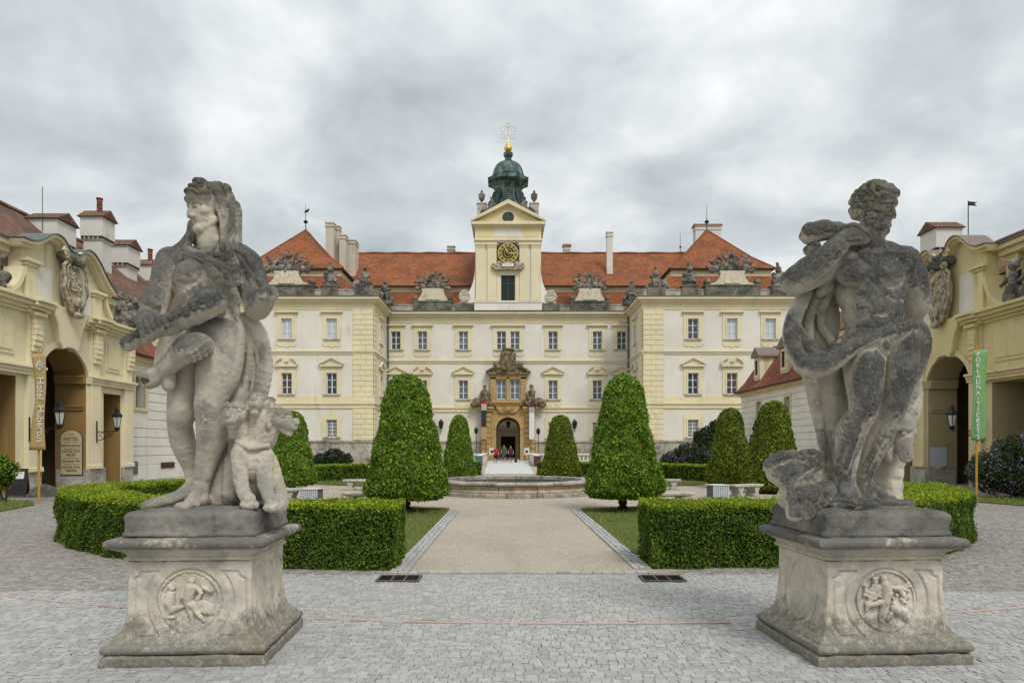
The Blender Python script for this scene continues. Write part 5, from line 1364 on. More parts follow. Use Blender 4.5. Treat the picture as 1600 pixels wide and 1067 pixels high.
def smooth_path(pts, n):
    pts = np.array(pts, float); out = []
    for i in range(len(pts)-1):
        p0, p1, p2, p3 = pts[max(i-1, 0)], pts[i], pts[i+1], pts[min(i+2, len(pts)-1)]
        for t in np.linspace(0, 1, n, endpoint=False):
            out.append(.5*((2*p1)+(-p0+p2)*t+(2*p0-5*p1+4*p2-p3)*t*t+(-p0+3*p1-3*p2+p3)*t**3))
    out.append(pts[-1]); return np.array(out)
def hedge(label, pts, w, h, n_leaf, lsize, seed, smooth=True):
    rg_ = np.random.default_rng(seed)
    path = smooth_path(pts, 8) if smooth else np.array(pts, float)
    base = np.array([*path.mean(0), 0.0])
    root = thing('hedge', label, 'hedge', tuple(base), 'clipped box hedges')
    d = np.gradient(path, axis=0); d /= np.linalg.norm(d, axis=1)[:, None]; nr = np.stack([-d[:, 1], d[:, 0]], 1)
    seg = np.linalg.norm(np.diff(path, axis=0), axis=1); S = np.concatenate([[0], np.cumsum(seg)]); L = S[-1]
    hw = w/2; rad = .10
    a_side, a_top, a_end = 2*L*h, L*w, 2*w*h; tot = a_side+a_top+a_end
    def at(s_):
        return (np.stack([np.interp(s_, S, path[:, k]) for k in (0, 1)], 1), np.stack([np.interp(s_, S, nr[:, k]) for k in (0, 1)], 1), np.stack([np.interp(s_, S, d[:, k]) for k in (0, 1)], 1))
    P_, N_, M_ = [], [], []
    ns = int(n_leaf*a_side/tot); s_ = rg_.uniform(0, L, ns); c, nn, dd = at(s_); sg = rg_.choice([-1, 1], ns); z = h*rg_.random(ns)
    lum = .03*vnoise(np.stack([s_, z, sg*3.0], 1)+30, 4.0, seed)+.025*np.sin(s_*5+seed)+.02*np.sin(s_*13+z*7)+.02*np.sin(z*9+s_*2)
    rnd = np.clip((z-(h-rad))/rad, 0, 1)**2*rad*.8
    off = hw+lum-rnd-np.abs(rg_.normal(0, .03, ns))+(rg_.random(ns) < .06)*rg_.uniform(0, .04, ns)
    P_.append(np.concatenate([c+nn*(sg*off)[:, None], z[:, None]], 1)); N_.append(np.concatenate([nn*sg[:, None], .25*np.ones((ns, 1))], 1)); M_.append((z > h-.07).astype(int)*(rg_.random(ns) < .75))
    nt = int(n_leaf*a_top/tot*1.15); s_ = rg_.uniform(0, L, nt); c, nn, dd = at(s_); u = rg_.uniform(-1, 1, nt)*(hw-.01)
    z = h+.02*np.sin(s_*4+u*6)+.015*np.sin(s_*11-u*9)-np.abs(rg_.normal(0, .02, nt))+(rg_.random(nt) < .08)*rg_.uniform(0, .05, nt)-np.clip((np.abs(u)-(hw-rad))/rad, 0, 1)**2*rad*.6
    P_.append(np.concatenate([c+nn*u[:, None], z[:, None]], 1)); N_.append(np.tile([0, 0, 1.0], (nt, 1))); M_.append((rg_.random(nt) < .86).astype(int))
    ne = int(n_leaf*a_end/tot)
    for e, sg in ((0.0, -1), (L, 1)):
        k = ne//2; c, nn, dd = at(np.full(k, e)); u = rg_.uniform(-1, 1, k)*hw; z = h*rg_.random(k)
        off = sg*(-np.abs(rg_.normal(0, .03, k))+.02*np.sin(u*9+z*7)-np.clip((np.abs(u)-(hw-.15))/.15, 0, 1)**2*.05)
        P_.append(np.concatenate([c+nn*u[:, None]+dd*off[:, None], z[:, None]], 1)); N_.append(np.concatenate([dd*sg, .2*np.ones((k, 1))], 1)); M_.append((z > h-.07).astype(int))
    Pn = np.concatenate(P_)-base; V, Q = leaf_arrays(Pn, np.concatenate(N_), lsize, .7, rg_); mi = np.concatenate(M_)
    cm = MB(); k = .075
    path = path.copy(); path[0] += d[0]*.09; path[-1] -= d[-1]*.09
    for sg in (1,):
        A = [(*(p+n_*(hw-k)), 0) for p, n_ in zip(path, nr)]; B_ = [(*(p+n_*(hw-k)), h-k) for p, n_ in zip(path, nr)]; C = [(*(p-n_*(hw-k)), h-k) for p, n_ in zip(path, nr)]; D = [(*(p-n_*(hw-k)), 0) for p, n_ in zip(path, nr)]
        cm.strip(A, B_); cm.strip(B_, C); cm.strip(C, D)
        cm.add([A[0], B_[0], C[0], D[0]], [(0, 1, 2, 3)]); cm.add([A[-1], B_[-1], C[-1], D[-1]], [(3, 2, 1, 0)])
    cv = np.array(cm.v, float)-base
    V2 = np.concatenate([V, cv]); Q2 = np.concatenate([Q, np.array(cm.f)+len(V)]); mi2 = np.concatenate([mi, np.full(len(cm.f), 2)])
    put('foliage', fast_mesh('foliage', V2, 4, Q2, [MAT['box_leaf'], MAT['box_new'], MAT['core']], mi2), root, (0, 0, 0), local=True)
hedge('large curved box hedge behind the left statue with the dog', [(-1.54, 9.85), (-3.2, 9.85), (-5.0, 10.35), (-6.75, 11.5), (-8.1, 13.2), (-8.35, 14.6), (-7.6, 15.75), (-6.3, 16.2)], 1.0, .90, 150000, .037, 11)
hedge('large curved box hedge behind the right statue with the club', [(1.98, 9.95), (3.9, 9.98), (5.6, 10.4), (7.1, 11.5), (8.25, 13.1), (8.65, 14.5), (8.1, 15.8), (7.0, 16.3)], 1.0, .90, 150000, .037, 12)
hedge('far low box hedge beyond the stone benches on the left', [(-9.9, 30.8), (-8.2, 33.8), (-6.0, 36.8), (-3.6, 39.0), (-1.75, 40.2)], .9, .80, 26000, .085, 13)
hedge('far low box hedge beyond the stone benches on the right', [(10.8, 30.8), (8.9, 33.6), (6.6, 36.8), (4.0, 39.0), (1.85, 40.2)], .9, .80, 26000, .085, 14)

def shrub(name, label, base, blobs, leaf, n, size, seed, flowers=None, nf=0, fsize=.05, cat='shrub', stems=True):
    rg_ = np.random.default_rng(seed); root = thing(name, label, cat, base)
    P_, N_ = [], []; w = np.array([b[3]*b[4] for b in blobs]); w = w/w.sum(); cv = []; cf = []
    for (x, y_, z, rx, rz), ww in zip(blobs, w):
        k = int(n*ww); v = rg_.normal(0, 1, (k, 3)); v /= np.linalg.norm(v, axis=1)[:, None]
        rad = 1-np.abs(rg_.normal(0, .16, k)); rad += .07*np.sin(v[:, 0]*9+v[:, 2]*7+seed)
        P_.append(np.array([x, y_, z])+v*np.array([rx, rx, rz])*rad[:, None]); N_.append(v)
        c = MB(); c.lathe([(max(.01, .72*rx*math.sin(t)), z-.72*rz*math.cos(t)) for t in np.linspace(.1, 3.04, 9)], (x, y_, 0), 10)
        b0 = len(cv); cv += c.v; cf += [[i+b0 for i in f] for f in c.f if len(f) == 4]
    Pn = np.concatenate(P_); Nn = np.concatenate(N_); ok = Pn[:, 2] > .05; Pn = Pn[ok]; Nn = Nn[ok]
    V, Q = leaf_arrays(Pn, Nn, size, .9, rg_)
    cv = np.array(cv); cv[:, 2] = np.maximum(cv[:, 2], .02)
    V2 = np.concatenate([V, cv]); Q2 = np.concatenate([Q, np.array(cf)+len(V)]); mi = np.concatenate([np.zeros(len(Q), int), np.ones(len(cf), int)])
    put('foliage', fast_mesh('foliage', V2, 4, Q2, [MAT[leaf], MAT['core']], mi), root, (0, 0, 0), local=True)
    if flowers:
        cl_ = rg_.integers(0, len(Pn), nf//14); c = np.repeat(Pn[cl_]*1.0+Nn[cl_]*.03, 14, 0); pn = c+rg_.normal(0, fsize*.9, c.shape)*np.array([1, 1, 1.4]); 
        pn = pn[pn[:, 2] > .1]
        V, Q = leaf_arrays(pn, rg_.normal(0, 1, pn.shape), fsize*.8, .8, rg_, .9)
        put('blossom', fast_mesh('blossom', V, 4, Q, MAT[flowers]), root, (0, 0, 0), local=True)
    if stems:
        m = MB()
        for k in range(5):
            a = k*1.3+seed; b = blobs[k % len(blobs)]; m.tube([(.05*math.cos(a), .05*math.sin(a), 0), (b[0]*.4+.1*math.cos(a), b[1]*.4+.1*math.sin(a), b[2]*.5), (b[0], b[1], b[2])], [.03, .022, .01], 6)
        mk('stem', m, MAT['bark'], root, (0, 0, 0), local=True)
    return root
shrub('lilac_bush', 'large purple flowering lilac bush beside the green banner', tuple(P(1585, 778, 22.6)[:2])+(0.0,),
      [(-.7, 0, .85, .75, .75), (.3, .1, 1.15, .95, .95), (1.2, 0, 1.0, 1.0, .9), (0, -.3, .6, .9, .55), (.8, -.2, 1.5, .7, .55), (2.0, .2, 1.1, .8, .9)], 'lilac_leaf', 15000, .10, 21, 'lilac_flower', 9000, .06, 'bush')
shrub('rose_bush', 'small loose green bush with a few red flowers by the chalkboard', tuple(P(6, 784, 20.6)[:2])+(0.0,),
      [(0, 0, .75, .32, .35), (-.25, .1, .95, .3, .3), (.25, -.1, 1.0, .28, .28), (-.1, 0, 1.25, .25, .25), (-.5, 0, 1.0, .35, .4)], 'horn_leaf', 2600, .075, 22, 'rose', 120, .035, 'bush')
shrub('dark_shrub', 'dark purplish shrub against the palace plinth, left of the portal', tuple(P(522, 733, 50)[:2])+(0.0,), [(0, 0, .75, .8, .8), (-1.0, .2, .6, .7, .6), (.7, .3, .6, .6, .6)], 'dark_leaf', 4000, .16, 23, 'lilac_flower', 350, .06)
shrub('dark_shrub', 'greyish purple shrub before the right corner pavilion', tuple(P(1074, 733, 48)[:2])+(0.0,), [(0, 0, .95, 1.1, .95), (-.9, .2, .7, .9, .7), (1.0, .3, .8, .9, .8)], 'dark_leaf', 5000, .16, 24, 'lilac_flower', 2200, .07)
shrub('evergreen_shrub', 'dark evergreen bush behind the purple shrub on the right', tuple(P(1112, 730, 54)[:2])+(0.0,), [(0, 0, 1.6, 1.5, 1.6), (1.2, .3, 1.4, 1.3, 1.4), (-.6, 0, 2.3, .9, .9), (.4, .2, 3.0, .7, .8)], 'dark_leaf', 7000, .2, 25)
shrub('low_plant', 'low spiky green plant left of the purple shrub', tuple(P(1042, 731, 50)[:2])+(0.0,), [(0, 0, .5, .5, .6), (.5, 0, .4, .4, .5)], 'lilac_leaf', 1200, .22, 26)
shrub('dark_shrub', 'dark round bush between the two olive cone trees', tuple(P(1187, 742, 40)[:2])+(0.0,), [(0, 0, 1.3, .7, 1.3), (.2, .2, 2.6, .5, .9)], 'dark_leaf', 3000, .16, 27)

def in_poly(p, poly):
    x, y_ = p[:, 0], p[:, 1]; c = np.zeros(len(p), bool); n = len(poly); j = n-1
    for i in range(n):
        xi, yi = poly[i]; xj, yj = poly[j]
        c ^= ((yi > y_) != (yj > y_)) & (x < (xj-xi)*(y_-yi)/(yj-yi+1e-12)+xi); j = i
    return c
gv, gq = [], []; cnt = 0
for k, poly in enumerate(LAWNS):
    a = np.array(poly); lo, hi = a.min(0), a.max(0)
    dens, hgt, wd = (620, .062, .010) if k in (0, 2) else (150, .085, .022)
    n = int(dens*np.prod(hi-lo)); p = RNG.uniform(lo, hi, (n, 2)); p = p[in_poly(p, poly)]
    if k in (0, 2): p = p[(np.abs(p[:, 0]) < 6.5)]
    n = len(p); an = RNG.uniform(0, 6.28, n); hh = hgt*RNG.uniform(.5, 1.4, n)*(1+.5*np.sin(p[:, 0]*2.3)*np.sin(p[:, 1]*1.9)); ln = RNG.normal(0, .4, (n, 2))*hh[:, None]
    dx = np.cos(an)*wd*.5; dy = np.sin(an)*wd*.5; z0 = np.full(n, .025)
    V = np.stack([np.stack([p[:, 0]-dx, p[:, 1]-dy, z0], 1), np.stack([p[:, 0]+dx, p[:, 1]+dy, z0], 1), np.stack([p[:, 0]+ln[:, 0], p[:, 1]+ln[:, 1], z0+hh], 1)], 1).reshape(-1, 3)
    gv.append(V); gq.append(np.arange(3*n)+cnt); cnt += 3*n
o = put('grass', fast_mesh('grass', np.concatenate(gv), 3, np.concatenate(gq), MAT['grass']))
stuff(o); tag(o, 'short green grass on the lawns beside the path', 'grass')

# ------------------------------------------------------------------ the two stone statues on pedestals
def statue_stone(name, front, height, bias, pale=(0.54, 0.485, 0.385), moss_z=3.3, ex=.34, nz_=.06, spot=None):
    """limestone with a dark lichen crust where rain reaches it, bare cream stone elsewhere"""
    t = NT(name); nx, ny, nz = t.sep(t.geo.outputs['Normal']); x, y_, z = t.sep(t.pos)
    big = t.noise(1.7, 4, 0.55, .3); mid = t.noise(8, 8, 0.72, .2, off=(3, 7, 1)); fine = t.noise(48, 5, 0.75)
    c = t.mix(t.ramp(t.noise(3, 5), .35, .7), tuple(k*.84 for k in pale), tuple(min(1, k*1.10) for k in pale))
    c = t.mix(t.ramp(t.noise(3.2, 6, .65, off=(2, 2, 5)), .50, .64, 0, .6), c, (0.36, 0.335, 0.285))
    v = t.math('ADD', t.math('MULTIPLY', big, .62), t.math('MULTIPLY', mid, .55))
    at_ = t.n.new('ShaderNodeAttribute'); at_.attribute_name = 'expo'; v = t.math('ADD', v, t.math('MULTIPLY', t.ramp(at_.outputs['Fac'], .18, .98), ex))
    v = t.math('ADD', v, t.math('MULTIPLY', nz, nz_)); v = t.math('ADD', v, t.math('MULTIPLY', ny, -front))
    v = t.math('ADD', v, t.math('MULTIPLY', t.math('SUBTRACT', z, 2.3), height)); v = t.math('ADD', v, t.math('MULTIPLY', fine, .16))
    if spot:
        dn = t.n.new('ShaderNodeVectorMath'); dn.operation = 'DISTANCE'; t.l.new(t.pos, dn.inputs[0]); dn.inputs[1].default_value = tuple(spot[:3])
        v = t.math('SUBTRACT', v, t.ramp(t.math('ADD', dn.outputs['Value'], t.math('MULTIPLY', mid, .08)), spot[3]*.7, spot[3]*1.25, .30, 0))
    grey = t.mix(t.ramp(mid, .38, .62), (0.145, 0.14, 0.128), (0.27, 0.26, 0.235))
    c = t.mix(t.ramp(v, .56-bias, .88-bias, 0, .88), c, grey)
    crust = t.mix(t.ramp(fine, .42, .66), (0.038, 0.038, 0.035), (0.11, 0.106, 0.098)); crust = t.mix(t.ramp(t.noise(5, 6, .7, off=(7, 7, 2)), .46, .66, 0, .7), crust, (0.15, 0.145, 0.132))
    c = t.mix(t.ramp(v, .74-bias, 1.03-bias, 0, .93), c, crust)
    c = t.mix(t.math('MULTIPLY', t.ramp(t.noise(30, 4, .75, off=(9, 1, 4)), .62, .70, 0, .65), t.ramp(v, .74-bias, .86-bias)), c, (0.36, 0.355, 0.32))
    mo = t.math('MULTIPLY', t.ramp(z, moss_z, moss_z+.35), t.math('MULTIPLY', t.ramp(nz, -.2, .5), t.ramp(t.noise(7, 5, .6, off=(1, 1, 1)), .44, .60)))
    c = t.mix(t.math('MULTIPLY', mo, .55), c, (0.15, 0.13, 0.045))
    t.bump(t.math('ADD', t.math('MULTIPLY', fine, .6), t.math('MULTIPLY', t.noise(140, 3, .6), .4)), .45, .008)
    return t.done(c, .92, .12)
MAT['stat_l'] = statue_stone('weathered_limestone_left_figure', .03, .13, -.165, spot=(*P(316, 352, 5.65), .24))
MAT['stat_r'] = statue_stone('weathered_limestone_right_figure', .11, .06, -.10, ex=.38)
MAT['plinth_s'] = statue_stone('blackened_limestone_plinth', .02, .0, .20, moss_z=9)
def ped_stone(name):
    t = NT(name); x, y_, z = t.sep(t.pos); nx, ny, nz = t.sep(t.geo.outputs['Normal'])
    n1_ = t.noise(2.4, 6, .65, .3); n2_ = t.noise(16, 6, .7); f_ = t.noise(70, 4, .7)
    c = t.mix(t.ramp(t.noise(3.5, 5), .35, .7), (0.53, 0.475, 0.375), (0.68, 0.62, 0.51))
    c = t.mix(t.ramp(n1_, .46, .64, 0, .75), c, (0.33, 0.315, 0.285))
    low = t.ramp(t.math('ADD', z, t.math('MULTIPLY', n1_, .7)), .50, .95, 1, 0)
    v = t.math('ADD', t.math('MULTIPLY', low, .34), t.math('ADD', t.math('MULTIPLY', n2_, .5), t.math('MULTIPLY', f_, .35)))
    c = t.mix(t.ramp(v, .54, .80, 0, .82), c, (0.115, 0.11, 0.09))
    c = t.mix(t.math('MULTIPLY', low, t.ramp(t.noise(5, 5, .6, off=(6, 2, 2)), .52, .66, 0, .45)), c, (0.17, 0.16, 0.085))
    cap = t.math('MULTIPLY', t.ramp(z, .885, .925), t.ramp(t.math('ADD', t.math('MULTIPLY', n1_, .6), t.math('MULTIPLY', n2_, .4)), .32, .48))
    c = t.mix(t.math('MULTIPLY', cap, .9), c, t.mix(f_, (0.045, 0.045, 0.043), (0.17, 0.165, 0.155)))
    c = t.mix(t.ramp(t.noise(11, 5, .7, off=(4, 4, 4)), .62, .74, 0, .5), c, (0.42, 0.27, 0.13))
    c = t.mix(t.ramp(t.noise(95, 5, .8, off=(3, 8, 1)), .54, .66, 0, .5), c, (0.14, 0.13, 0.105))
    t.bump(t.math('ADD', t.math('MULTIPLY', n2_, .5), t.math('MULTIPLY', f_, .5)), .7, .012)
    return t.done(c, .92, .12)
MAT['ped'] = ped_stone('weathered_pedestal_limestone')

class Fig:
    """sculpt helper: points given by photo pixel and depth (m) from the figure's axis"""
    def __init__(s, Yc, x0, x1, y0, y1, d0, d1, h):
        a = [P(px, py, Yc+d) for px in (x0, x1) for py in (y0, y1) for d in (d0, d1)]
        s.Yc = Yc; s.sc = Sculpt(np.min(a, 0), np.max(a, 0), h)
    def p(s, px, py, d): return P(px, py, s.Yc+d)
    def ch(s, pts, k=.03, sub=False):
        if len(pts) > 2 and not sub:
            q = np.array(pts, float); n = len(q); out = []
            for i in range(n-1):
                p0, p1, p2, p3 = q[max(i-1, 0)], q[i], q[i+1], q[min(i+2, n-1)]
                for t in (0, .25, .5, .75): out.append(.5*(2*p1+(p2-p0)*t+(2*p0-5*p1+4*p2-p3)*t*t+(3*p1-p0-3*p2+p3)*t**3))
            out.append(q[-1]); pts = [tuple(o) for o in out]
        s.sc.chain([(*s.p(x, y, d), r*(s.Yc+d)/F) for x, y, d, r in pts], k*.65, sub); return s
    def head(s, px, py, d, fwd, sc=1.0, lips=True):
        """head with face, looking along fwd (xy), origin mid-head"""
        o = s.p(px, py, d); f = np.array([fwd[0], fwd[1], 0.0]); f /= np.linalg.norm(f); r = np.array([f[1], -f[0], 0]); f[2] = -.22; f /= np.linalg.norm(f); u = np.cross(r, f); u *= 1 if u[2] > 0 else -1
        H = lambda a, b, c: o+(r*a+f*b+u*c)*sc
        rot = np.stack([r, f, u], 1); S = s.sc
        el = lambda a, b, c, R3, k=.02, sub=False: S.ell(H(a, b, c), np.array(R3)*sc, k, rot, sub)
        co = lambda A, B, ra, rb, k=.012, sub=False: S.cone(H(*A), H(*B), ra*sc, rb*sc, k, sub)
        el(0, -.02, .05, (.122, .152, .135), .02); el(0, .052, -.045, (.098, .10, .135), .03)
        el(0, .116, -.152, (.034, .028, .030), .03)
        for q in (-1, 1):
            co((q*.02, .11, -.155), (q*.092, .01, -.09), .032, .03, .025); el(q*.070, .092, -.022, (.032, .030, .026), .03)
            co((q*.012, .142, .040), (q*.075, .108, .036), .017, .015, .012); el(q*.046, .158, .010, (.030, .030, .017), .01, True); el(q*.045, .117, .008, (.023, .021, .019), .004)
            co((q*.024, .142, .016), (q*.068, .122, .016), .006, .005, .003); co((q*.026, .140, -.002), (q*.066, .120, -.001), .005, .005, .003)
            el(q*.020, .158, -.056, (.014, .017, .013), .008); el(q*.126, -.005, -.01, (.016, .032, .045), .01)
        co((0, .142, .034), (0, .172, -.046), .012, .016, .010); el(0, .170, -.050, (.013, .012, .011), .008)
        if lips: co((-.030, .130, -.090), (.030, .130, -.090), .006, .006, .006); co((-.024, .129, -.110), (.024, .129, -.110), .007, .007, .006); co((-.042, .140, -.101), (.042, .140, -.101), .004, .004, .003, True)
        return H
    def el(s, px, py, d, rx, ry, rz, k=.03, rot=None, sub=False):
        m = (s.Yc+d)/F; s.sc.ell(s.p(px, py, d), (rx*m, ry, rz*m), k*.65, rot, sub); return s
    def ball(s, px, py, d, r, k=.012, sub=False):
        m = r*(s.Yc+d)/F; s.sc.ell(s.p(px, py, d), (m, m, m), k, None, sub); return s
    def foot(s, px, py, d, dx, dy, L=.36, sole=1.185):
        """bare foot under an ankle at pixel/depth, pointing along (dx, dy)"""
        a = s.p(px, py, d); f = np.array([dx, dy, 0.0]); f /= np.linalg.norm(f); r = np.array([-f[1], f[0], 0]); S = s.sc; z = np.array([0, 0, 1.0])
        b = np.array([a[0], a[1], sole]); q = lambda u, v, w: b+f*u+r*v+z*w
        S.ell(q(-.05*L/.36, 0, .05), (.055, .055, .055), .02); S.cone(a, q(.03, 0, .075), .062, .062, .02); S.cone(q(-.03, 0, .055), q(L*.55, .012, .042), .054, .046, .03); S.cone(a-z*.02, q(L*.5, .0, .055), .055, .032, .03)
        S.ell(q(L*.52, .035, .034), (.045, .045, .034), .02); S.ell(q(L*.50, -.035, .030), (.038, .038, .03), .02)
        for k, (v, l, rr) in enumerate(((.052, .95, .026), (.020, .93, .019), (-.008, .89, .018), (-.034, .84, .017), (-.057, .77, .016))):
            S.cone(q(L*.56, v*.9, .036), q(L*(l-.06), v, .030), rr*.85, rr*.9, .006); S.ell(q(L*(l-.02), v, .022), (rr, rr, rr*.9), .006)
        return s
rq = random.Random(11)
YC = 5.85
def toes(f, pts, r, k=.008):
    for x, y, d in pts: f.ball(x, y, d, r, k)

def hercules():
    f = Fig(YC, 180, 440, 276, 800, -.50, .42, .0075)
    # torso
    f.el(325, 441, 0, 57, .18, 46, .05).el(326, 462, -.005, 49, .165, 36, .05).el(333, 492, 0, 43, .15, 34, .05).el(338, 518, 0, 45, .16, 30, .05)
    f.el(340, 528, .01, 45, .19, 32, .05)
    f.el(300, 426, -.135, 27, .085, 20, .02).el(350, 428, -.135, 27, .085, 20, .02)
    f.el(327, 478, -.105, 27, .07, 24, .04).el(338, 512, -.11, 30, .07, 20, .04)
    for x, y in ((312, 458), (338, 460), (314, 480), (340, 483)): f.el(x, y, -.142, 12, .035, 9.5, .03)
    f.ch([(318, 402, -.10, 8), (280, 402, -.07, 8)], .04).ch([(340, 402, -.10, 8), (380, 404, -.07, 8)], .04)
    f.ch([(326, 396, .05, 17), (284, 406, .03, 16)], .05).ch([(336, 396, .05, 17), (376, 406, .03, 16)], .05)
    f.ball(336, 503, -.185, 3, .01, True)
    f.ch([(326, 440, -.205, 3.6), (327, 462, -.195, 3.6), (331, 492, -.18, 3.2)], .02, True)          # midline
    f.ch([(276, 438, -.14, 2.5), (298, 448, -.205, 3), (322, 442, -.21, 2.5)], .012, True).ch([(374, 440, -.14, 2.5), (352, 450, -.205, 3), (330, 443, -.21, 2.5)], .012, True)
    # neck and head turned to the left
    f.ch([(331, 402, .0, 20), (327, 362, -.01, 18)], .03); f.ch([(340, 372, -.04, 5), (326, 397, -.13, 4)], .02)
    H = f.head(325, 328, -.02, (-.53, -.85), 1.06); f.el(330, 372, .08, 30, .09, 30, .03)
    for i in range(70):
        t = rq.uniform(-1, 1); b_ = math.sqrt(max(0, 1-t*t)); lo_ = rq.random()
        f.sc.ell(H(t*.098, .03+.098*b_-.03*lo_, -.135+.06*t*t-.035*lo_), (rq.uniform(.008, .013),)*3, .003)
    # lion scalp and mane
    Sx = f.sc; c_ = H(0, -.06, .075); Sx.ell(c_, (.170, .170, .150), .012)
    Sx.cone(H(-.11, .07, .095), H(.0, .118, .105), .034, .034, .02); Sx.cone(H(.11, .07, .095), H(.0, .118, .105), .034, .034, .02)
    Sx.ell(H(0, .115, .125), (.055, .055, .035), .02); Sx.ell(H(0, .02, .205), (.06, .07, .035), .02)
    for q in (-1, 1): Sx.ell(H(q*.06, .09, .165), (.026, .026, .016), .006, None, True); Sx.ell(H(q*.055, .06, .185), (.03, .03, .02), .01); Sx.ell(H(q*.12, -.10, .135), (.05, .03, .055), .008); Sx.ell(H(q*.13, -.07, .135), (.025, .02, .03), .006, None, True)
    f.ch([(340, 304, .03, 19), (350, 322, .03, 19), (355, 348, .04, 16), (358, 378, .04, 14), (361, 402, .02, 12)], .02)
    f.ch([(345, 316, -.10, 8), (350, 338, -.08, 8), (352, 362, -.06, 7), (350, 388, -.08, 6)], .015)
    for i in range(22):
        a_ = rq.uniform(0, 6.28); u_ = rq.uniform(.05, .9); r_ = .165*math.sqrt(1-u_*u_*.8)
        if math.sin(a_) > .55: continue
        p_ = H(r_*math.cos(a_), -.045+r_*math.sin(a_), .075+.145*u_); Sx.cone(p_, p_+np.array([rq.uniform(-.01, .01), rq.uniform(-.01, .01), -.05]), .017, .010, .006)
    for off, d in ((0, -.02), (-8, -.07), (6, .03), (-3, .06)):
        f.ch([(361+off*.6, 322, d, 9), (366+off*.5, 346, d+.01, 7.5), (360+off, 374, d-.02, 6.5), (368+off, 398, d-.06, 6.5), (364+off, 420, d-.10, 5.5), (371+off, 442, d-.12, 3.5)], .008)
    f.ch([(358, 330, .06, 18), (360, 365, .07, 16), (362, 395, .06, 14)], .02)
    f.ch([(303, 352, .06, 8), (298, 368, .05, 7), (288, 384, .03, 8), (276, 394, .0, 8), (279, 408, -.08, 6)], .012)
    f.ch([(304, 356, .03, 5), (298, 374, .0, 5), (291, 390, -.06, 5), (283, 404, -.12, 4)], .008)
    f.ch([(370, 388, .03, 10), (388, 402, .01, 11), (402, 422, -.01, 10), (411, 442, -.04, 7)], .02)
    f.ch([(372, 392, -.1, 6), (388, 404, -.12, 6), (400, 424, -.12, 6), (413, 443, -.09, 5)], .01)
    f.ch([(290, 392, -.13, 7), (322, 404, -.19, 6), (350, 425, -.21, 5), (372, 470, -.17, 4)], .01)
    f.ch([(380, 512, -.12, 3), (362, 530, -.19, 3), (345, 545, -.2, 3)], .02, True)
    # right arm (viewer's left) gripping the club
    f.ch([(268, 409, 0, 22), (257, 440, .0, 19.5), (244, 478, -.04, 17), (237, 494, -.08, 17)], .03)
    f.el(253, 430, -.045, 14, .09, 25, .03); f.ch([(238, 490, -.08, 18), (229, 502, -.2, 15), (232, 514, -.29, 12)], .025)
    for i in range(22): f.ball(236+rq.uniform(-14, 12), 484+rq.uniform(-18, 16), -.14+rq.uniform(-.05, .04), rq.uniform(5, 8), .012)
    f.el(230, 515, -.30, 14, .06, 12, .02)
    for k in range(4):
        x = 222+k*8.0; y = 519-k*5.0
        f.ch([(x-4, y-14, -.30, 5), (x-1, y-8, -.385, 5), (x+4, y+6, -.40, 5), (x+7, y+14, -.34, 4.5)], .005)
    f.ch([(243, 497, -.31, 5), (252, 497, -.38, 5), (258, 505, -.40, 4.5)], .006)
    # left arm broken below the elbow (viewer's right)
    f.ch([(386, 413, .01, 22), (395, 445, .0, 19.5), (401, 478, -.05, 18)], .03); f.el(397, 430, -.04, 13, .09, 20, .03)
    f.ch([(401, 481, -.05, 18.5), (408, 474, -.14, 17), (416, 461, -.27, 14)], .02); f.ball(419, 457, -.36, 7, .01, True)
    for i in range(14): a = i*.449; f.ball(418+12*math.cos(a), 459+9*math.sin(a), -.33+rq.uniform(-.02, .02), rq.uniform(3, 4.5), .006)
    # lion paw falling across the hips, with its fringe
    f.ch([(322, 538, -.25, 11), (308, 537, -.26, 17), (292, 545, -.25, 20), (270, 566, -.22, 14), (250, 583, -.2, 12), (238, 590, -.2, 15)], .02)
    f.el(232, 592, -.22, 10, .08, 14, .015); f.ball(227, 594, -.27, 9, .01, True)
    f.ch([(262, 575, -.16, 12), (262, 592, -.16, 11), (264, 603, -.16, 8)], .02)
    for x, y in ((325, 541), (318, 547), (309, 552), (300, 556)): f.ball(x, y, -.315, 7, .006); f.ball(x+2, y+6, -.335, 3.2, .004)
    for x, y in ((322, 533), (313, 538), (304, 543)): f.ch([(x, y, -.35, 1.5), (x+9, y+6, -.36, 1.5)], .004, True)
    for i in range(20): t = i/19; f.ball(300-40*t+rq.uniform(-2, 2), 556+24*t+rq.uniform(-3, 3), -.28+.05*t, rq.uniform(3.2, 5), .005)
    f.ch([(268, 522, .02, 13), (258, 548, .02, 12), (252, 572, .0, 9)], .02).ch([(284, 515, .0, 15), (276, 545, 0, 13), (268, 570, .0, 8)], .02)
    # standing leg
    f.ch([(352, 522, 0, 33), (343, 575, -.03, 33), (333, 612, -.06, 25), (328, 636, -.07, 21.5), (330, 658, -.04, 21), (332, 684, -.01, 22), (324, 718, .0, 16), (317, 746, -.01, 12.5)], .03)
    f.el(345, 570, -.09, 22, .09, 46, .04); f.el(328, 630, -.135, 12, .05, 13, .02); f.el(329, 646, -.13, 8, .03, 8, .02); f.ch([(324, 655, -.11, 7), (318, 735, -.06, 5)], .03)
    f.el(343, 684, .03, 13, .08, 24, .03)
    f.foot(316, 752, .0, -.12, -1)
    # trailing leg
    f.ch([(314, 528, .08, 30), (296, 585, .06, 28), (287, 625, .03, 22), (285, 643, .02, 20), (281, 662, .08, 17), (287, 695, .18, 17), (299, 730, .25, 11.5), (304, 752, .27, 11)], .03)
    f.el(284, 638, -.045, 12, .05, 13, .02); f.foot(304, 752, .26, -.75, -.65)
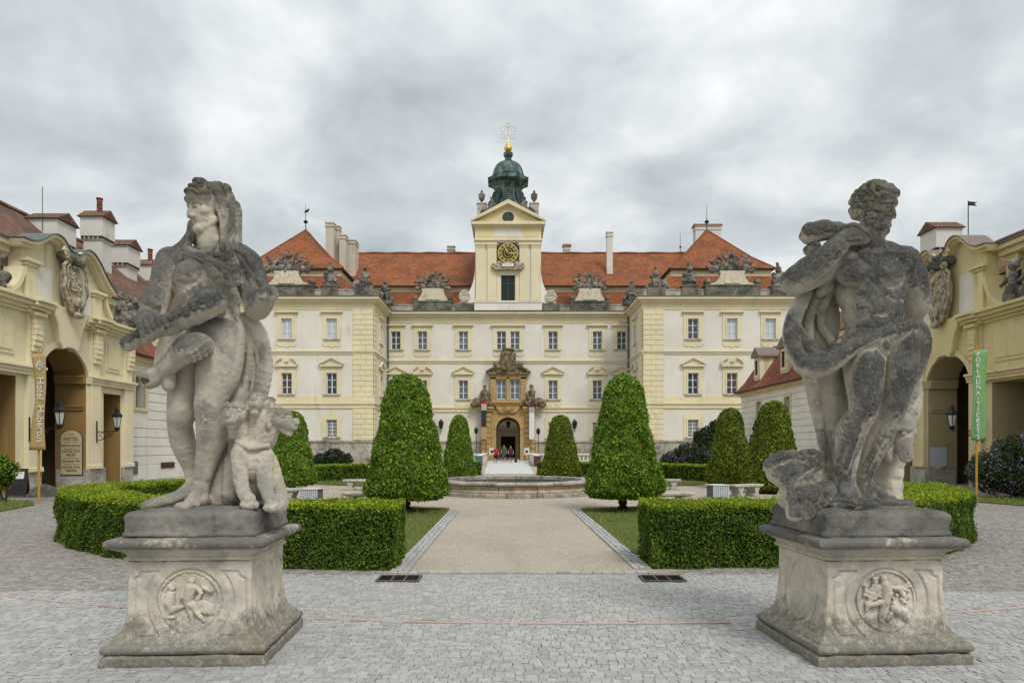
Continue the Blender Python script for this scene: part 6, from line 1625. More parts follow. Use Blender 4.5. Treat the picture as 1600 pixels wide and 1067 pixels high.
    # cloak hanging behind on the right, down to the plinth
    f.ch([(386, 500, .08, 13), (401, 520, .08, 13), (411, 548, .08, 11), (414, 580, .08, 10), (407, 618, .1, 10), (404, 640, .1, 9)], .02)
    f.el(380, 570, .19, 28, .05, 72, .03)
    for pts in ([(390, 512, .06, 5), (402, 545, .05, 5), (404, 585, .07, 4.5), (396, 632, .09, 5)], [(384, 530, .05, 4.5), (396, 560, .07, 4), (396, 600, .09, 4), (388, 640, .1, 5)], [(388, 575, .08, 4), (380, 615, .09, 4), (372, 655, .1, 5)], [(380, 560, .07, 4), (370, 610, .09, 4), (362, 660, .1, 5)]): f.ch(pts, .008)
    for pts in ([(396, 530, .09, 4), (400, 575, .1, 4), (392, 630, .11, 4)], [(386, 555, .1, 3.5), (386, 600, .11, 4), (378, 645, .12, 4)]): f.ch(pts, .012, True)
    f.ch([(382, 505, .08, 12), (391, 540, .06, 9), (388, 580, .1, 8), (378, 625, .12, 8)], .015)
    f.ch([(377, 540, .06, 10), (373, 580, .1, 9), (362, 640, .1, 9), (356, 700, .12, 10), (350, 780, .14, 13)], .015)
    f.ch([(372, 620, .2, 30), (358, 700, .2, 26), (350, 785, .2, 28)], .03); f.ch([(362, 690, .06, 8), (358, 780, .08, 10)], .015)
    f.ch([(226, 790, -.22, 5), (245, 785, -.2, 6.5), (270, 778, -.14, 7.5), (300, 768, -.02, 9)], .015)
    f.sc.crisp(4, .75).rough([(.0014, 9), (.0028, 40)]); f.sc.rough([(.008, 34)], f.p(262, 480, -.5), f.p(382, 385, -.05)+np.array([0, .2, 0]), 9)
    return f

def cerberus():
    f = Fig(YC, 340, 462, 612, 830, -.48, .30, .0075)
    f.el(394, 714, -.12, 30, .15, 40, .03).el(400, 745, .04, 34, .2, 38, .04); f.el(424, 758, -.02, 15, .14, 28, .03)
    f.ch([(400, 690, -.12, 20), (404, 664, -.14, 17), (405, 650, -.15, 16)], .025)
    # each head: skull, muzzle, jaw, brow, eyes, hanging ears
    def dog(px, py, d, fx, fy, fz, sz, op):
        S = f.sc; o = f.p(px, py, d); fw = np.array([fx, fy, fz]); fw = fw/np.linalg.norm(fw); rt = np.cross(fw, [0, 0, 1.0]); rt /= np.linalg.norm(rt); up = np.cross(rt, fw)
        q = lambda a, b, c: o+(rt*a+fw*b+up*c)*sz
        rot = np.stack([rt, fw, up], 1)
        S.ell(o, np.array((.098, .105, .095))*sz, .015, rot); S.cone(q(0, .07, -.01), q(0, .150, -.03), .064*sz, .050*sz, .012); S.ell(q(0, .190, .005), (.024*sz,)*3, .008)
        S.cone(q(0, .05, -.07), q(0, .145, -.08-op), .036*sz, .024*sz, .012)
        S.cone(q(-.055, .185, -.056-op*.4), q(.055, .185, -.056-op*.4), .007*sz+op*.25, .007*sz+op*.25, .004, True); S.cone(q(-.06, .10, -.05), q(-.05, .18, -.058-op*.4), .006*sz, .007*sz, .004, True); S.cone(q(.06, .10, -.05), q(.05, .18, -.058-op*.4), .006*sz, .007*sz, .004, True)
        for e in (-1, 1):
            S.cone(q(e*.02, .085, .062), q(e*.065, .06, .05), .020*sz, .016*sz, .008); S.ell(q(e*.052, .098, .026), np.array((.022, .02, .016))*sz, .006, rot, True); S.ell(q(e*.048, .082, .026), (.017*sz,)*3, .003)
            S.cone(q(e*.085, -.03, .05), q(e*.105, -.01, -.06), .030*sz, .024*sz, .008); S.ell(q(e*.104, 0, -.07), np.array((.018, .032, .034))*sz, .008, rot)
    dog(405, 634, -.12, .12, -.95, .22, 1.0, .02)
    f.ch([(388, 690, -.12, 16), (379, 664, -.16, 14), (376, 650, -.17, 13)], .02); dog(371, 646, -.20, .0, -1, -.12, 1.04, .006)
    f.ch([(412, 688, -.1, 17), (424, 666, -.1, 14), (428, 656, -.1, 13)], .02); dog(434, 653, -.10, .93, -.36, -.22, .98, .018)
    for i in range(0): f.ball(405+rq.uniform(-22, 26), 634+rq.uniform(-5, 5), -.10+rq.uniform(-.05, .05), rq.uniform(3.5, 5), .006)
    f.ch([(371, 690, -.20, 3), (390, 699, -.275, 3), (418, 696, -.22, 3)], .006)
    f.ch([(378, 708, -.18, 16), (377, 742, -.22, 11), (381, 768, -.25, 9), (389, 781, -.32, 10)], .02); f.ch([(412, 712, -.17, 15), (413, 750, -.21, 10.5), (418, 772, -.24, 9), (426, 785, -.31, 10)], .02)
    for x0_, y0_ in ((392, 786), (428, 790)):
        f.el(x0_-2, y0_+1, -.30, 13, .07, 8, .02)
        for k in range(4): f.ball(x0_-11+k*6, y0_+3+(k in (1, 2))*1, -.355, 4.6, .006)
    f.ch([(365, 720, .05, 14), (362, 770, .05, 14)], .03); f.el(436, 785, -.14, 12, .12, 17, .02)
    f.ch([(418, 720, -.02, 14), (432, 760, -.02, 12), (440, 785, -.05, 9)], .02)
    f.sc.crisp(4, .75).rough([(.0035, 30), (.004, 60)])
    return f

def tree_hero():
    f = Fig(YC, 1212, 1458, 282, 800, -.50, .42, .0075)
    f.el(1359, 440, 0, 57, .185, 48, .05).el(1360, 462, -.005, 52, .17, 36, .05).el(1365, 492, 0, 47, .155, 34, .05).el(1370, 520, 0, 48, .165, 30, .05); f.el(1372, 530, .01, 50, .19, 32, .05)
    f.el(1333, 427, -.14, 27, .085, 21, .02).el(1386, 427, -.14, 27, .085, 21, .02)
    f.el(1363, 480, -.11, 29, .07, 25, .04).el(1370, 512, -.115, 32, .07, 18, .04)
    for x, y in ((1347, 458), (1375, 458), (1350, 480), (1377, 481)): f.el(x, y, -.146, 12, .035, 9.5, .03)
    for sx_ in (-1, 1):
        if sx_ > 0: f.ch([(1408, 458, -.08, 3.5), (1396, 464, -.125, 2.5)], .03)
    f.ball(1369, 503, -.19, 3, .01, True)
    f.ch([(1352, 398, -.09, 9), (1315, 402, -.06, 9)], .04).ch([(1366, 398, -.09, 9), (1402, 400, -.06, 9)], .04)
    f.ch([(1358, 392, .04, 21), (1315, 403, .03, 18)], .05).ch([(1366, 392, .04, 21), (1404, 403, .03, 18)], .05)
    f.ch([(1361, 438, -.21, 3.8), (1362, 465, -.20, 3.8), (1367, 495, -.185, 3.4)], .02, True)
    f.ch([(1306, 440, -.14, 2.5), (1330, 450, -.21, 3), (1355, 444, -.215, 2.5)], .012, True).ch([(1412, 440, -.14, 2.5), (1390, 450, -.21, 3), (1366, 444, -.215, 2.5)], .012, True); f.ch([(1362, 396, 0, 22), (1358, 362, -.01, 20)], .03)
    # head turned to the right
    H = f.head(1366, 329, -.02, (.42, -.91), 1.08); f.el(1356, 372, .06, 26, .09, 26, .03); Sx = f.sc
    for i in range(130):
        t = rq.uniform(-1, 1); lo_ = rq.random()
        Sx.ell(H(t*.098, .03+.10*math.sqrt(max(0, 1-t*t))+rq.uniform(-.012, .012)-.03*lo_, -.130+.075*abs(t)-.060*lo_+rq.uniform(-.01, .01)), (rq.uniform(.011, .019),)*3, .004)
    Sx.ell(H(0, .085, -.180), (.06, .05, .035), .02)
    for i in range(40):
        t = rq.uniform(-1.25, 1.25); Sx.ell(H(.118*math.sin(t), .005+.125*math.cos(t)+rq.uniform(-.012, .01), .118-.05*abs(t)**2+rq.uniform(-.015, .025)), (rq.uniform(.018, .028),)*3, .004)
    for q in (-1, 1):
        for i in range(12): Sx.ell(H(q*.112+rq.uniform(-.012, .012), .03+rq.uniform(-.03, .03), .03-.014*i), (rq.uniform(.014, .022),)*3, .004)
    for i in range(240):
        th = rq.uniform(0, 6.28); ph = rq.uniform(-.75, 1.5); a_, b_, c_ = math.cos(th)*math.cos(ph), math.sin(th)*math.cos(ph), math.sin(ph)
        if b_ > .25 and ph < .42: continue
        p_ = H(.132*a_, -.02+.160*b_, .055+.145*c_); Sx.ell(p_, (rq.uniform(.020, .034),)*3, .004)
    for i in range(150):
        th = rq.uniform(0, 6.28); ph = rq.uniform(-.6, 1.4); a_, b_, c_ = math.cos(th)*math.cos(ph), math.sin(th)*math.cos(ph), math.sin(ph)
        if b_ > .2 and ph < .7: continue
        Sx.ell(H(.172*a_, -.03+.205*b_, .055+.19*c_), (rq.uniform(.012, .018),)*3, .004, None, True)
    # right arm (viewer's right) drawn behind the back
    f.ch([(1410, 410, .0, 25), (1424, 442, .03, 23), (1430, 470, .08, 20), (1428, 482, .14, 18)], .03); f.ch([(1430, 480, .12, 18), (1408, 500, .24, 16), (1380, 505, .3, 14)], .03); f.el(1421, 434, -.03, 14, .10, 26, .03)
    # raised arm with the club on the shoulder
    f.ch([(1312, 410, .0, 25), (1280, 425, -.05, 22), (1243, 440, -.1, 20)], .03); f.ch([(1242, 439, -.1, 20), (1262, 424, -.18, 20.5), (1290, 402, -.24, 18), (1322, 371, -.24, 12.5), (1334, 364, -.22, 13)], .025)
    f.el(1268, 420, -.20, 18, .08, 14, .02, None)
    for k in range(4): f.ch([(1322+k*6, 356+k*1.5, -.26, 5), (1335+k*5, 354+k*3, -.29, 4.6), (1343+k*4, 361+k*3.4, -.27, 4.2)], .006)
    f.ch([(1326, 376, -.30, 5), (1342, 375, -.31, 4.4)], .006)
    f.el(1272, 386, -.16, 10, .06, 7, .01).ball(1264, 391, -.14, 7, .008)
    # cloak: outer fall, inner folds, sash across the hips
    f.el(1276, 500, .17, 36, .05, 66, .03)
    f.ch([(1266, 446, .06, 11), (1250, 476, .06, 11), (1238, 506, .04, 11), (1237, 530, .0, 11), (1246, 556, -.06, 12), (1262, 576, -.11, 13)], .02)
    f.ch([(1243, 515, .02, 10), (1262, 545, .0, 9), (1280, 562, -.04, 9)], .015); f.ch([(1284, 440, .06, 9), (1270, 480, .09, 7), (1264, 515, .1, 6), (1266, 548, .08, 7)], .012)
    f.ch([(1300, 446, .06, 9), (1284, 480, .08, 7), (1283, 510, .1, 6), (1296, 528, .1, 6), (1306, 545, .06, 6)], .012); f.ch([(1296, 425, -.02, 12), (1291, 446, -.03, 11), (1282, 456, -.03, 7)], .015)
    f.ch([(1254, 570, -.1, 13), (1280, 575, -.16, 15), (1303, 562, -.2, 15), (1326, 546, -.225, 13), (1352, 531, -.23, 11), (1382, 521, -.21, 11), (1410, 513, -.13, 12), (1430, 512, .0, 13), (1443, 530, .05, 10), (1441, 556, .07, 9), (1430, 588, .09, 7)], .02)
    f.ch([(1262, 560, -.08, 8), (1292, 556, -.19, 7), (1322, 538, -.24, 6), (1358, 524, -.25, 5)], .012); f.ch([(1272, 586, -.15, 6), (1302, 574, -.22, 6), (1330, 553, -.25, 5)], .01)
    f.ch([(1372, 526, -.2, 12), (1380, 542, -.21, 9), (1384, 552, -.2, 5)], .015); f.el(1432, 552, .12, 14, .06, 34, .02)
    # trunk the figure leans on
    f.ch([(1285, 575, .16, 30), (1297, 640, .17, 27), (1308, 710, .17, 23), (1316, 785, .15, 28)], .03)
    f.ch([(1270, 600, .08, 8), (1282, 670, .1, 7), (1298, 745, .1, 7)], .02); f.ch([(1297, 590, .04, 8), (1306, 660, .06, 7), (1312, 740, .07, 7)], .02)
    # legs
    f.ch([(1350, 538, -.03, 33), (1350, 585, -.13, 28), (1351, 622, -.19, 22), (1349, 642, -.2, 19.5), (1336, 664, -.15, 20), (1327, 690, -.11, 18), (1319, 722, -.10, 12), (1316, 742, -.11, 11)], .03)
    f.el(1349, 582, -.20, 19, .09, 42, .04).el(1352, 636, -.265, 11, .045, 13, .02).el(1318, 680, -.09, 11, .07, 24, .03); f.ch([(1345, 655, -.235, 6), (1321, 730, -.17, 4)], .03)
    f.foot(1316, 744, -.08, -.35, -.94, .34, 1.23)
    f.ch([(1402, 538, 0, 31), (1403, 585, -.03, 26), (1398, 622, -.05, 20), (1394, 640, -.05, 18.5), (1383, 664, .0, 19), (1372, 690, .04, 18), (1356, 726, .06, 12), (1349, 746, .06, 11.5)], .03)
    f.el(1404, 580, -.10, 18, .08, 42, .04).el(1396, 634, -.115, 11, .045, 13, .02); f.ch([(1390, 655, -.08, 6), (1352, 735, .0, 4)], .03)
    f.foot(1349, 749, .08, .86, -.5, .38)
    f.sc.crisp(4, .75).rough([(.0014, 9), (.003, 40)], seed=23); f.sc.rough([(.005, 36)], f.p(1300, 520, -.5), f.p(1420, 385, -.05)+np.array([0, .2, 0]), 29)
    return f

def beasts():
    """horned beast head beside the leg and the skin heaped at the foot"""
    f = Fig(YC, 1376, 1446, 560, 800, -.30, .42, .008)
    f.ch([(1415, 585, .26, 20), (1414, 630, .18, 22), (1409, 660, .08, 19)], .03); f.el(1407, 668, .03, 20, .11, 26, .03); f.ch([(1409, 684, .0, 15), (1413, 704, -.04, 10.5), (1415, 713, -.05, 8.5)], .02)
    f.ch([(1394, 685, .04, 11), (1389, 705, .03, 8), (1389, 716, .02, 6)], .015); f.ball(1418, 711, -.10, 3, .006, True); f.el(1411, 676, -.09, 7, .03, 5, .01, None, True); f.ball(1411, 677, -.07, 4, .006)
    f.ch([(1396, 652, -.02, 6), (1395, 662, -.07, 5), (1400, 668, -.08, 4)], .01); f.ch([(1405, 668, -.085, 4), (1420, 671, -.07, 4)], .012)
    for i in range(9):
        y0 = 585+i*10; f.ch([(1424-rq.uniform(0, 14), y0, .06+rq.uniform(-.03, .03), 6), (1429-rq.uniform(0, 12), y0+10, .03, 6), (1422-rq.uniform(0, 12), y0+20, .02, 5), (1427-rq.uniform(0, 9), y0+29, .02, 4)], .01)
    f.ch([(1405, 640, .26, 24), (1388, 720, .27, 22), (1380, 790, .27, 26)], .03); f.sc.crisp(4, .75).rough([(.005, 20), (.004, 44)], seed=31)
    g_ = Fig(YC, 1190, 1392, 692, 830, -.48, .30, .008)
    g_.el(1238, 742, -.08, 32, .17, 27, .04).el(1262, 722, -.04, 22, .12, 20, .03).el(1213, 733, -.05, 15, .12, 22, .03).el(1250, 776, -.14, 34, .18, 26, .04).el(1282, 770, -.05, 26, .16, 22, .04)
    g_.ch([(1204, 728, -.08, 10), (1220, 716, -.12, 9), (1240, 712, -.12, 8)], .02); g_.ch([(1225, 752, -.26, 7), (1240, 738, -.27, 6), (1262, 730, -.2, 6)], .015); g_.ch([(1232, 750, -.27, 5), (1236, 780, -.33, 6), (1240, 803, -.36, 9)], .015)
    g_.el(1243, 800, -.35, 12, .06, 13, .015).el(1262, 797, -.34, 11, .06, 14, .015); g_.ball(1243, 770, -.36, 8, .015, True); g_.ball(1217, 756, -.22, 9, .02, True)
    for i in range(34): g_.ball(1266+rq.uniform(-16, 16), 716+rq.uniform(-10, 16), -.08+rq.uniform(-.08, .05), rq.uniform(3.5, 6.5), .008)
    for i in range(24): g_.ball(1280+rq.uniform(-30, 24), 788+rq.uniform(-12, 6), -.28+rq.uniform(-.06, .05), rq.uniform(4, 7), .008)
    g_.ch([(1310, 792, -.32, 8), (1335, 788, -.34, 7), (1358, 788, -.34, 6), (1371, 794, -.36, 5.5), (1369, 804, -.38, 5)], .01); g_.sc.crisp(4, .75).rough([(.009, 14), (.006, 34)], seed=37)
    return f, g_

def prof_block(hx, hy, table, h, rz=0.0):
    """square stone turned to a moulded profile: table of (offset, z)"""
    zs_ = [q[1] for q in table]; es = [q[0] for q in table]; M_ = max(es)+max(hx, hy)+.05
    sc = Sculpt((-M_, -M_, min(zs_)-.04), (M_, M_, max(zs_)+.04), h)
    X, Y, Z = sc.ax[0][:, None, None], sc.ax[1][None, :, None], sc.ax[2][None, None, :]
    e_ = np.interp(sc.ax[2], zs_, es)[None, None, :]
    d = np.maximum(np.abs(X)-hx-e_, np.abs(Y)-hy-e_); dz = np.maximum(min(zs_)-Z, Z-max(zs_))
    # soften the vertical corners
    k = .012; a, b = np.abs(X)-hx-e_, np.abs(Y)-hy-e_
    d = np.where((a > -k) & (b > -k), np.sqrt(np.maximum(a+k, 0)**2+np.maximum(b+k, 0)**2)-k, d)
    sc.F = np.maximum(d, dz).astype(np.float32); sc.e = lambda z: float(np.interp(z, zs_, es)); return sc

def pedestal(label, c, hy, rot, medal):
    hx = .475
    root = thing('statue_pedestal', label, 'pedestal', (c[0], c[1], 0), 'statue pedestals', rot)
    sc = prof_block(hx, hy, [(.145, 0), (.150, .03), (.148, .085), (.135, .098)], .009); sc.rough([(.008, 9), (.005, 26)], seed=int(c[0]*10) % 50+3)
    put('base_block', sc.mesh('base_block', MAT['ped']), root, local=True)
    tb = [(.118, .099), (.140, .112), (.148, .135), (.140, .162), (.118, .172), (.112, .176), (.112, .186), (.090, .203), (.062, .228), (.040, .258), (.026, .30), (.014, .37), (.005, .47), (0, .58), (0, .80)]
    sc = prof_block(hx, hy, tb, .007); sc.rough([(.004, 8), (.0035, 30)], seed=int(c[0]*10) % 50+7)
    zc = .485
    for side in range(4):
        wid, dep = (hx, hy) if side % 2 == 0 else (hy, hx)
        def on(u, z):
            w_ = dep+sc.e(z); a = side*math.pi/2
            x, y_ = u, -w_
            return (x*math.cos(a)-y_*math.sin(a), x*math.sin(a)+y_*math.cos(a), z)
        def groove(pts, r=.0135): sc.chain([(*on(u, z), r) for u, z in pts], .004, True)
        ro = wid*.70; ell = 1.0 if side % 2 == 0 else .8
        for q in (-1, 1):
            t0 = math.asin(min(.99, (.71-zc)/.33)); arc_ = [(q*ell*.335*math.cos(t), zc+.335*math.sin(t)) for t in np.linspace(-math.asin((zc-.225)/.34), t0, 14)]
            ue = wid-.055
            pts = arc_ + [(q*(ue-.05), .71), (q*(ue-.045), .685), (q*(ue-.02), .665), (q*ue, .66), (q*(ue+.008), .45), (q*(ue+.02), .29), (q*(ue-.03), .225)] + [arc_[0]]
            groove(pts)
        rm = .245*ell
        groove([(rm*math.cos(t), zc+.245*math.sin(t)) for t in np.linspace(0, 2*math.pi, 30)], .012)
    put('shaft', sc.mesh('shaft', MAT['ped']), root, local=True)
    tb = [(.0, .801), (.022, .806), (.03, .818), (.026, .832), (.012, .840), (.012, .848), (.022, .866), (.048, .884), (.085, .897), (.09, .902), (.10, .904), (.122, .912), (.134, .930), (.134, .955), (.122, .976), (.10, .984), (.06, .988)]
    sc = prof_block(hx, hy, tb, .008); sc.rough([(.006, 7), (.004, 26)], seed=int(c[0]*10) % 50+11)
    put('cap', sc.mesh('cap', MAT['ped']), root, local=True)
    # medallion relief on the front face
    sc = Sculpt((-.28, -hy-.12, zc-.28), (.28, -hy+.05, zc+.28), .0055); yy = -hy-.004
    sc.chain([(.232*math.cos(t), yy, zc+.232*math.sin(t), .009) for t in np.linspace(0, 2*math.pi, 40)], .006)
    def fg(pts, k=.012): sc.chain([(u, yy-dd*1.1, zc+v, r*.9) for u, v, r, dd in pts], k*.4)
    if medal == 0:
        fg([(.02, .165, .034, .01), (.02, .16, .034, .012)]); fg([(.015, .11, .05, .012), (-.005, .03, .042, .012), (-.01, -.02, .036, .01)]); fg([(.0, -.03, .032, .012), (.02, -.10, .024, .012), (.03, -.17, .018, .012)])
        fg([(.02, -.02, .034, .014), (.07, -.09, .026, .015), (.12, -.15, .018, .012)]); fg([(.05, .12, .02, .015), (.1, .07, .016, .02), (.07, .02, .014, .02)]); fg([(-.03, .11, .018, .015), (-.05, .04, .016, .02), (.0, -.0, .014, .02)])
        fg([(-.135, .115, .032, .01), (-.13, .11, .03, .012)]); fg([(-.14, .06, .04, .008), (-.15, -.01, .045, .008), (-.13, -.06, .035, .008)]); fg([(-.12, -.06, .026, .012), (-.05, -.04, .02, .014)]); fg([(-.15, -.06, .024, .01), (-.17, -.12, .018, .01), (-.1, -.12, .014, .012)])
        for k in range(7): fg([(.04, -.01-.008*k, .014, .012), (.12, -.0-.014*k, .015, .014), (.19, -.03-.012*k, .012, .01)], .006)
        fg([(.12, .11, .022, .01), (.17, .08, .02, .01)])
    else:
        for k in range(42): a = rq.uniform(0, 6.28); r_ = rq.uniform(0, .10); fg([(-.12+r_*math.cos(a)*.9, .06+r_*math.sin(a)*1.3, rq.uniform(.014, .024), .008), (-.12+r_*math.cos(a)*.9+.01, .06+r_*math.sin(a)*1.3, .015, .014)], .006)
        fg([(-.03, .18, .03, .012), (-.03, .175, .03, .012)]); fg([(-.02, .13, .042, .014), (.0, .06, .04, .016), (-.02, .0, .036, .016)]); fg([(-.02, .0, .03, .016), (-.1, -.02, .024, .018), (-.16, -.03, .02, .016), (-.17, -.07, .018, .014)])
        fg([(-.03, -.02, .028, .014), (-.05, -.1, .024, .012), (-.06, -.2, .02, .01)]); fg([(.02, .11, .02, .016), (.09, .1, .018, .018), (.13, .04, .016, .016)]); fg([(.06, -.06, .04, .012), (.12, -.09, .045, .012), (.15, -.14, .03, .012)]); fg([(.03, -.1, .024, .014), (.0, -.15, .016, .014)])
        for k in range(34): fg([(rq.uniform(.05, .19), rq.uniform(-.02, .13), rq.uniform(.011, .02), .008)]*2, .006)
        for k in range(14): fg([(rq.uniform(-.05, .17), rq.uniform(-.2, -.12), rq.uniform(.012, .02), .004)]*2, .01)
    sc.rough([(.004, 24), (.003, 60)], seed=5)
    put('medallion', sc.mesh('medallion', MAT['ped']), root, local=True)
    if medal == 1: pass
    return root

def plinth_mesh(hx, hy, seed):
    sc = prof_block(hx, hy, [(0, .985), (.012, 1.0), (.01, 1.02), (.0, 1.03), (0, 1.155), (-.03, 1.185), (-.12, 1.20)], .009); sc.rough([(.012, 5), (.008, 14), (.005, 34)], seed=seed)
    return sc.mesh('plinth', MAT['plinth_s'])
RL, RR = R(2.6), R(3.6)
pedestal('weathered stone pedestal with round relief, under the statue with the dog', PED[0], .44, RL, 0)
pedestal('weathered stone pedestal with round relief, under the statue with the raised arm', PED[1], .42, RR, 1)
def statue(label, c, rot, builders, mat, seed, hx, hy):
    root = thing('stone_statue', label, 'statue', (c[0], c[1], .99), 'garden statues')
    for nm, f, m_ in builders:
        put(nm, f.sc.mesh(nm, MAT[m_], (c[0], c[1], .99), True), root, (c[0], c[1], .99))
    o = put('plinth', plinth_mesh(hx, hy, seed), root, (c[0], c[1], 0.0), rot)
    return root
def club(pts, x0, x1, y0, y1, seed):
    f = Fig(YC, x0, x1, y0, y1, -.5, .3, .008); f.ch(pts, .03)
    for i in range(26):
        a = rq.random()*(len(pts)-1); i0 = int(a); t = a-i0; p0, p1 = pts[i0], pts[i0+1]; q = [p0[j]+(p1[j]-p0[j])*t for j in range(4)]; an = rq.uniform(0, 6.28)
        f.ball(q[0]+q[3]*.75*math.cos(an)*.5, q[1]+q[3]*.75*math.sin(an), q[2]-q[3]*.75*math.cos(an)/180, q[3]*rq.uniform(.25, .42), .012)
    f.sc.rough([(.008, 16), (.006, 38)], seed=seed); return f
statue('lichen darkened stone hero in a lion skin with a three headed dog at his feet', PED[0], RL,
       [('figure', hercules(), 'stat_l'), ('three_headed_dog', cerberus(), 'stat_l'),
        ('club', club([(200, 538, -.30, 11), (232, 520, -.30, 12), (268, 505, -.30, 15), (305, 486, -.30, 19), (334, 470, -.29, 20)], 180, 365, 440, 560, 5), 'stat_r')], 'stat_l', 3, .50, .46)
b1, b2 = beasts()
statue('bearded stone nude with a club on his raised shoulder and a beast head behind', PED[1], RR,
       [('figure', tree_hero(), 'stat_r'), ('beast_head', b1, 'stat_l'), ('animal_skin', b2, 'stat_r'),
        ('club', club([(1266, 365, -.16, 16), (1290, 360, -.17, 14.5), (1315, 362, -.18, 12), (1350, 372, -.14, 10)], 1240, 1370, 335, 400, 8), 'stat_r')], 'stat_r', 13, .51, .46)

# ------------------------------------------------------------------ fountain basin: stone segments
MAT['basin'] = stone('fountain_stone', (0.47, 0.39, 0.27), (0.20, 0.165, 0.115), amt=(.46, .7), scale=1.6)
MAT['basin_rim'] = stone('grey_fountain_rim', (0.40, 0.37, 0.32), (0.12, 0.115, 0.10), amt=(.42, .64), scale=2.0)
MAT['water'] = simple('dark_pool_water', (0.03, 0.045, 0.04), .06, .5)
fountain = thing('fountain_basin', 'low round stone fountain basin at the end of the path', 'fountain', (AX, FY, 0))
def ring_seg(prof, da, gap):
    m = MB(); n = 5; a0, a1 = -da/2+gap, da/2-gap; k = len(prof)
    vs = [(r*math.cos(a), r*math.sin(a), z) for a in np.linspace(a0, a1, n) for r, z in prof]
    fs = [(i*k+j, i*k+(j+1) % k, (i+1)*k+(j+1) % k, (i+1)*k+j) for i in range(n-1) for j in range(k)]
    fs += [tuple(range(k-1, -1, -1)), tuple(range((n-1)*k, n*k))]
    return m.add(vs, fs)
for nm, prof, cnt_, ph, mt in (('base_stone', [(2.55, .0), (3.03, .0), (3.03, .12), (2.98, .14), (2.55, .14)], 16, .1, 'basin_rim'),
                           ('wall_stone', [(2.5, .14), (2.93, .14), (2.94, .20), (2.86, .235), (2.83, .25), (2.83, .36), (2.5, .36)], 14, .25, 'basin'),
                           ('rim_stone', [(2.45, .36), (2.84, .36), (2.94, .385), (2.98, .43), (2.95, .475), (2.88, .495), (2.45, .5)], 14, .0, 'basin_rim')):
    da = 2*math.pi/cnt_; me = mesh_of(ring_seg(prof, da, .004), nm, MAT[mt])
    for k in range(cnt_): put(nm, me, fountain, (AX, FY, 0), ph+k*da, bevel=.012)
m = MB(); m.lathe([(2.49, .0), (2.49, .30)], (AX, FY, 0), 40); mk('water', m, MAT['water'], fountain)

# ------------------------------------------------------------------ stone benches, white slatted boxes
MAT['bench'] = stone('bench_limestone', (0.47, 0.445, 0.39), (0.22, 0.205, 0.175), amt=(.46, .68), scale=3)
MAT['white_wood'] = simple('white_painted_slats', (0.55, 0.57, 0.59), .5, .3)
def bench(label, x, y, rot, L=1.6):
    t = thing('stone_bench', label, 'bench', (x, y, 0), 'stone benches round the fountain', rot)
    m = MB(); m.box(-L/2, L/2, -.23, .23, .34, .41); m.box(-L/2+.03, L/2-.03, -.20, .20, .31, .34); mk('seat', m, MAT['bench'], t, local=True, bevel=.012)
    for sx in (-1, 1):
        m = MB(); pr_ = [(-.13, 0), (.13, 0), (.13, .07), (.08, .10), (.07, .16), (.12, .23), (.13, .31), (-.13, .31), (-.12, .23), (-.07, .16), (-.08, .10), (-.13, .07)]
        m.prism([(sx*(L/2-.28)+u, z) for u, z in pr_], -.19, .19); mk('leg', m, MAT['bench'], t, local=True, bevel=.012)
bench('stone bench left of the path between the hedge and the big cone tree', -3.85, 19.0, R(-20))
bench('stone bench on the far left beyond the gravel, below the low hedge', -5.55, 26.6, R(3), 1.7)
bench('stone bench beside the white slatted box left of the fountain', -7.05, 21.0, R(-8), 1.4)
bench('stone bench right of the path between the hedge and the big cone tree', 4.35, 19.0, R(20), 1.7)
bench('stone bench on the far right beyond the gravel, below the low hedge', 5.9, 26.8, R(-3), 1.7)
bench('stone bench beside the white slatted box right of the fountain', 8.05, 23.2, R(28), 1.3)
def slat_box(label, x, y, rot):
    t = thing('slatted_box', label, 'bin', (x, y, 0), 'white slatted boxes', rot); w = .26
    for k in range(9):
        for q, (a, b) in enumerate((((-w+k*w/4-.022, -w+k*w/4+.022), (-w-.012, -w+.012)),)):
            m = MB(); m.box(a[0], a[1], b[0], b[1], .03, .40); mk('slat', m, MAT['white_wood'], t, local=True)
    m = MB(); m.box(-w+.02, w-.02, -w+.02, w, .02, .39); mk('box', m, MAT['lead'], t, local=True)
    m = MB(); m.box(-w-.03, w+.03, -w-.03, w+.03, .40, .435); mk('lid', m, MAT['white_wood'], t, local=True, bevel=.006)
slat_box('white slatted box beside the stone bench, left of the fountain', -5.95, 20.7, R(-8)); slat_box('white slatted box beside the stone bench, right of the fountain', 6.95, 22.7, R(12))

# ------------------------------------------------------------------ drain grates in the setts
MAT['grate'] = simple('brown_cast_iron', (0.13, 0.095, 0.08), .7, .3, 0, .2, 20)
for x, lb in ((-1.38, 'rusty drain grate in the setts near the left hedge end'), (1.95, 'rusty drain grate in the setts near the right hedge end')):
    t = thing('drain_grate', lb, 'grate', (x, 8.66, .018), 'drain grates')
    m = MB(); m.box(-.27, .27, -.19, .19, 0, .004); mk('pit', m, MAT['darkroom'], t, local=True)
    m = MB()
    for a, b, c, d in ((-.27, .27, -.19, -.165), (-.27, .27, .165, .19), (-.27, -.245, -.165, .165), (.245, .27, -.165, .165), (-.09, -.07, -.165, .165), (.07, .09, -.165, .165)): m.box(a, b, c, d, .004, .02)
    mk('grate_frame', m, MAT['grate'], t, local=True)
    m = MB()
    for k in range(7): m.box(-.245, .245, -.15+k*.046, -.135+k*.046, .004, .015)
    mk('bar', m, MAT['iron'], t, local=True)

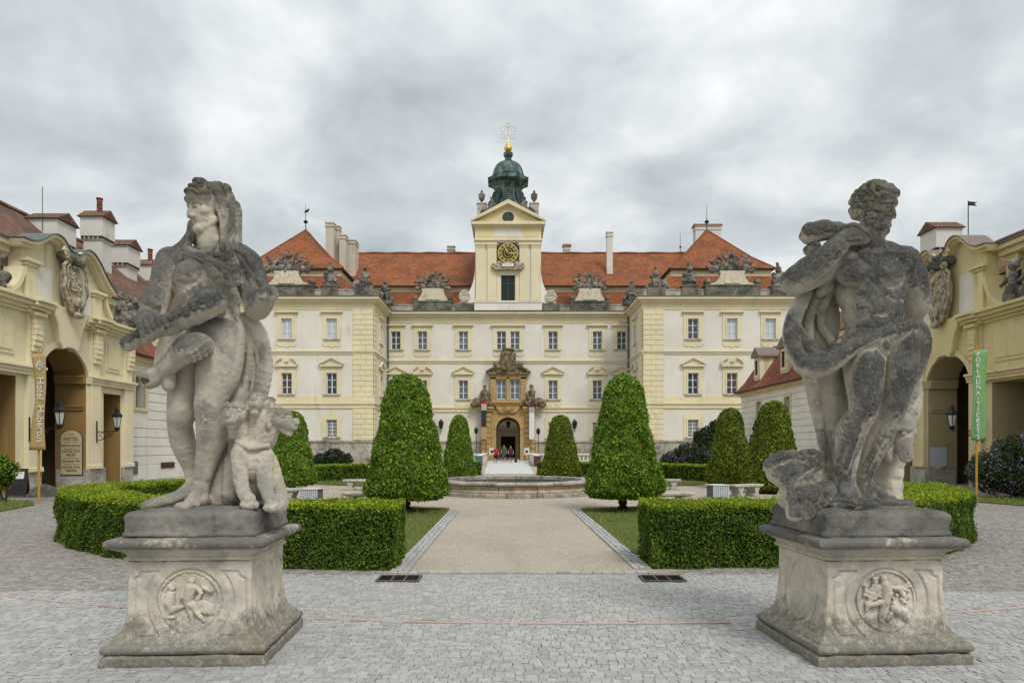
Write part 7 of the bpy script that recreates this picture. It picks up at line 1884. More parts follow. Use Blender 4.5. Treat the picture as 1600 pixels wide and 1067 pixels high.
# ------------------------------------------------------------------ lanterns on wrought iron brackets
def lantern(label, s, u, reach):
    X0, Y0 = GATE[s]; xw = X0-s*.18; xl = xw-s*reach; y = Y0+u
    t = thing('wall_lantern', label, 'lantern', (xl, y, 2.2), 'bracket lanterns')
    m = MB(); m.tube([(xw, y, 2.30), (xl, y, 2.34)], .022, 6); m.tube([(xw, y, 1.85), (xw, y, 2.75)], .03, 6)
    for (c0, r0, sg) in ((.25, .16, 1), (.55, .12, -1)):
        pts = []
        for i in range(18):
            a = i/17*R(380); r = r0*(1-.65*i/17); pts.append((xw-s*(c0-r*math.cos(a)*.9), y, 2.30-.02+sg*(-.0)-r0+r*math.sin(a)))
        m.tube(pts, .014, 5)
    m.tube([(xw, y, 1.92), (xw-s*.3, y, 2.0), (xw-s*.7, y, 2.28)], .016, 5); mk('bracket', m, MAT['iron'], t)
    m = MB(); m.lathe([(.05, 2.34), (.11, 2.42), (.13, 2.46), (.10, 2.50)], (xl, y, 0), 6); m.lathe([(.24, 2.98), (.19, 3.06), (.12, 3.12), (.09, 3.2), (.10, 3.23), (.05, 3.27), (.02, 3.36)], (xl, y, 0), 6); m.lathe([(.20, 2.93), (.245, 2.98), (.02, 2.99)], (xl, y, 0), 6)
    for k in range(6):
        a = k*math.pi/3; m.tube([(xl+.105*math.cos(a), y+.105*math.sin(a), 2.48), (xl+.195*math.cos(a), y+.195*math.sin(a), 2.96)], .013, 4)
    mk('lamp_cage', m, MAT['iron'], t)
    m = MB(); m.lathe([(.09, 2.49), (.175, 2.94)], (xl, y, 0), 6); mk('lamp_glass', m, MAT['lampglass'], t)
lantern('black lantern by the arch, behind the orange banner', -1, -2.2, 1.1); lantern('black lantern on the far pier of the left gateway', -1, 1.85, .85)
lantern('black lantern by the right arch, left of the green banner', 1, -2.35, 1.2); lantern('black lantern on the far pier of the right gateway', 1, 2.5, .8)

# ------------------------------------------------------------------ banners on poles
MAT['orange_cloth'] = simple('ochre_banner_cloth', (0.44, 0.315, 0.145), .85, .1, 0, .1, 2); MAT['green_cloth'] = simple('green_banner_cloth', (0.19, 0.37, 0.15), .8, .1, 0, .15, 1.5)
MAT['white_print'] = simple('white_print', (0.72, 0.72, 0.72), .8, .1); MAT['pole'] = simple('ochre_pole', (0.50, 0.27, 0.03), .5, .3)
def banner(label, Y, rows_, pole_px, pole_top, cloth, texts, stacked):
    bx = P(pole_px, 785, Y)[0]; t = thing('banner_flag', label, 'banner', (bx, Y, 0))
    m = MB(); zt = P(pole_px, pole_top, Y)[2]; m.tube([(bx, Y, 0), (bx, Y, zt)], .032, 8); mk('pole', m, MAT['pole'], t)
    m = MB(); L, R2 = [], []
    ys = np.linspace(rows_[0][0], rows_[-1][0], 24)
    xl = np.interp(ys, [r[0] for r in rows_], [r[1] for r in rows_]); xr = np.interp(ys, [r[0] for r in rows_], [r[2] for r in rows_])
    cols = 7; grid = []
    for i, yy in enumerate(ys):
        for j in range(cols):
            tt = j/(cols-1); p = P(xl[i]+(xr[i]-xl[i])*tt, yy, Y); grid.append((p[0], Y-.05+.035*math.sin(tt*5+i*.35), p[2]))
    m.add(grid, [(i*cols+j, i*cols+j+1, (i+1)*cols+j+1, (i+1)*cols+j) for i in range(len(ys)-1) for j in range(cols-1)])
    o = mk('cloth', m, MAT[cloth], t, smooth=True); sm = o.modifiers.new('solid', 'SOLIDIFY'); sm.thickness = .006
    for txt, px, py, size, rot in texts:
        me = text_mesh(txt, size, MAT['white_print']); q = P(px, py, Y-.10)
        ob = put('lettering', me, t, tuple(q)); ob.rotation_euler = (R(90), rot, 0)
    return t
banner('ochre banner lettered Hotel Hubertus on a pole before the left arch', 20.3, [(553, 50, 74.5), (600, 55.5, 72.5), (628, 58, 71.5), (660, 52, 72), (703, 45.5, 72.5)], 60.5, 545, 'orange_cloth',
       [('Hotel  Hubertus', 62.5, 640, .29, R(90))], False)
q = P(62, 568, 20.2); m = MB()
for k in range(8): a = k*math.pi/4; m.prism([(q[0]+.03*math.cos(a+.4), q[2]+.03*math.sin(a+.4)), (q[0]+.17*math.cos(a), q[2]+.17*math.sin(a)), (q[0]+.03*math.cos(a-.4), q[2]+.03*math.sin(a-.4))], 20.19, 20.20)
for sx in (-1, 1): m.tube([(q[0], 20.19, q[2]-.2), (q[0]+sx*.07, 20.19, q[2]-.12), (q[0]+sx*.11, 20.19, q[2]-.02)], .012, 4)
ban = [o for o in bpy.data.objects if o.name.startswith('banner_flag')][0]; mk('emblem', m, MAT['white_print'], ban)
st = 'POKLADNA/TICKETS'
banner('green ticket office banner on a pole beside the lilac bush', 20.6, [(547, 1519.5, 1540.5), (600, 1518, 1540), (650, 1516.5, 1538), (688, 1517.5, 1539)], 1526, 537, 'green_cloth',
       [(ch_, 1528.5, 554+i*8.6, .19, 0) for i, ch_ in enumerate(st)], True)

# ------------------------------------------------------------------ hotel sign, notice, chalkboard, barrel, guard stone
MAT['sign'] = simple('cream_sign_board', (0.55, 0.47, 0.28), .6, .3, 0, .06); MAT['sign_ink'] = simple('dark_brown_lettering', (0.07, 0.045, 0.025), .7, .2)
yb = GATE[-1][1]+1.40; t = thing('hotel_sign', 'cream arched hotel sign board inside the left arch', 'sign', (-18.0, yb, .5))
x0, x1, z0, z1 = -18.55, -17.62, .50, 2.40; xc = (x0+x1)/2; hw_ = (x1-x0)/2
def arch_board(x0, x1, z0, z1, y0, y1):
    m = MB(); hw = (x1-x0)/2; m.prism([(x0, z0), (x1, z0), (x1, z1-hw*.85)] + [((x0+x1)/2+hw*math.cos(a), z1-hw*.85+hw*.85*math.sin(a)) for a in np.linspace(.1, math.pi-.1, 15)] + [(x0, z1-hw*.85)], y0, y1); return m
mk('sign_edge', arch_board(x0, x1, z0, z1, yb-.03, yb), MAT['sign_ink'], t); mk('board', arch_board(x0+.03, x1-.03, z0+.03, z1-.03, yb-.05, yb-.03), MAT['sign'], t)
for txt, z, sz in (('* * *', 2.17, .12), ('HOTEL', 2.0, .20), ('RESTAURACE', 1.72, .135), ('HOTELOVÝ', 1.48, .145), ('SKLEP', 1.34, .145), ('GALERIE VÍN', 1.08, .135), ('HOTELOVÁ', .83, .14), ('TERASA', .69, .14)):
    ob = put('lettering', text_mesh(txt, sz, MAT['sign_ink']), t, (xc, yb-.054, z)); ob.rotation_euler = (R(90), 0, 0)
m = MB()
for z in (1.86, 1.585, 1.215, .955): m.box(x0+.15, x1-.15, yb-.056, yb-.05, z-.006, z+.006)
mk('rule', m, MAT['sign_ink'], t)
def notice_mat():
    t = NT('printed_notice_paper'); x, y_, z = t.sep(t.pos); w = t.n.new('ShaderNodeTexBrick'); w.inputs['Scale'].default_value = 1; w.inputs['Brick Width'].default_value = .17; w.inputs['Row Height'].default_value = .05
    w.inputs['Mortar Size'].default_value = .006; w.inputs['Color1'].default_value = (.55, .57, .62, 1); w.inputs['Color2'].default_value = (.62, .63, .66, 1); w.inputs['Mortar'].default_value = (.40, .42, .48, 1); w.offset = 0
    t.l.new(t.comb(x, z, 0.0), w.inputs['Vector']); return t.done(w.outputs[0], .7, .2)
MAT['notice'] = notice_mat(); yb = GATE[1][1]+1.41
m = MB(); m.prism([(18.98, 1.66), (19.72, 1.66), (19.72, .84), (19.38, .72), (18.98, .80)], yb-.012, yb); o = mk('wall_notice', m, MAT['notice'], at=(0, 0, 0)); tag(o, 'white printed notice on the wall inside the right arch', 'notice')
t = thing('chalkboard', 'black folding chalkboard with a white sheet by the left gateway', 'chalkboard', (-16.35, 22.7, 0), None, R(8)); m = MB(); m.box(-.25, .25, -.02, .02, .08, .92); b_ = mk('board', m, MAT['blackboard'], t, local=True); b_.rotation_euler = (R(-10), 0, 0)
m = MB(); m.box(-.25, .25, -.02, .02, .08, .92); b_ = mk('back_board', m, MAT['blackboard'], t, (0, .34, 0), local=True); b_.rotation_euler = (R(10), 0, 0)
m = MB()
for a, b, c, d in ((-.28, -.25, 0, .97), (.25, .28, 0, .97), (-.28, .28, .93, .97), (-.28, .28, .05, .08)): m.box(a, b, -.03, .02, c, d)
b_ = mk('frame', m, MAT['darkwood'], t, local=True); b_.rotation_euler = (R(-10), 0, 0)
m = MB(); m.box(-.16, .18, -.028, -.021, .62, .86); b_ = mk('paper_sheet', m, MAT['white_print'], t, local=True); b_.rotation_euler = (R(-10), 0, 0)
MAT['barrel'] = simple('dark_red_barrel_wood', (0.07, 0.018, 0.014), .5, .3)
t = thing('wine_barrel', 'dark red wooden barrel lying inside the left arch', 'barrel', (-18.6, 26.2, 0)); m = MB(); m.lathe([(.50, -.75), (.58, -.4), (.62, 0), (.58, .4), (.50, .75)], (0, 0, 0), 20); m.v = [(-18.9+x_*.0+z_, 26.2+y_, .75+x_) for x_, y_, z_ in m.v]; mk('barrel_body', m, MAT['barrel'], t, smooth=True)
m = MB()
for zc_, r in ((-.7, .525), (-.35, .60), (.35, .60), (.7, .525)): m.lathe([(r, zc_-.04), (r+.012, zc_), (r, zc_+.04)], (0, 0, 0), 20)
m.v = [(-18.9+z_, 26.2+y_, .75+x_) for x_, y_, z_ in m.v]; mk('hoop', m, MAT['iron'], t)
m = MB(); m.box(-19.4, -19.1, 25.8, 26.6, 0, .2); m.box(-18.7, -18.4, 25.8, 26.6, 0, .2); mk('cradle', m, MAT['darkwood'], t)
t = thing('guard_stone', 'rounded mossy guard stone at the foot of the left arch', 'stone', (-15.75, 23.2, 0), None, R(25)); sc = Sculpt((-.5, -.6, -.1), (.5, .6, .6), .022); sc.cone((0, -.35, .02), (0, .35, .02), .40, .36, .02); sc.rough([(.02, 5), (.01, 15)]); put('stone', sc.mesh('stone', MAT['mossstone']), t, local=True)

# ------------------------------------------------------------------ sculpture on roofs, portal and gate cornices
def place(nm, label, cat, sc, mat, loc, group=None):
    o = put(nm, sc.mesh(nm, MAT[mat]), None, loc); return tag(o, label, cat, group)
def trophy_sc(seed, w=2.0, hgt=2.0):
    r_ = random.Random(seed); sc = Sculpt((-w-.4, -.8, -.2), (w+.4, .8, hgt+.7), .055)
    sc.ell((0, 0, .35), (w*.62, .4, .45), .1); sc.ell((0, -.1, .9), (.36, .34, .5), .08); sc.ell((0, -.15, 1.55), (.22, .24, .26), .05); sc.cone((0, 0, 1.75), (.05, .1, 2.15), .12, .05, .04)
    for k in range(15):
        a = R(12+156*k/14+r_.uniform(-5, 5)); L = w*(.75+.35*abs(math.cos(a)))*r_.uniform(.85, 1.12); y_ = r_.uniform(-.3, .3)
        e_ = (L*math.cos(a), y_, .3+L*math.sin(a)*.92); sc.cone((.2*math.cos(a), y_, .3), e_, .07, .05, .03)
        if k % 2: sc.ell((e_[0]*.8, y_, .3+(e_[2]-.3)*.8), (.34, .10, .22), .04, Matrix.Rotation(-a, 3, 'Y'))
        else: sc.ell(e_, (.12, .08, .18), .03)
    for k in range(22): sc.ell((r_.uniform(-.8, .8)*w, r_.uniform(-.4, .2), r_.uniform(.1, 1.25)*(1-.2*abs(r_.random()))), (r_.uniform(.1, .26), r_.uniform(.1, .2), r_.uniform(.1, .26)), .03)
    for sx in (-1, 1): sc.ell((sx*w*.62, -.3, .3), (.42, .22, .36), .05); sc.ell((sx*w*.9, -.2, .12), (.3, .25, .22), .05); sc.ell((sx*.55, -.35, .35), (.22, .2, .3), .04)
    sc.rough([(.05, 4), (.03, 9)], seed=seed); return sc
def trophy(label, x, yf, seed, top='sculpt', blk='mossstone', wid=2.25):
    t = thing('trophy_sculpture', label, 'sculpture', (x, yf, 17.46), 'carved trophies on the parapet')
    m = MB(); m.box(x-wid, x+wid, yf-.35, yf+.75, 17.46, 18.5); m.box(x-wid-.08, x+wid+.08, yf-.43, yf+.83, 18.5, 18.66); mk('block', m, MAT[blk], t, bevel=.03)
    m = MB(); q = [(-wid*.86, 18.66), (-wid*.80, 18.80), (-1.72, 18.92), (-1.42, 19.3), (-1.22, 19.85), (-1.36, 20.0), (-1.36, 20.15), (1.36, 20.15), (1.36, 20.0), (1.22, 19.85), (1.42, 19.3), (1.72, 18.92), (wid*.80, 18.80), (wid*.86, 18.66)]; m.prism([(x+a, b) for a, b in q], yf-.22, yf+.6); mk('carved_socle', m, MAT['palestone'], t, bevel=.03)
    m = MB(); m.prism([(x-.85, 18.8), (x+.85, 18.8), (x+.7, 19.9), (x-.7, 19.9)], yf-.3, yf-.2)
    for sx in (-1, 1): m.lathe([(.3, -.3), (.3, .3)], (0, 0, 0), 12); 
    m.v = m.v[:8]; m.f = m.f[:6]; m.m = m.m[:6]; mk('socle_panel', m, MAT['palestone'], t)
    for sx in (-1, 1):
        m = MB(); m.lathe([(.30, -.35), (.34, 0), (.30, .5)], (0, 0, 0), 14); m.v = [(x+sx*wid*.9+a, yf-.05+c_, 18.98+b) for a, b, c_ in m.v]; mk('scroll', m, MAT[blk], t, smooth=True)
    put('trophy', trophy_sc(seed).mesh('trophy', MAT[top]), t, (x, yf+.2, 20.05)).scale = (1.18, 1, 1.12) if wid > 2.5 else (1, 1, 1.05)
trophy('carved trophy of flags on the central parapet left of the clock tower', -8.8, YF, 41); trophy('carved trophy of flags on the central parapet right of the clock tower', 9.55, YF, 42)
trophy('carved trophy of flags on the left corner pavilion', -23.3, YP, 43, wid=2.9); trophy('carved trophy of flags on the right corner pavilion', 23.6, YP, 44, wid=2.9)
def helm_sc(seed):
    sc = Sculpt((-.9, -.6, -.1), (.9, .7, 3.0), .05); sc.ell((0, 0, .1), (.75, .4, .3), .1); sc.ell((0, -.1, .85), (.5, .32, .7), .1); sc.ell((0, -.32, .85), (.34, .14, .42), .03)
    for sx in (-1, 1): sc.ell((sx*.5, -.1, 1.2), (.25, .25, .35), .08); sc.ell((sx*.55, -.05, .55), (.22, .25, .3), .08)
    sc.ell((0, -.1, 1.75), (.32, .34, .38), .06); sc.cone((0, -.1, 2.0), (0, .2, 2.5), .2, .16, .08); sc.cone((0, .2, 2.45), (.1, .4, 2.2), .16, .1, .05); sc.rough([(.05, 4), (.03, 10)], seed=seed); return sc
for x, lb, sd in ((-18.75, 'carved shield and helmet on the left pavilion parapet', 51), (19.1, 'carved shield and helmet on the right pavilion parapet, nearest the tower', 52), (28.5, 'carved shield and helmet on the right pavilion parapet, farthest from the tower', 53)):
    t = thing('helmet_sculpture', lb, 'sculpture', (x, YP, 17.46), 'carved helmets on the parapets')
    m = MB(); m.box(x-.85, x+.85, YP-.3, YP+.6, 17.46, 18.45); m.box(x-.92, x+.92, YP-.36, YP+.66, 18.45, 18.58); mk('block', m, MAT['mossstone'], t, bevel=.03); put('helmet', helm_sc(sd).mesh('helmet', MAT['sculpt']), t, (x, YP+.1, 18.5))
def seated_sc(seed, flip=1, h=.05):
    r_ = random.Random(seed); sc = Sculpt((-1.6, -.9, -.2), (1.6, .9, 2.7), h); f = flip
    sc.cone((0, 0, .9), (0, -.02, 1.6), .34, .30, .1); sc.cone((0, 0, 1.65), (.02*f, -.05, 1.85), .11, .1, .04); sc.ell((.03*f, -.08, 2.08), (.17, .19, .22), .03); sc.ell((.03*f, 0, 2.16), (.2, .2, .18), .03)
    sc.cone((.1, 0, .85), (.22*f, -.45, .75), .24, .19, .06); sc.cone((.22*f, -.45, .72), (.28*f, -.5, .1), .17, .12, .05); sc.cone((-.1*f, 0, .85), (-.25*f, -.4, .68), .24, .18, .06); sc.cone((-.25*f, -.4, .68), (-.4*f, -.35, .08), .16, .12, .05)
    sc.cone((.3, 0, 1.55), (.5*f+.0, -.15, 1.15), .12, .1, .05); sc.cone((.5*f, -.15, 1.15), (.7*f, -.35, 1.3), .09, .07, .04); sc.cone((-.3, 0, 1.55), (-.5, -.1, 1.1), .12, .1, .05); sc.cone((-.5, -.1, 1.1), (-.35, -.35, .95), .09, .07, .04)
    sc.ell((0, .1, .4), (.65, .5, .5), .15); sc.ell((-.8*f, .05, .45), (.5, .35, .5), .12); sc.ell((-1.15*f, 0, .2), (.35, .3, .35), .1); sc.ell((.65*f, .1, .25), (.4, .3, .3), .1)
    for k in range(12): sc.cone((r_.uniform(-.9, .7), r_.uniform(-.4, .1), r_.uniform(.2, .9)), (r_.uniform(-1.2, .8), r_.uniform(-.4, .1), r_.uniform(0, .6)), .1, .07, .05)
    sc.rough([(.04, 4), (.025, 10)], seed=seed); return sc
for x, y_, sc_, lb, sd, fl in ((-15.2, YP+.2, 1, 'carved seated figure at the inner corner of the left pavilion', 61, 1), (15.6, YP+.2, 1, 'carved seated figure at the inner corner of the right pavilion', 62, -1),
                           (-13.75, 76.2, 1, 'carved figure above the recessed side of the left pavilion', 63, 1), (13.8, 76.2, 1, 'carved figure above the recessed side of the right pavilion', 64, -1)):
    t = thing('parapet_figure', lb, 'sculpture', (x, y_, 17.46), 'carved figures on the parapets'); m = MB(); m.box(x-.95, x+.95, y_-.45, y_+.6, 17.46, 18.4 if y_ < 75 else 17.9); mk('block', m, MAT['mossstone'], t, bevel=.03); put('figure', seated_sc(sd, fl).mesh('figure', MAT['sculpt']), t, (x, y_+.1, 18.35 if y_ < 75 else 17.85))
def place_rot(o, rx=0, ry=0): o.rotation_euler = (rx, ry, 0); return o
for x, lb, sd, fl in ((-1.75, 'carved reclining figure on the left slope of the tower pediment', 71, 1), (1.75, 'carved reclining figure on the right slope of the tower pediment', 72, -1)):
    place_rot(place('pediment_figure', lb, 'sculpture', seated_sc(sd, fl), 'sculpt', (x*1.12, TYF+.15, 28.75), 'figures on the tower pediment'), 0, 0).scale = (.82, .82, .82)
for x, lb in ((-3.1, 'stone urn on the left shoulder of the clock tower'), (3.05, 'stone urn on the right shoulder of the clock tower')):
    m = MB(); m.lathe([(.28, 0), (.3, .08), (.14, .18), (.12, .3), (.3, .5), (.4, .8), (.34, 1.0), (.42, 1.08), (.3, 1.15), (.12, 1.3), (.16, 1.4), (.1, 1.5), (.03, 1.62)], (0, 0, 0), 14); tag(mk('urn', m, MAT['sculpt'], at=(x, TYF+.8, 30.1), smooth=True), lb, 'urn', 'urns on the clock tower')
sc = Sculpt((-1.9, -.4, -.1), (1.9, .4, 1.0), .045)
for sx in (-1, 1): sc.ell((sx*1.15, 0, .42), (.42, .25, .36), .08); sc.ell((sx*1.5, -.05, .45), (.26, .2, .28), .05); sc.ell((sx*.85, -.05, .7), (.22, .2, .2), .05); sc.cone((sx*.8, 0, .3), (sx*1.3, -.1, .1), .15, .12, .05); sc.ell((sx*1.5, -.24, .45), (.1, .1, .12), .03, sub=True)
sc.boxr((0, 0, .1), (1.45, .22, .08), .03, .03); sc.rough([(.03, 6), (.02, 14)]); put('clock_ornament', sc.mesh('clock_ornament', MAT['arms_stone']), tower, (-.02, TYF-.3, CZ-2.05)).scale = (1.1, 1.2, 1.15)
m = MB(); m.box(-.72, .68, TYF-.38, TYF-.1, CZ-1.62, CZ-1.22); mk('name_tablet', m, MAT['white'], tower)
# portal figures and arms
place('portal_figure', 'dark seated stone figure on the left side of the portal', 'sculpture', seated_sc(81, 1), 'sculpt_sand', (-2.75, YF-.75, 6.3), 'seated figures on the portal').scale = (1.12, 1.1, 1.1)
place('portal_figure', 'dark seated stone figure on the right side of the portal', 'sculpture', seated_sc(82, -1), 'sculpt_sand', (2.75, YF-.75, 6.3), 'seated figures on the portal').scale = (1.12, 1.1, 1.1)
sc = Sculpt((-2.3, -.6, -.3), (2.3, .6, 3.4), .05); sc.ell((0, 0, 1.2), (.62, .25, 1.0), .05); sc.ell((0, -.2, 1.25), (.42, .15, .75), .03, sub=False); sc.ell((0, -.05, .3), (.35, .2, .4), .1)
for sx in (-1, 1): sc.cone((sx*.55, 0, .5), (sx*.75, -.1, 1.4), .18, .16, .06); sc.cone((sx*.75, -.1, 1.4), (sx*.7, -.1, 2.1), .16, .2, .06); sc.ell((sx*.72, -.1, 2.2), (.22, .2, .22), .04); sc.ell((sx*1.2, -.05, .75), (.5, .3, .35), .1); sc.ell((sx*1.5, -.05, 1.1), (.28, .22, .3), .05); sc.ell((sx*1.75, 0, .45), (.35, .25, .25), .08)
for sx in (-1, 0, 1): sc.cone((sx*.25, 0, 2.35), (sx*.5, 0, 2.85), .2, .16, .04)
sc.boxr((0, 0, 2.42), (.5, .2, .1), .03, .03); sc.boxr((0, 0, 2.82), (.66, .22, .1), .03, .03); sc.rough([(.04, 4), (.025, 11)]); put('coat_of_arms', sc.mesh('coat_of_arms', MAT['sculpt_sand']), portal, (0, YF-.55, 10.15))
sc = Sculpt((-1.0, -.3, -.5), (1.0, .3, .5), .04)
for k in range(5): a = R(30+30*k); sc.cone((0, 0, -.3), (.75*math.cos(a), -.05, -.3+.65*math.sin(a)), .09, .07, .03)
sc.ell((0, -.05, -.1), (.18, .14, .25), .03); sc.rough([(.02, 8)]); put('keystone_ornament', sc.mesh('keystone_ornament', MAT['sandstone']), portal, (0, YF-.8, 6.05))
# groups on the gate cornices
def group_sc(seed):
    r_ = random.Random(seed); sc = Sculpt((-1.4, -.7, -.1), (1.4, .7, 2.2), .035); sc.ell((0, 0, .2), (1.15, .4, .35), .1)
    for cx_ in (-.55, .35):
        sc.cone((cx_, -.05, .4), (cx_+.08, -.1, 1.0), .24, .2, .06); sc.ell((cx_+.1, -.15, 1.32), (.17, .18, .2), .03); sc.cone((cx_, -.1, .5), (cx_+.35, -.3, .45), .16, .12, .05); sc.cone((cx_+.35, -.3, .45), (cx_+.4, -.35, .1), .11, .09, .04)
        sc.cone((cx_-.15, -.1, .95), (cx_-.4, -.25, .7), .09, .08, .04); sc.cone((cx_+.25, -.1, .95), (cx_+.5, -.25, 1.1), .09, .08, .04)
        for k in range(14): sc.ell((cx_+.1+r_.uniform(-.16, .16), -.1+r_.uniform(-.12, .12), 1.42+r_.uniform(-.08, .12)), (.07, .07, .07), .02)
    for k in range(16): sc.ell((r_.uniform(-1.1, 1.1), r_.uniform(-.35, .1), r_.uniform(.05, .5)), (r_.uniform(.12, .26),)*3, .05)
    sc.rough([(.03, 6), (.02, 14)], seed=seed); return sc
for s, u, lb, sd in ((-1, -4.6, 'dark carved figures on the left gateway cornice, at the picture edge', 91), (-1, 4.1, 'dark carved figures on the left gateway cornice, beyond the gable', 92), (1, -4.6, 'dark carved figures on the right gateway cornice, at the picture edge', 93), (1, 4.1, 'dark carved figures on the right gateway cornice, beyond the gable', 94)):
    X0, Y0 = GATE[s]; o = place('cornice_figures', lb, 'sculpture', group_sc(sd), 'sculpt', (X0-s*.12, Y0+u, 7.02), 'figure groups on the gateways'); o.rotation_euler = (0, 0, s*R(-90))

# ------------------------------------------------------------------ entrance: balustrades, ramp walls, boards, hanging flags, lamps
MAT['white_stone'] = stone('white_balustrade_stone', (0.68, 0.66, 0.6), (0.42, 0.4, 0.36), amt=(.52, .76), scale=1.5)
for sx, lb in ((-1, 'white stone balustrade left of the portal'), (1, 'white stone balustrade right of the portal')):
    t = thing('balustrade', lb, 'balustrade', (sx*5, 73.5, 0), 'balustrades before the portal'); a, b = sorted((sx*2.7, sx*11)); m = MB(); m.box(a, b, 73.3, 73.7, .75, .9); m.box(a, b, 73.3, 73.7, -.05, .18); mk('rail', m, MAT['white_stone'], t, bevel=.02)
    bm_ = MB(); bm_.lathe([(.1, 0), (.1, .06), (.06, .1), (.13, .25), (.06, .42), (.09, .5), (.09, .57)], (0, 0, 0), 10); bme = mesh_of(bm_, 'baluster', MAT['white_stone'], True)
    for k in range(19): put('baluster', bme, t, (sx*(2.95+k*.43), 73.5, .18))
for sx, lb in ((-1, 'white low wall along the left side of the entrance walkway'), (1, 'white low wall along the right side of the entrance walkway')):
    m = MB(); x = sx*2.42; m.box(x-.16, x+.16, 57, 73.2, -.02, .86); m.box(x-.22, x+.22, 56.9, 73.2, .86, .97); tag(mk('ramp_wall', m, MAT['white_stone'], bevel=.02), lb, 'wall', 'walls beside the walkway')
MAT['teal'] = simple('teal_poster', (0.05, 0.16, 0.18), .5, .3); MAT['plum'] = simple('plum_poster', (0.10, 0.03, 0.06), .5, .3); MAT['red'] = simple('red_cloth', (0.42, 0.045, 0.035), .8, .1); MAT['charcoal'] = simple('charcoal_cloth', (0.045, 0.045, 0.05), .8, .1)
for x, mt, lb in ((-2.42, 'teal', 'teal poster panel on the end of the left walkway wall'), (2.42, 'plum', 'dark plum poster panel on the end of the right walkway wall')):
    t = thing('poster_panel', lb, 'poster', (x, 56.8, 0)); m = MB(); m.box(x-.26, x+.26, 56.72, 56.8, .08, .84); mk('panel', m, MAT[mt], t); m = MB(); m.box(x-.29, x+.29, 56.80, 56.84, .05, .88); mk('frame', m, MAT['iron'], t)
for x, lb in ((-1.85, 'white framed notice board left of the gate'), (2.1, 'white framed notice board right of the gate')):
    t = thing('notice_board', lb, 'notice board', (x, 77, 0)); m = MB(); m.box(x-.28, x+.28, 76.95, 77.0, .75, 1.5); mk('panel', m, MAT['white_print'], t); m = MB(); m.box(x-.14, x+.12, 76.93, 76.95, .95, 1.25); mk('picture', m, MAT['charcoal'], t)
    m = MB(); m.box(x-.25, x-.21, 76.98, 77.02, 0, .75); m.box(x+.21, x+.25, 76.98, 77.02, 0, .75); mk('leg', m, MAT['iron'], t)
def hung(label, px0, px1, segs, Y):
    x0 = P(px0, 0, Y)[0]; x1 = P(px1, 0, Y)[0]; zt = P(0, segs[0][0], Y)[2]; t = thing('hanging_flag', label, 'flag', ((x0+x1)/2, Y, zt))
    m = MB(); m.tube([((x0+x1)/2, Y+.05, zt+.03), ((x0+x1)/2, YF, zt+.03)], .03, 6); m.tube([(x0, Y, zt+.03), (x1, Y, zt+.03)], .025, 6); mk('pole', m, MAT['iron'], t)
    for a, b, mt in segs:
        za, zb_ = P(0, a, Y)[2], P(0, b, Y)[2]; m = MB(); n = 5
        top_ = [(x0+(x1-x0)*i/n, Y+.03*math.sin(i*1.4), za) for i in range(n+1)]; m.strip(top_, [(x, y_+.01, zb_) for x, y_, _ in top_]); o = mk('cloth', m, MAT[mt], t); o.modifiers.new('solid', 'SOLIDIFY').thickness = .01
hung('long dark banner with red ends hanging left of the portal arch', 752, 760, [(626, 631, 'red'), (631, 641, 'bench'), (641, 667, 'charcoal'), (667, 686, 'orange_cloth'), (686, 689, 'red')], 78.6)
hung('long white banner with plum top hanging right of the portal arch', 827, 835, [(627, 636, 'plum'), (636, 645, 'bench'), (645, 686, 'white_print')], 78.6)
for px, py, Y, lb in ((744, 674, 76, 'slim black lamp post left of the portal'), (841, 675, 76, 'slim black lamp post right of the portal')):
    q = P(px, py, Y); t = thing('lamp_post', lb, 'lamp', (q[0], Y, 0)); m = MB(); m.tube([(q[0], Y, 0), (q[0], Y, q[2]-.3)], .04, 6); mk('post', m, MAT['iron'], t); m = MB(); m.lathe([(.05, -.3), (.2, -.1), (.24, .2), (.15, .36), (.03, .5)], tuple(q), 8); mk('lamp_head', m, MAT['iron'], t)
for px, lb in ((689, 'black wall lantern between ground windows left of the portal'), (898, 'black wall lantern between ground windows right of the portal')):
    q = P(px, 663, YF-.4); t = thing('facade_lantern', lb, 'lantern', tuple(q)); m = MB(); m.lathe([(.08, -.5), (.2, -.4), (.3, .2), (.34, .25), (.12, .5), (.03, .65)], tuple(q), 6); mk('lamp_head', m, MAT['iron'], t); m = MB(); m.tube([(q[0], YF-.4, q[2]-.5), (q[0], YF-.2, q[2]-.8), (q[0], YF, q[2]-.8)], .04, 6); mk('bracket', m, MAT['iron'], t)

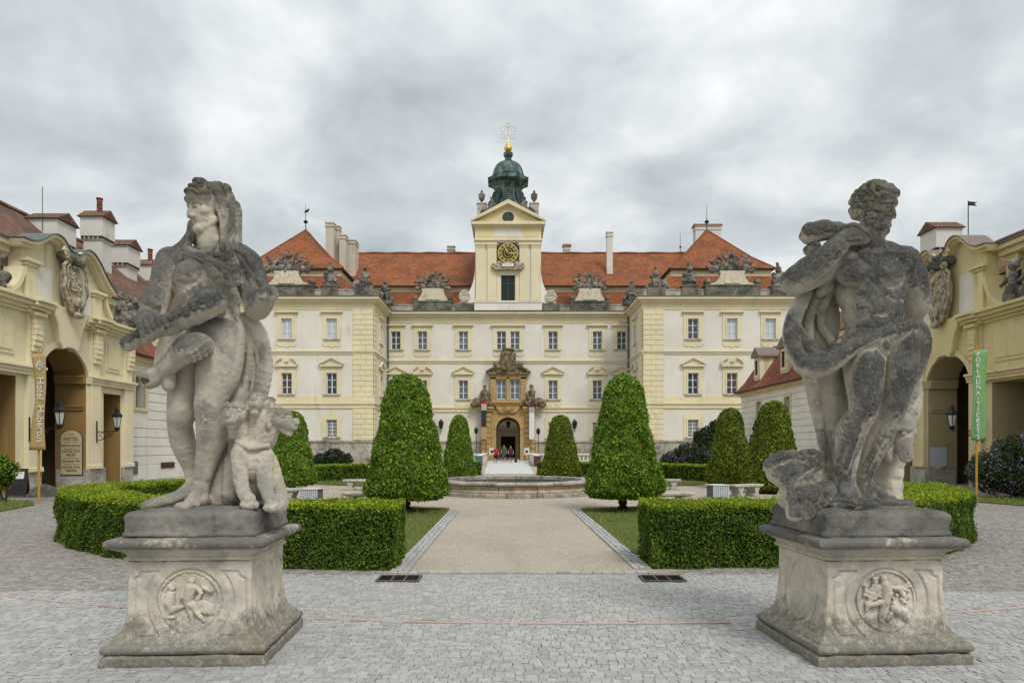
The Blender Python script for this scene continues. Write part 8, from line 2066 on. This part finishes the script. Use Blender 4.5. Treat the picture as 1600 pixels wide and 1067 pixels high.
# ------------------------------------------------------------------ visitors
MAT['skin'] = simple('skin', (0.45, 0.26, 0.18), .6, .3); MAT['hair'] = simple('brown_hair', (0.05, 0.03, 0.02), .7, .2); MAT['grey_cloth'] = simple('grey_green_cloth', (0.10, 0.11, 0.095), .85, .1); MAT['purple_cloth'] = simple('dark_purple_cloth', (0.07, 0.035, 0.075), .85, .1); MAT['shoe'] = simple('dark_shoe', (0.03, 0.03, 0.03), .6, .2); MAT['black_cloth'] = simple('black_cloth', (0.02, 0.02, 0.024), .85, .1)
def visitor(label, px, Y, hgt, top, bottom, sleeves, short, hair, stride):
    x = (px-VX)*Y/F; t = thing('person', label, 'person', (x, Y, .014)); k = hgt/1.75
    def S_(): return Sculpt((-.5, -.45, -.02), (.5, .45, 1.9), .018)
    st_ = stride
    legs = [[(.09, 0, .92, .09), (.10, -.06*st_, .50, .06), (.10, .10*st_-.02, .09, .042)], [(-.09, 0, .92, .09), (-.10, .04*st_, .50, .06), (-.10, -.16*st_, .09, .042)]]
    arms = [[(.20, 0, 1.42, .055), (.26, .03, 1.14, .045), (.27, -.08, .92, .035)], [(-.20, 0, 1.42, .055), (-.26, .02, 1.14, .045), (-.27, -.10, .93, .035)]]
    b = S_()
    for c in legs+arms: b.chain(c, .02)
    b.cone((0, 0, .95), (0, 0, 1.38), .135, .15, .05); b.cone((0, 0, 1.42), (0, -.01, 1.54), .055, .05, .03); b.ell((0, -.015, 1.64), (.075, .095, .115), .02); b.cone((0, -.105, 1.645), (0, -.115, 1.615), .012, .016, .01)
    for sx in (-1, 1): b.ell((sx*.03, -.108, 1.655), (.014, .014, .01), .005, sub=True); b.ell((sx*.078, 0, 1.635), (.014, .025, .03), .01); b.ell((sx*.27, -.11, .87), (.03, .03, .06), .01); 
    for sx, ly in ((1, .10*st_-.02), (-1, -.16*st_)): b.cone((sx*.1, ly+.02, .05), (sx*.11, ly-.15, .035), .04, .03, .02)
    for sx in (-1, 1):
        for q in range(4): b.cone((sx*(.255+q*.012), -.12-q*.004, .83), (sx*(.255+q*.012), -.135, .775+abs(q-1.5)*.008), .009, .007, .003)
        b.cone((sx*.245, -.13, .88), (sx*.235, -.15, .83), .01, .008, .004)
    b.cone((-.02, -.105, 1.585), (.02, -.105, 1.585), .006, .006, .004, True)
    sh = S_(); sh.cone((0, 0, .90), (0, 0, 1.36), .155, .165, .05); sh.cone((-.17, 0, 1.42), (.17, 0, 1.42), .075, .075, .05)
    for c in arms: sh.cone(c[0][:3], np.array(c[0][:3])+(np.array(c[1][:3])-np.array(c[0][:3]))*sleeves, .072, .064, .02)
    sh.cone((0, 0, 1.47), (0, 0, 1.56), .06, .07, .0, True)
    tr = S_(); tr.cone((-.05, 0, .93), (.05, 0, .93), .14, .14, .05)
    for c in legs:
        p0, p1, p2 = [np.array(q[:3]) for q in c]; tr.cone(p0, p1, .105, .085, .03)
        if short < 1: tr.cone(p0, p0+(p1-p0)*.0+(p1-p0)*1.0, .105, .09, .02)
        else: tr.cone(p1, p2+(p1-p2)*.15, .085, .06, .03)
    ha = S_(); ha.ell((0, .012, 1.68), (.084, .10, .09), .01); ha.ell((0, .04, 1.62), (.08, .075, .10 if hair else .06), .02); ha.ell((0, -.13, 1.60), (.07, .08, .08), .01, sub=True)
    so = S_()
    for sx, ly in ((1, .10*st_-.02), (-1, -.16*st_)): so.cone((sx*.1, ly+.03, .045), (sx*.11, ly-.17, .035), .05, .042, .02)
    for nm, s_, mt in (('body', b, 'skin'), ('shirt', sh, top), ('trousers', tr, bottom), ('hair', ha, 'hair'), ('shoes', so, 'shoe')):
        o = put(nm, s_.mesh(nm, MAT[mt]), t, (0, 0, 0), local=True); o.scale = (k, k, k)
visitor('person in a red long sleeved top and black shorts walking from the gate', 774.5, 69.5, 1.66, 'red', 'black_cloth', 1.5, 0, 1, 1.0)
visitor('person in a grey green shirt and shorts walking in the middle of three', 787.5, 72.5, 1.80, 'grey_cloth', 'grey_cloth', .6, 0, 0, -1.0)
visitor('person in a dark purple top and dark shorts, rightmost of the three', 798, 72.0, 1.70, 'purple_cloth', 'black_cloth', .35, 0, 1, 1.0)
t = thing('small_dog', 'tiny dark dog sitting on the pale walkway right of the walkers', 'dog', ((806-VX)*71/F, 71, .014)); sc = Sculpt((-.3, -.35, -.03), (.3, .4, .62), .014)
sc.cone((0, .1, .12), (0, -.05, .28), .11, .085, .04); sc.cone((0, -.06, .3), (0, -.09, .42), .06, .05, .03); sc.ell((0, -.11, .46), (.06, .075, .06), .02); sc.cone((0, -.15, .45), (0, -.21, .43), .035, .022, .015)
for sx in (-1, 1): sc.cone((sx*.05, -.09, .26), (sx*.055, -.11, .03), .035, .022, .02); sc.cone((sx*.09, .08, .12), (sx*.1, -.02, .03), .06, .03, .03); sc.cone((sx*.045, -.1, .5), (sx*.055, -.1, .56), .022, .008, .01); sc.cone((sx*.1, -.02, .02), (sx*.1, -.08, .015), .025, .02, .01)
sc.cone((0, .18, .1), (.06, .28, .2), .025, .012, .02); put('body', sc.mesh('body', MAT['black_cloth']), t, local=True)
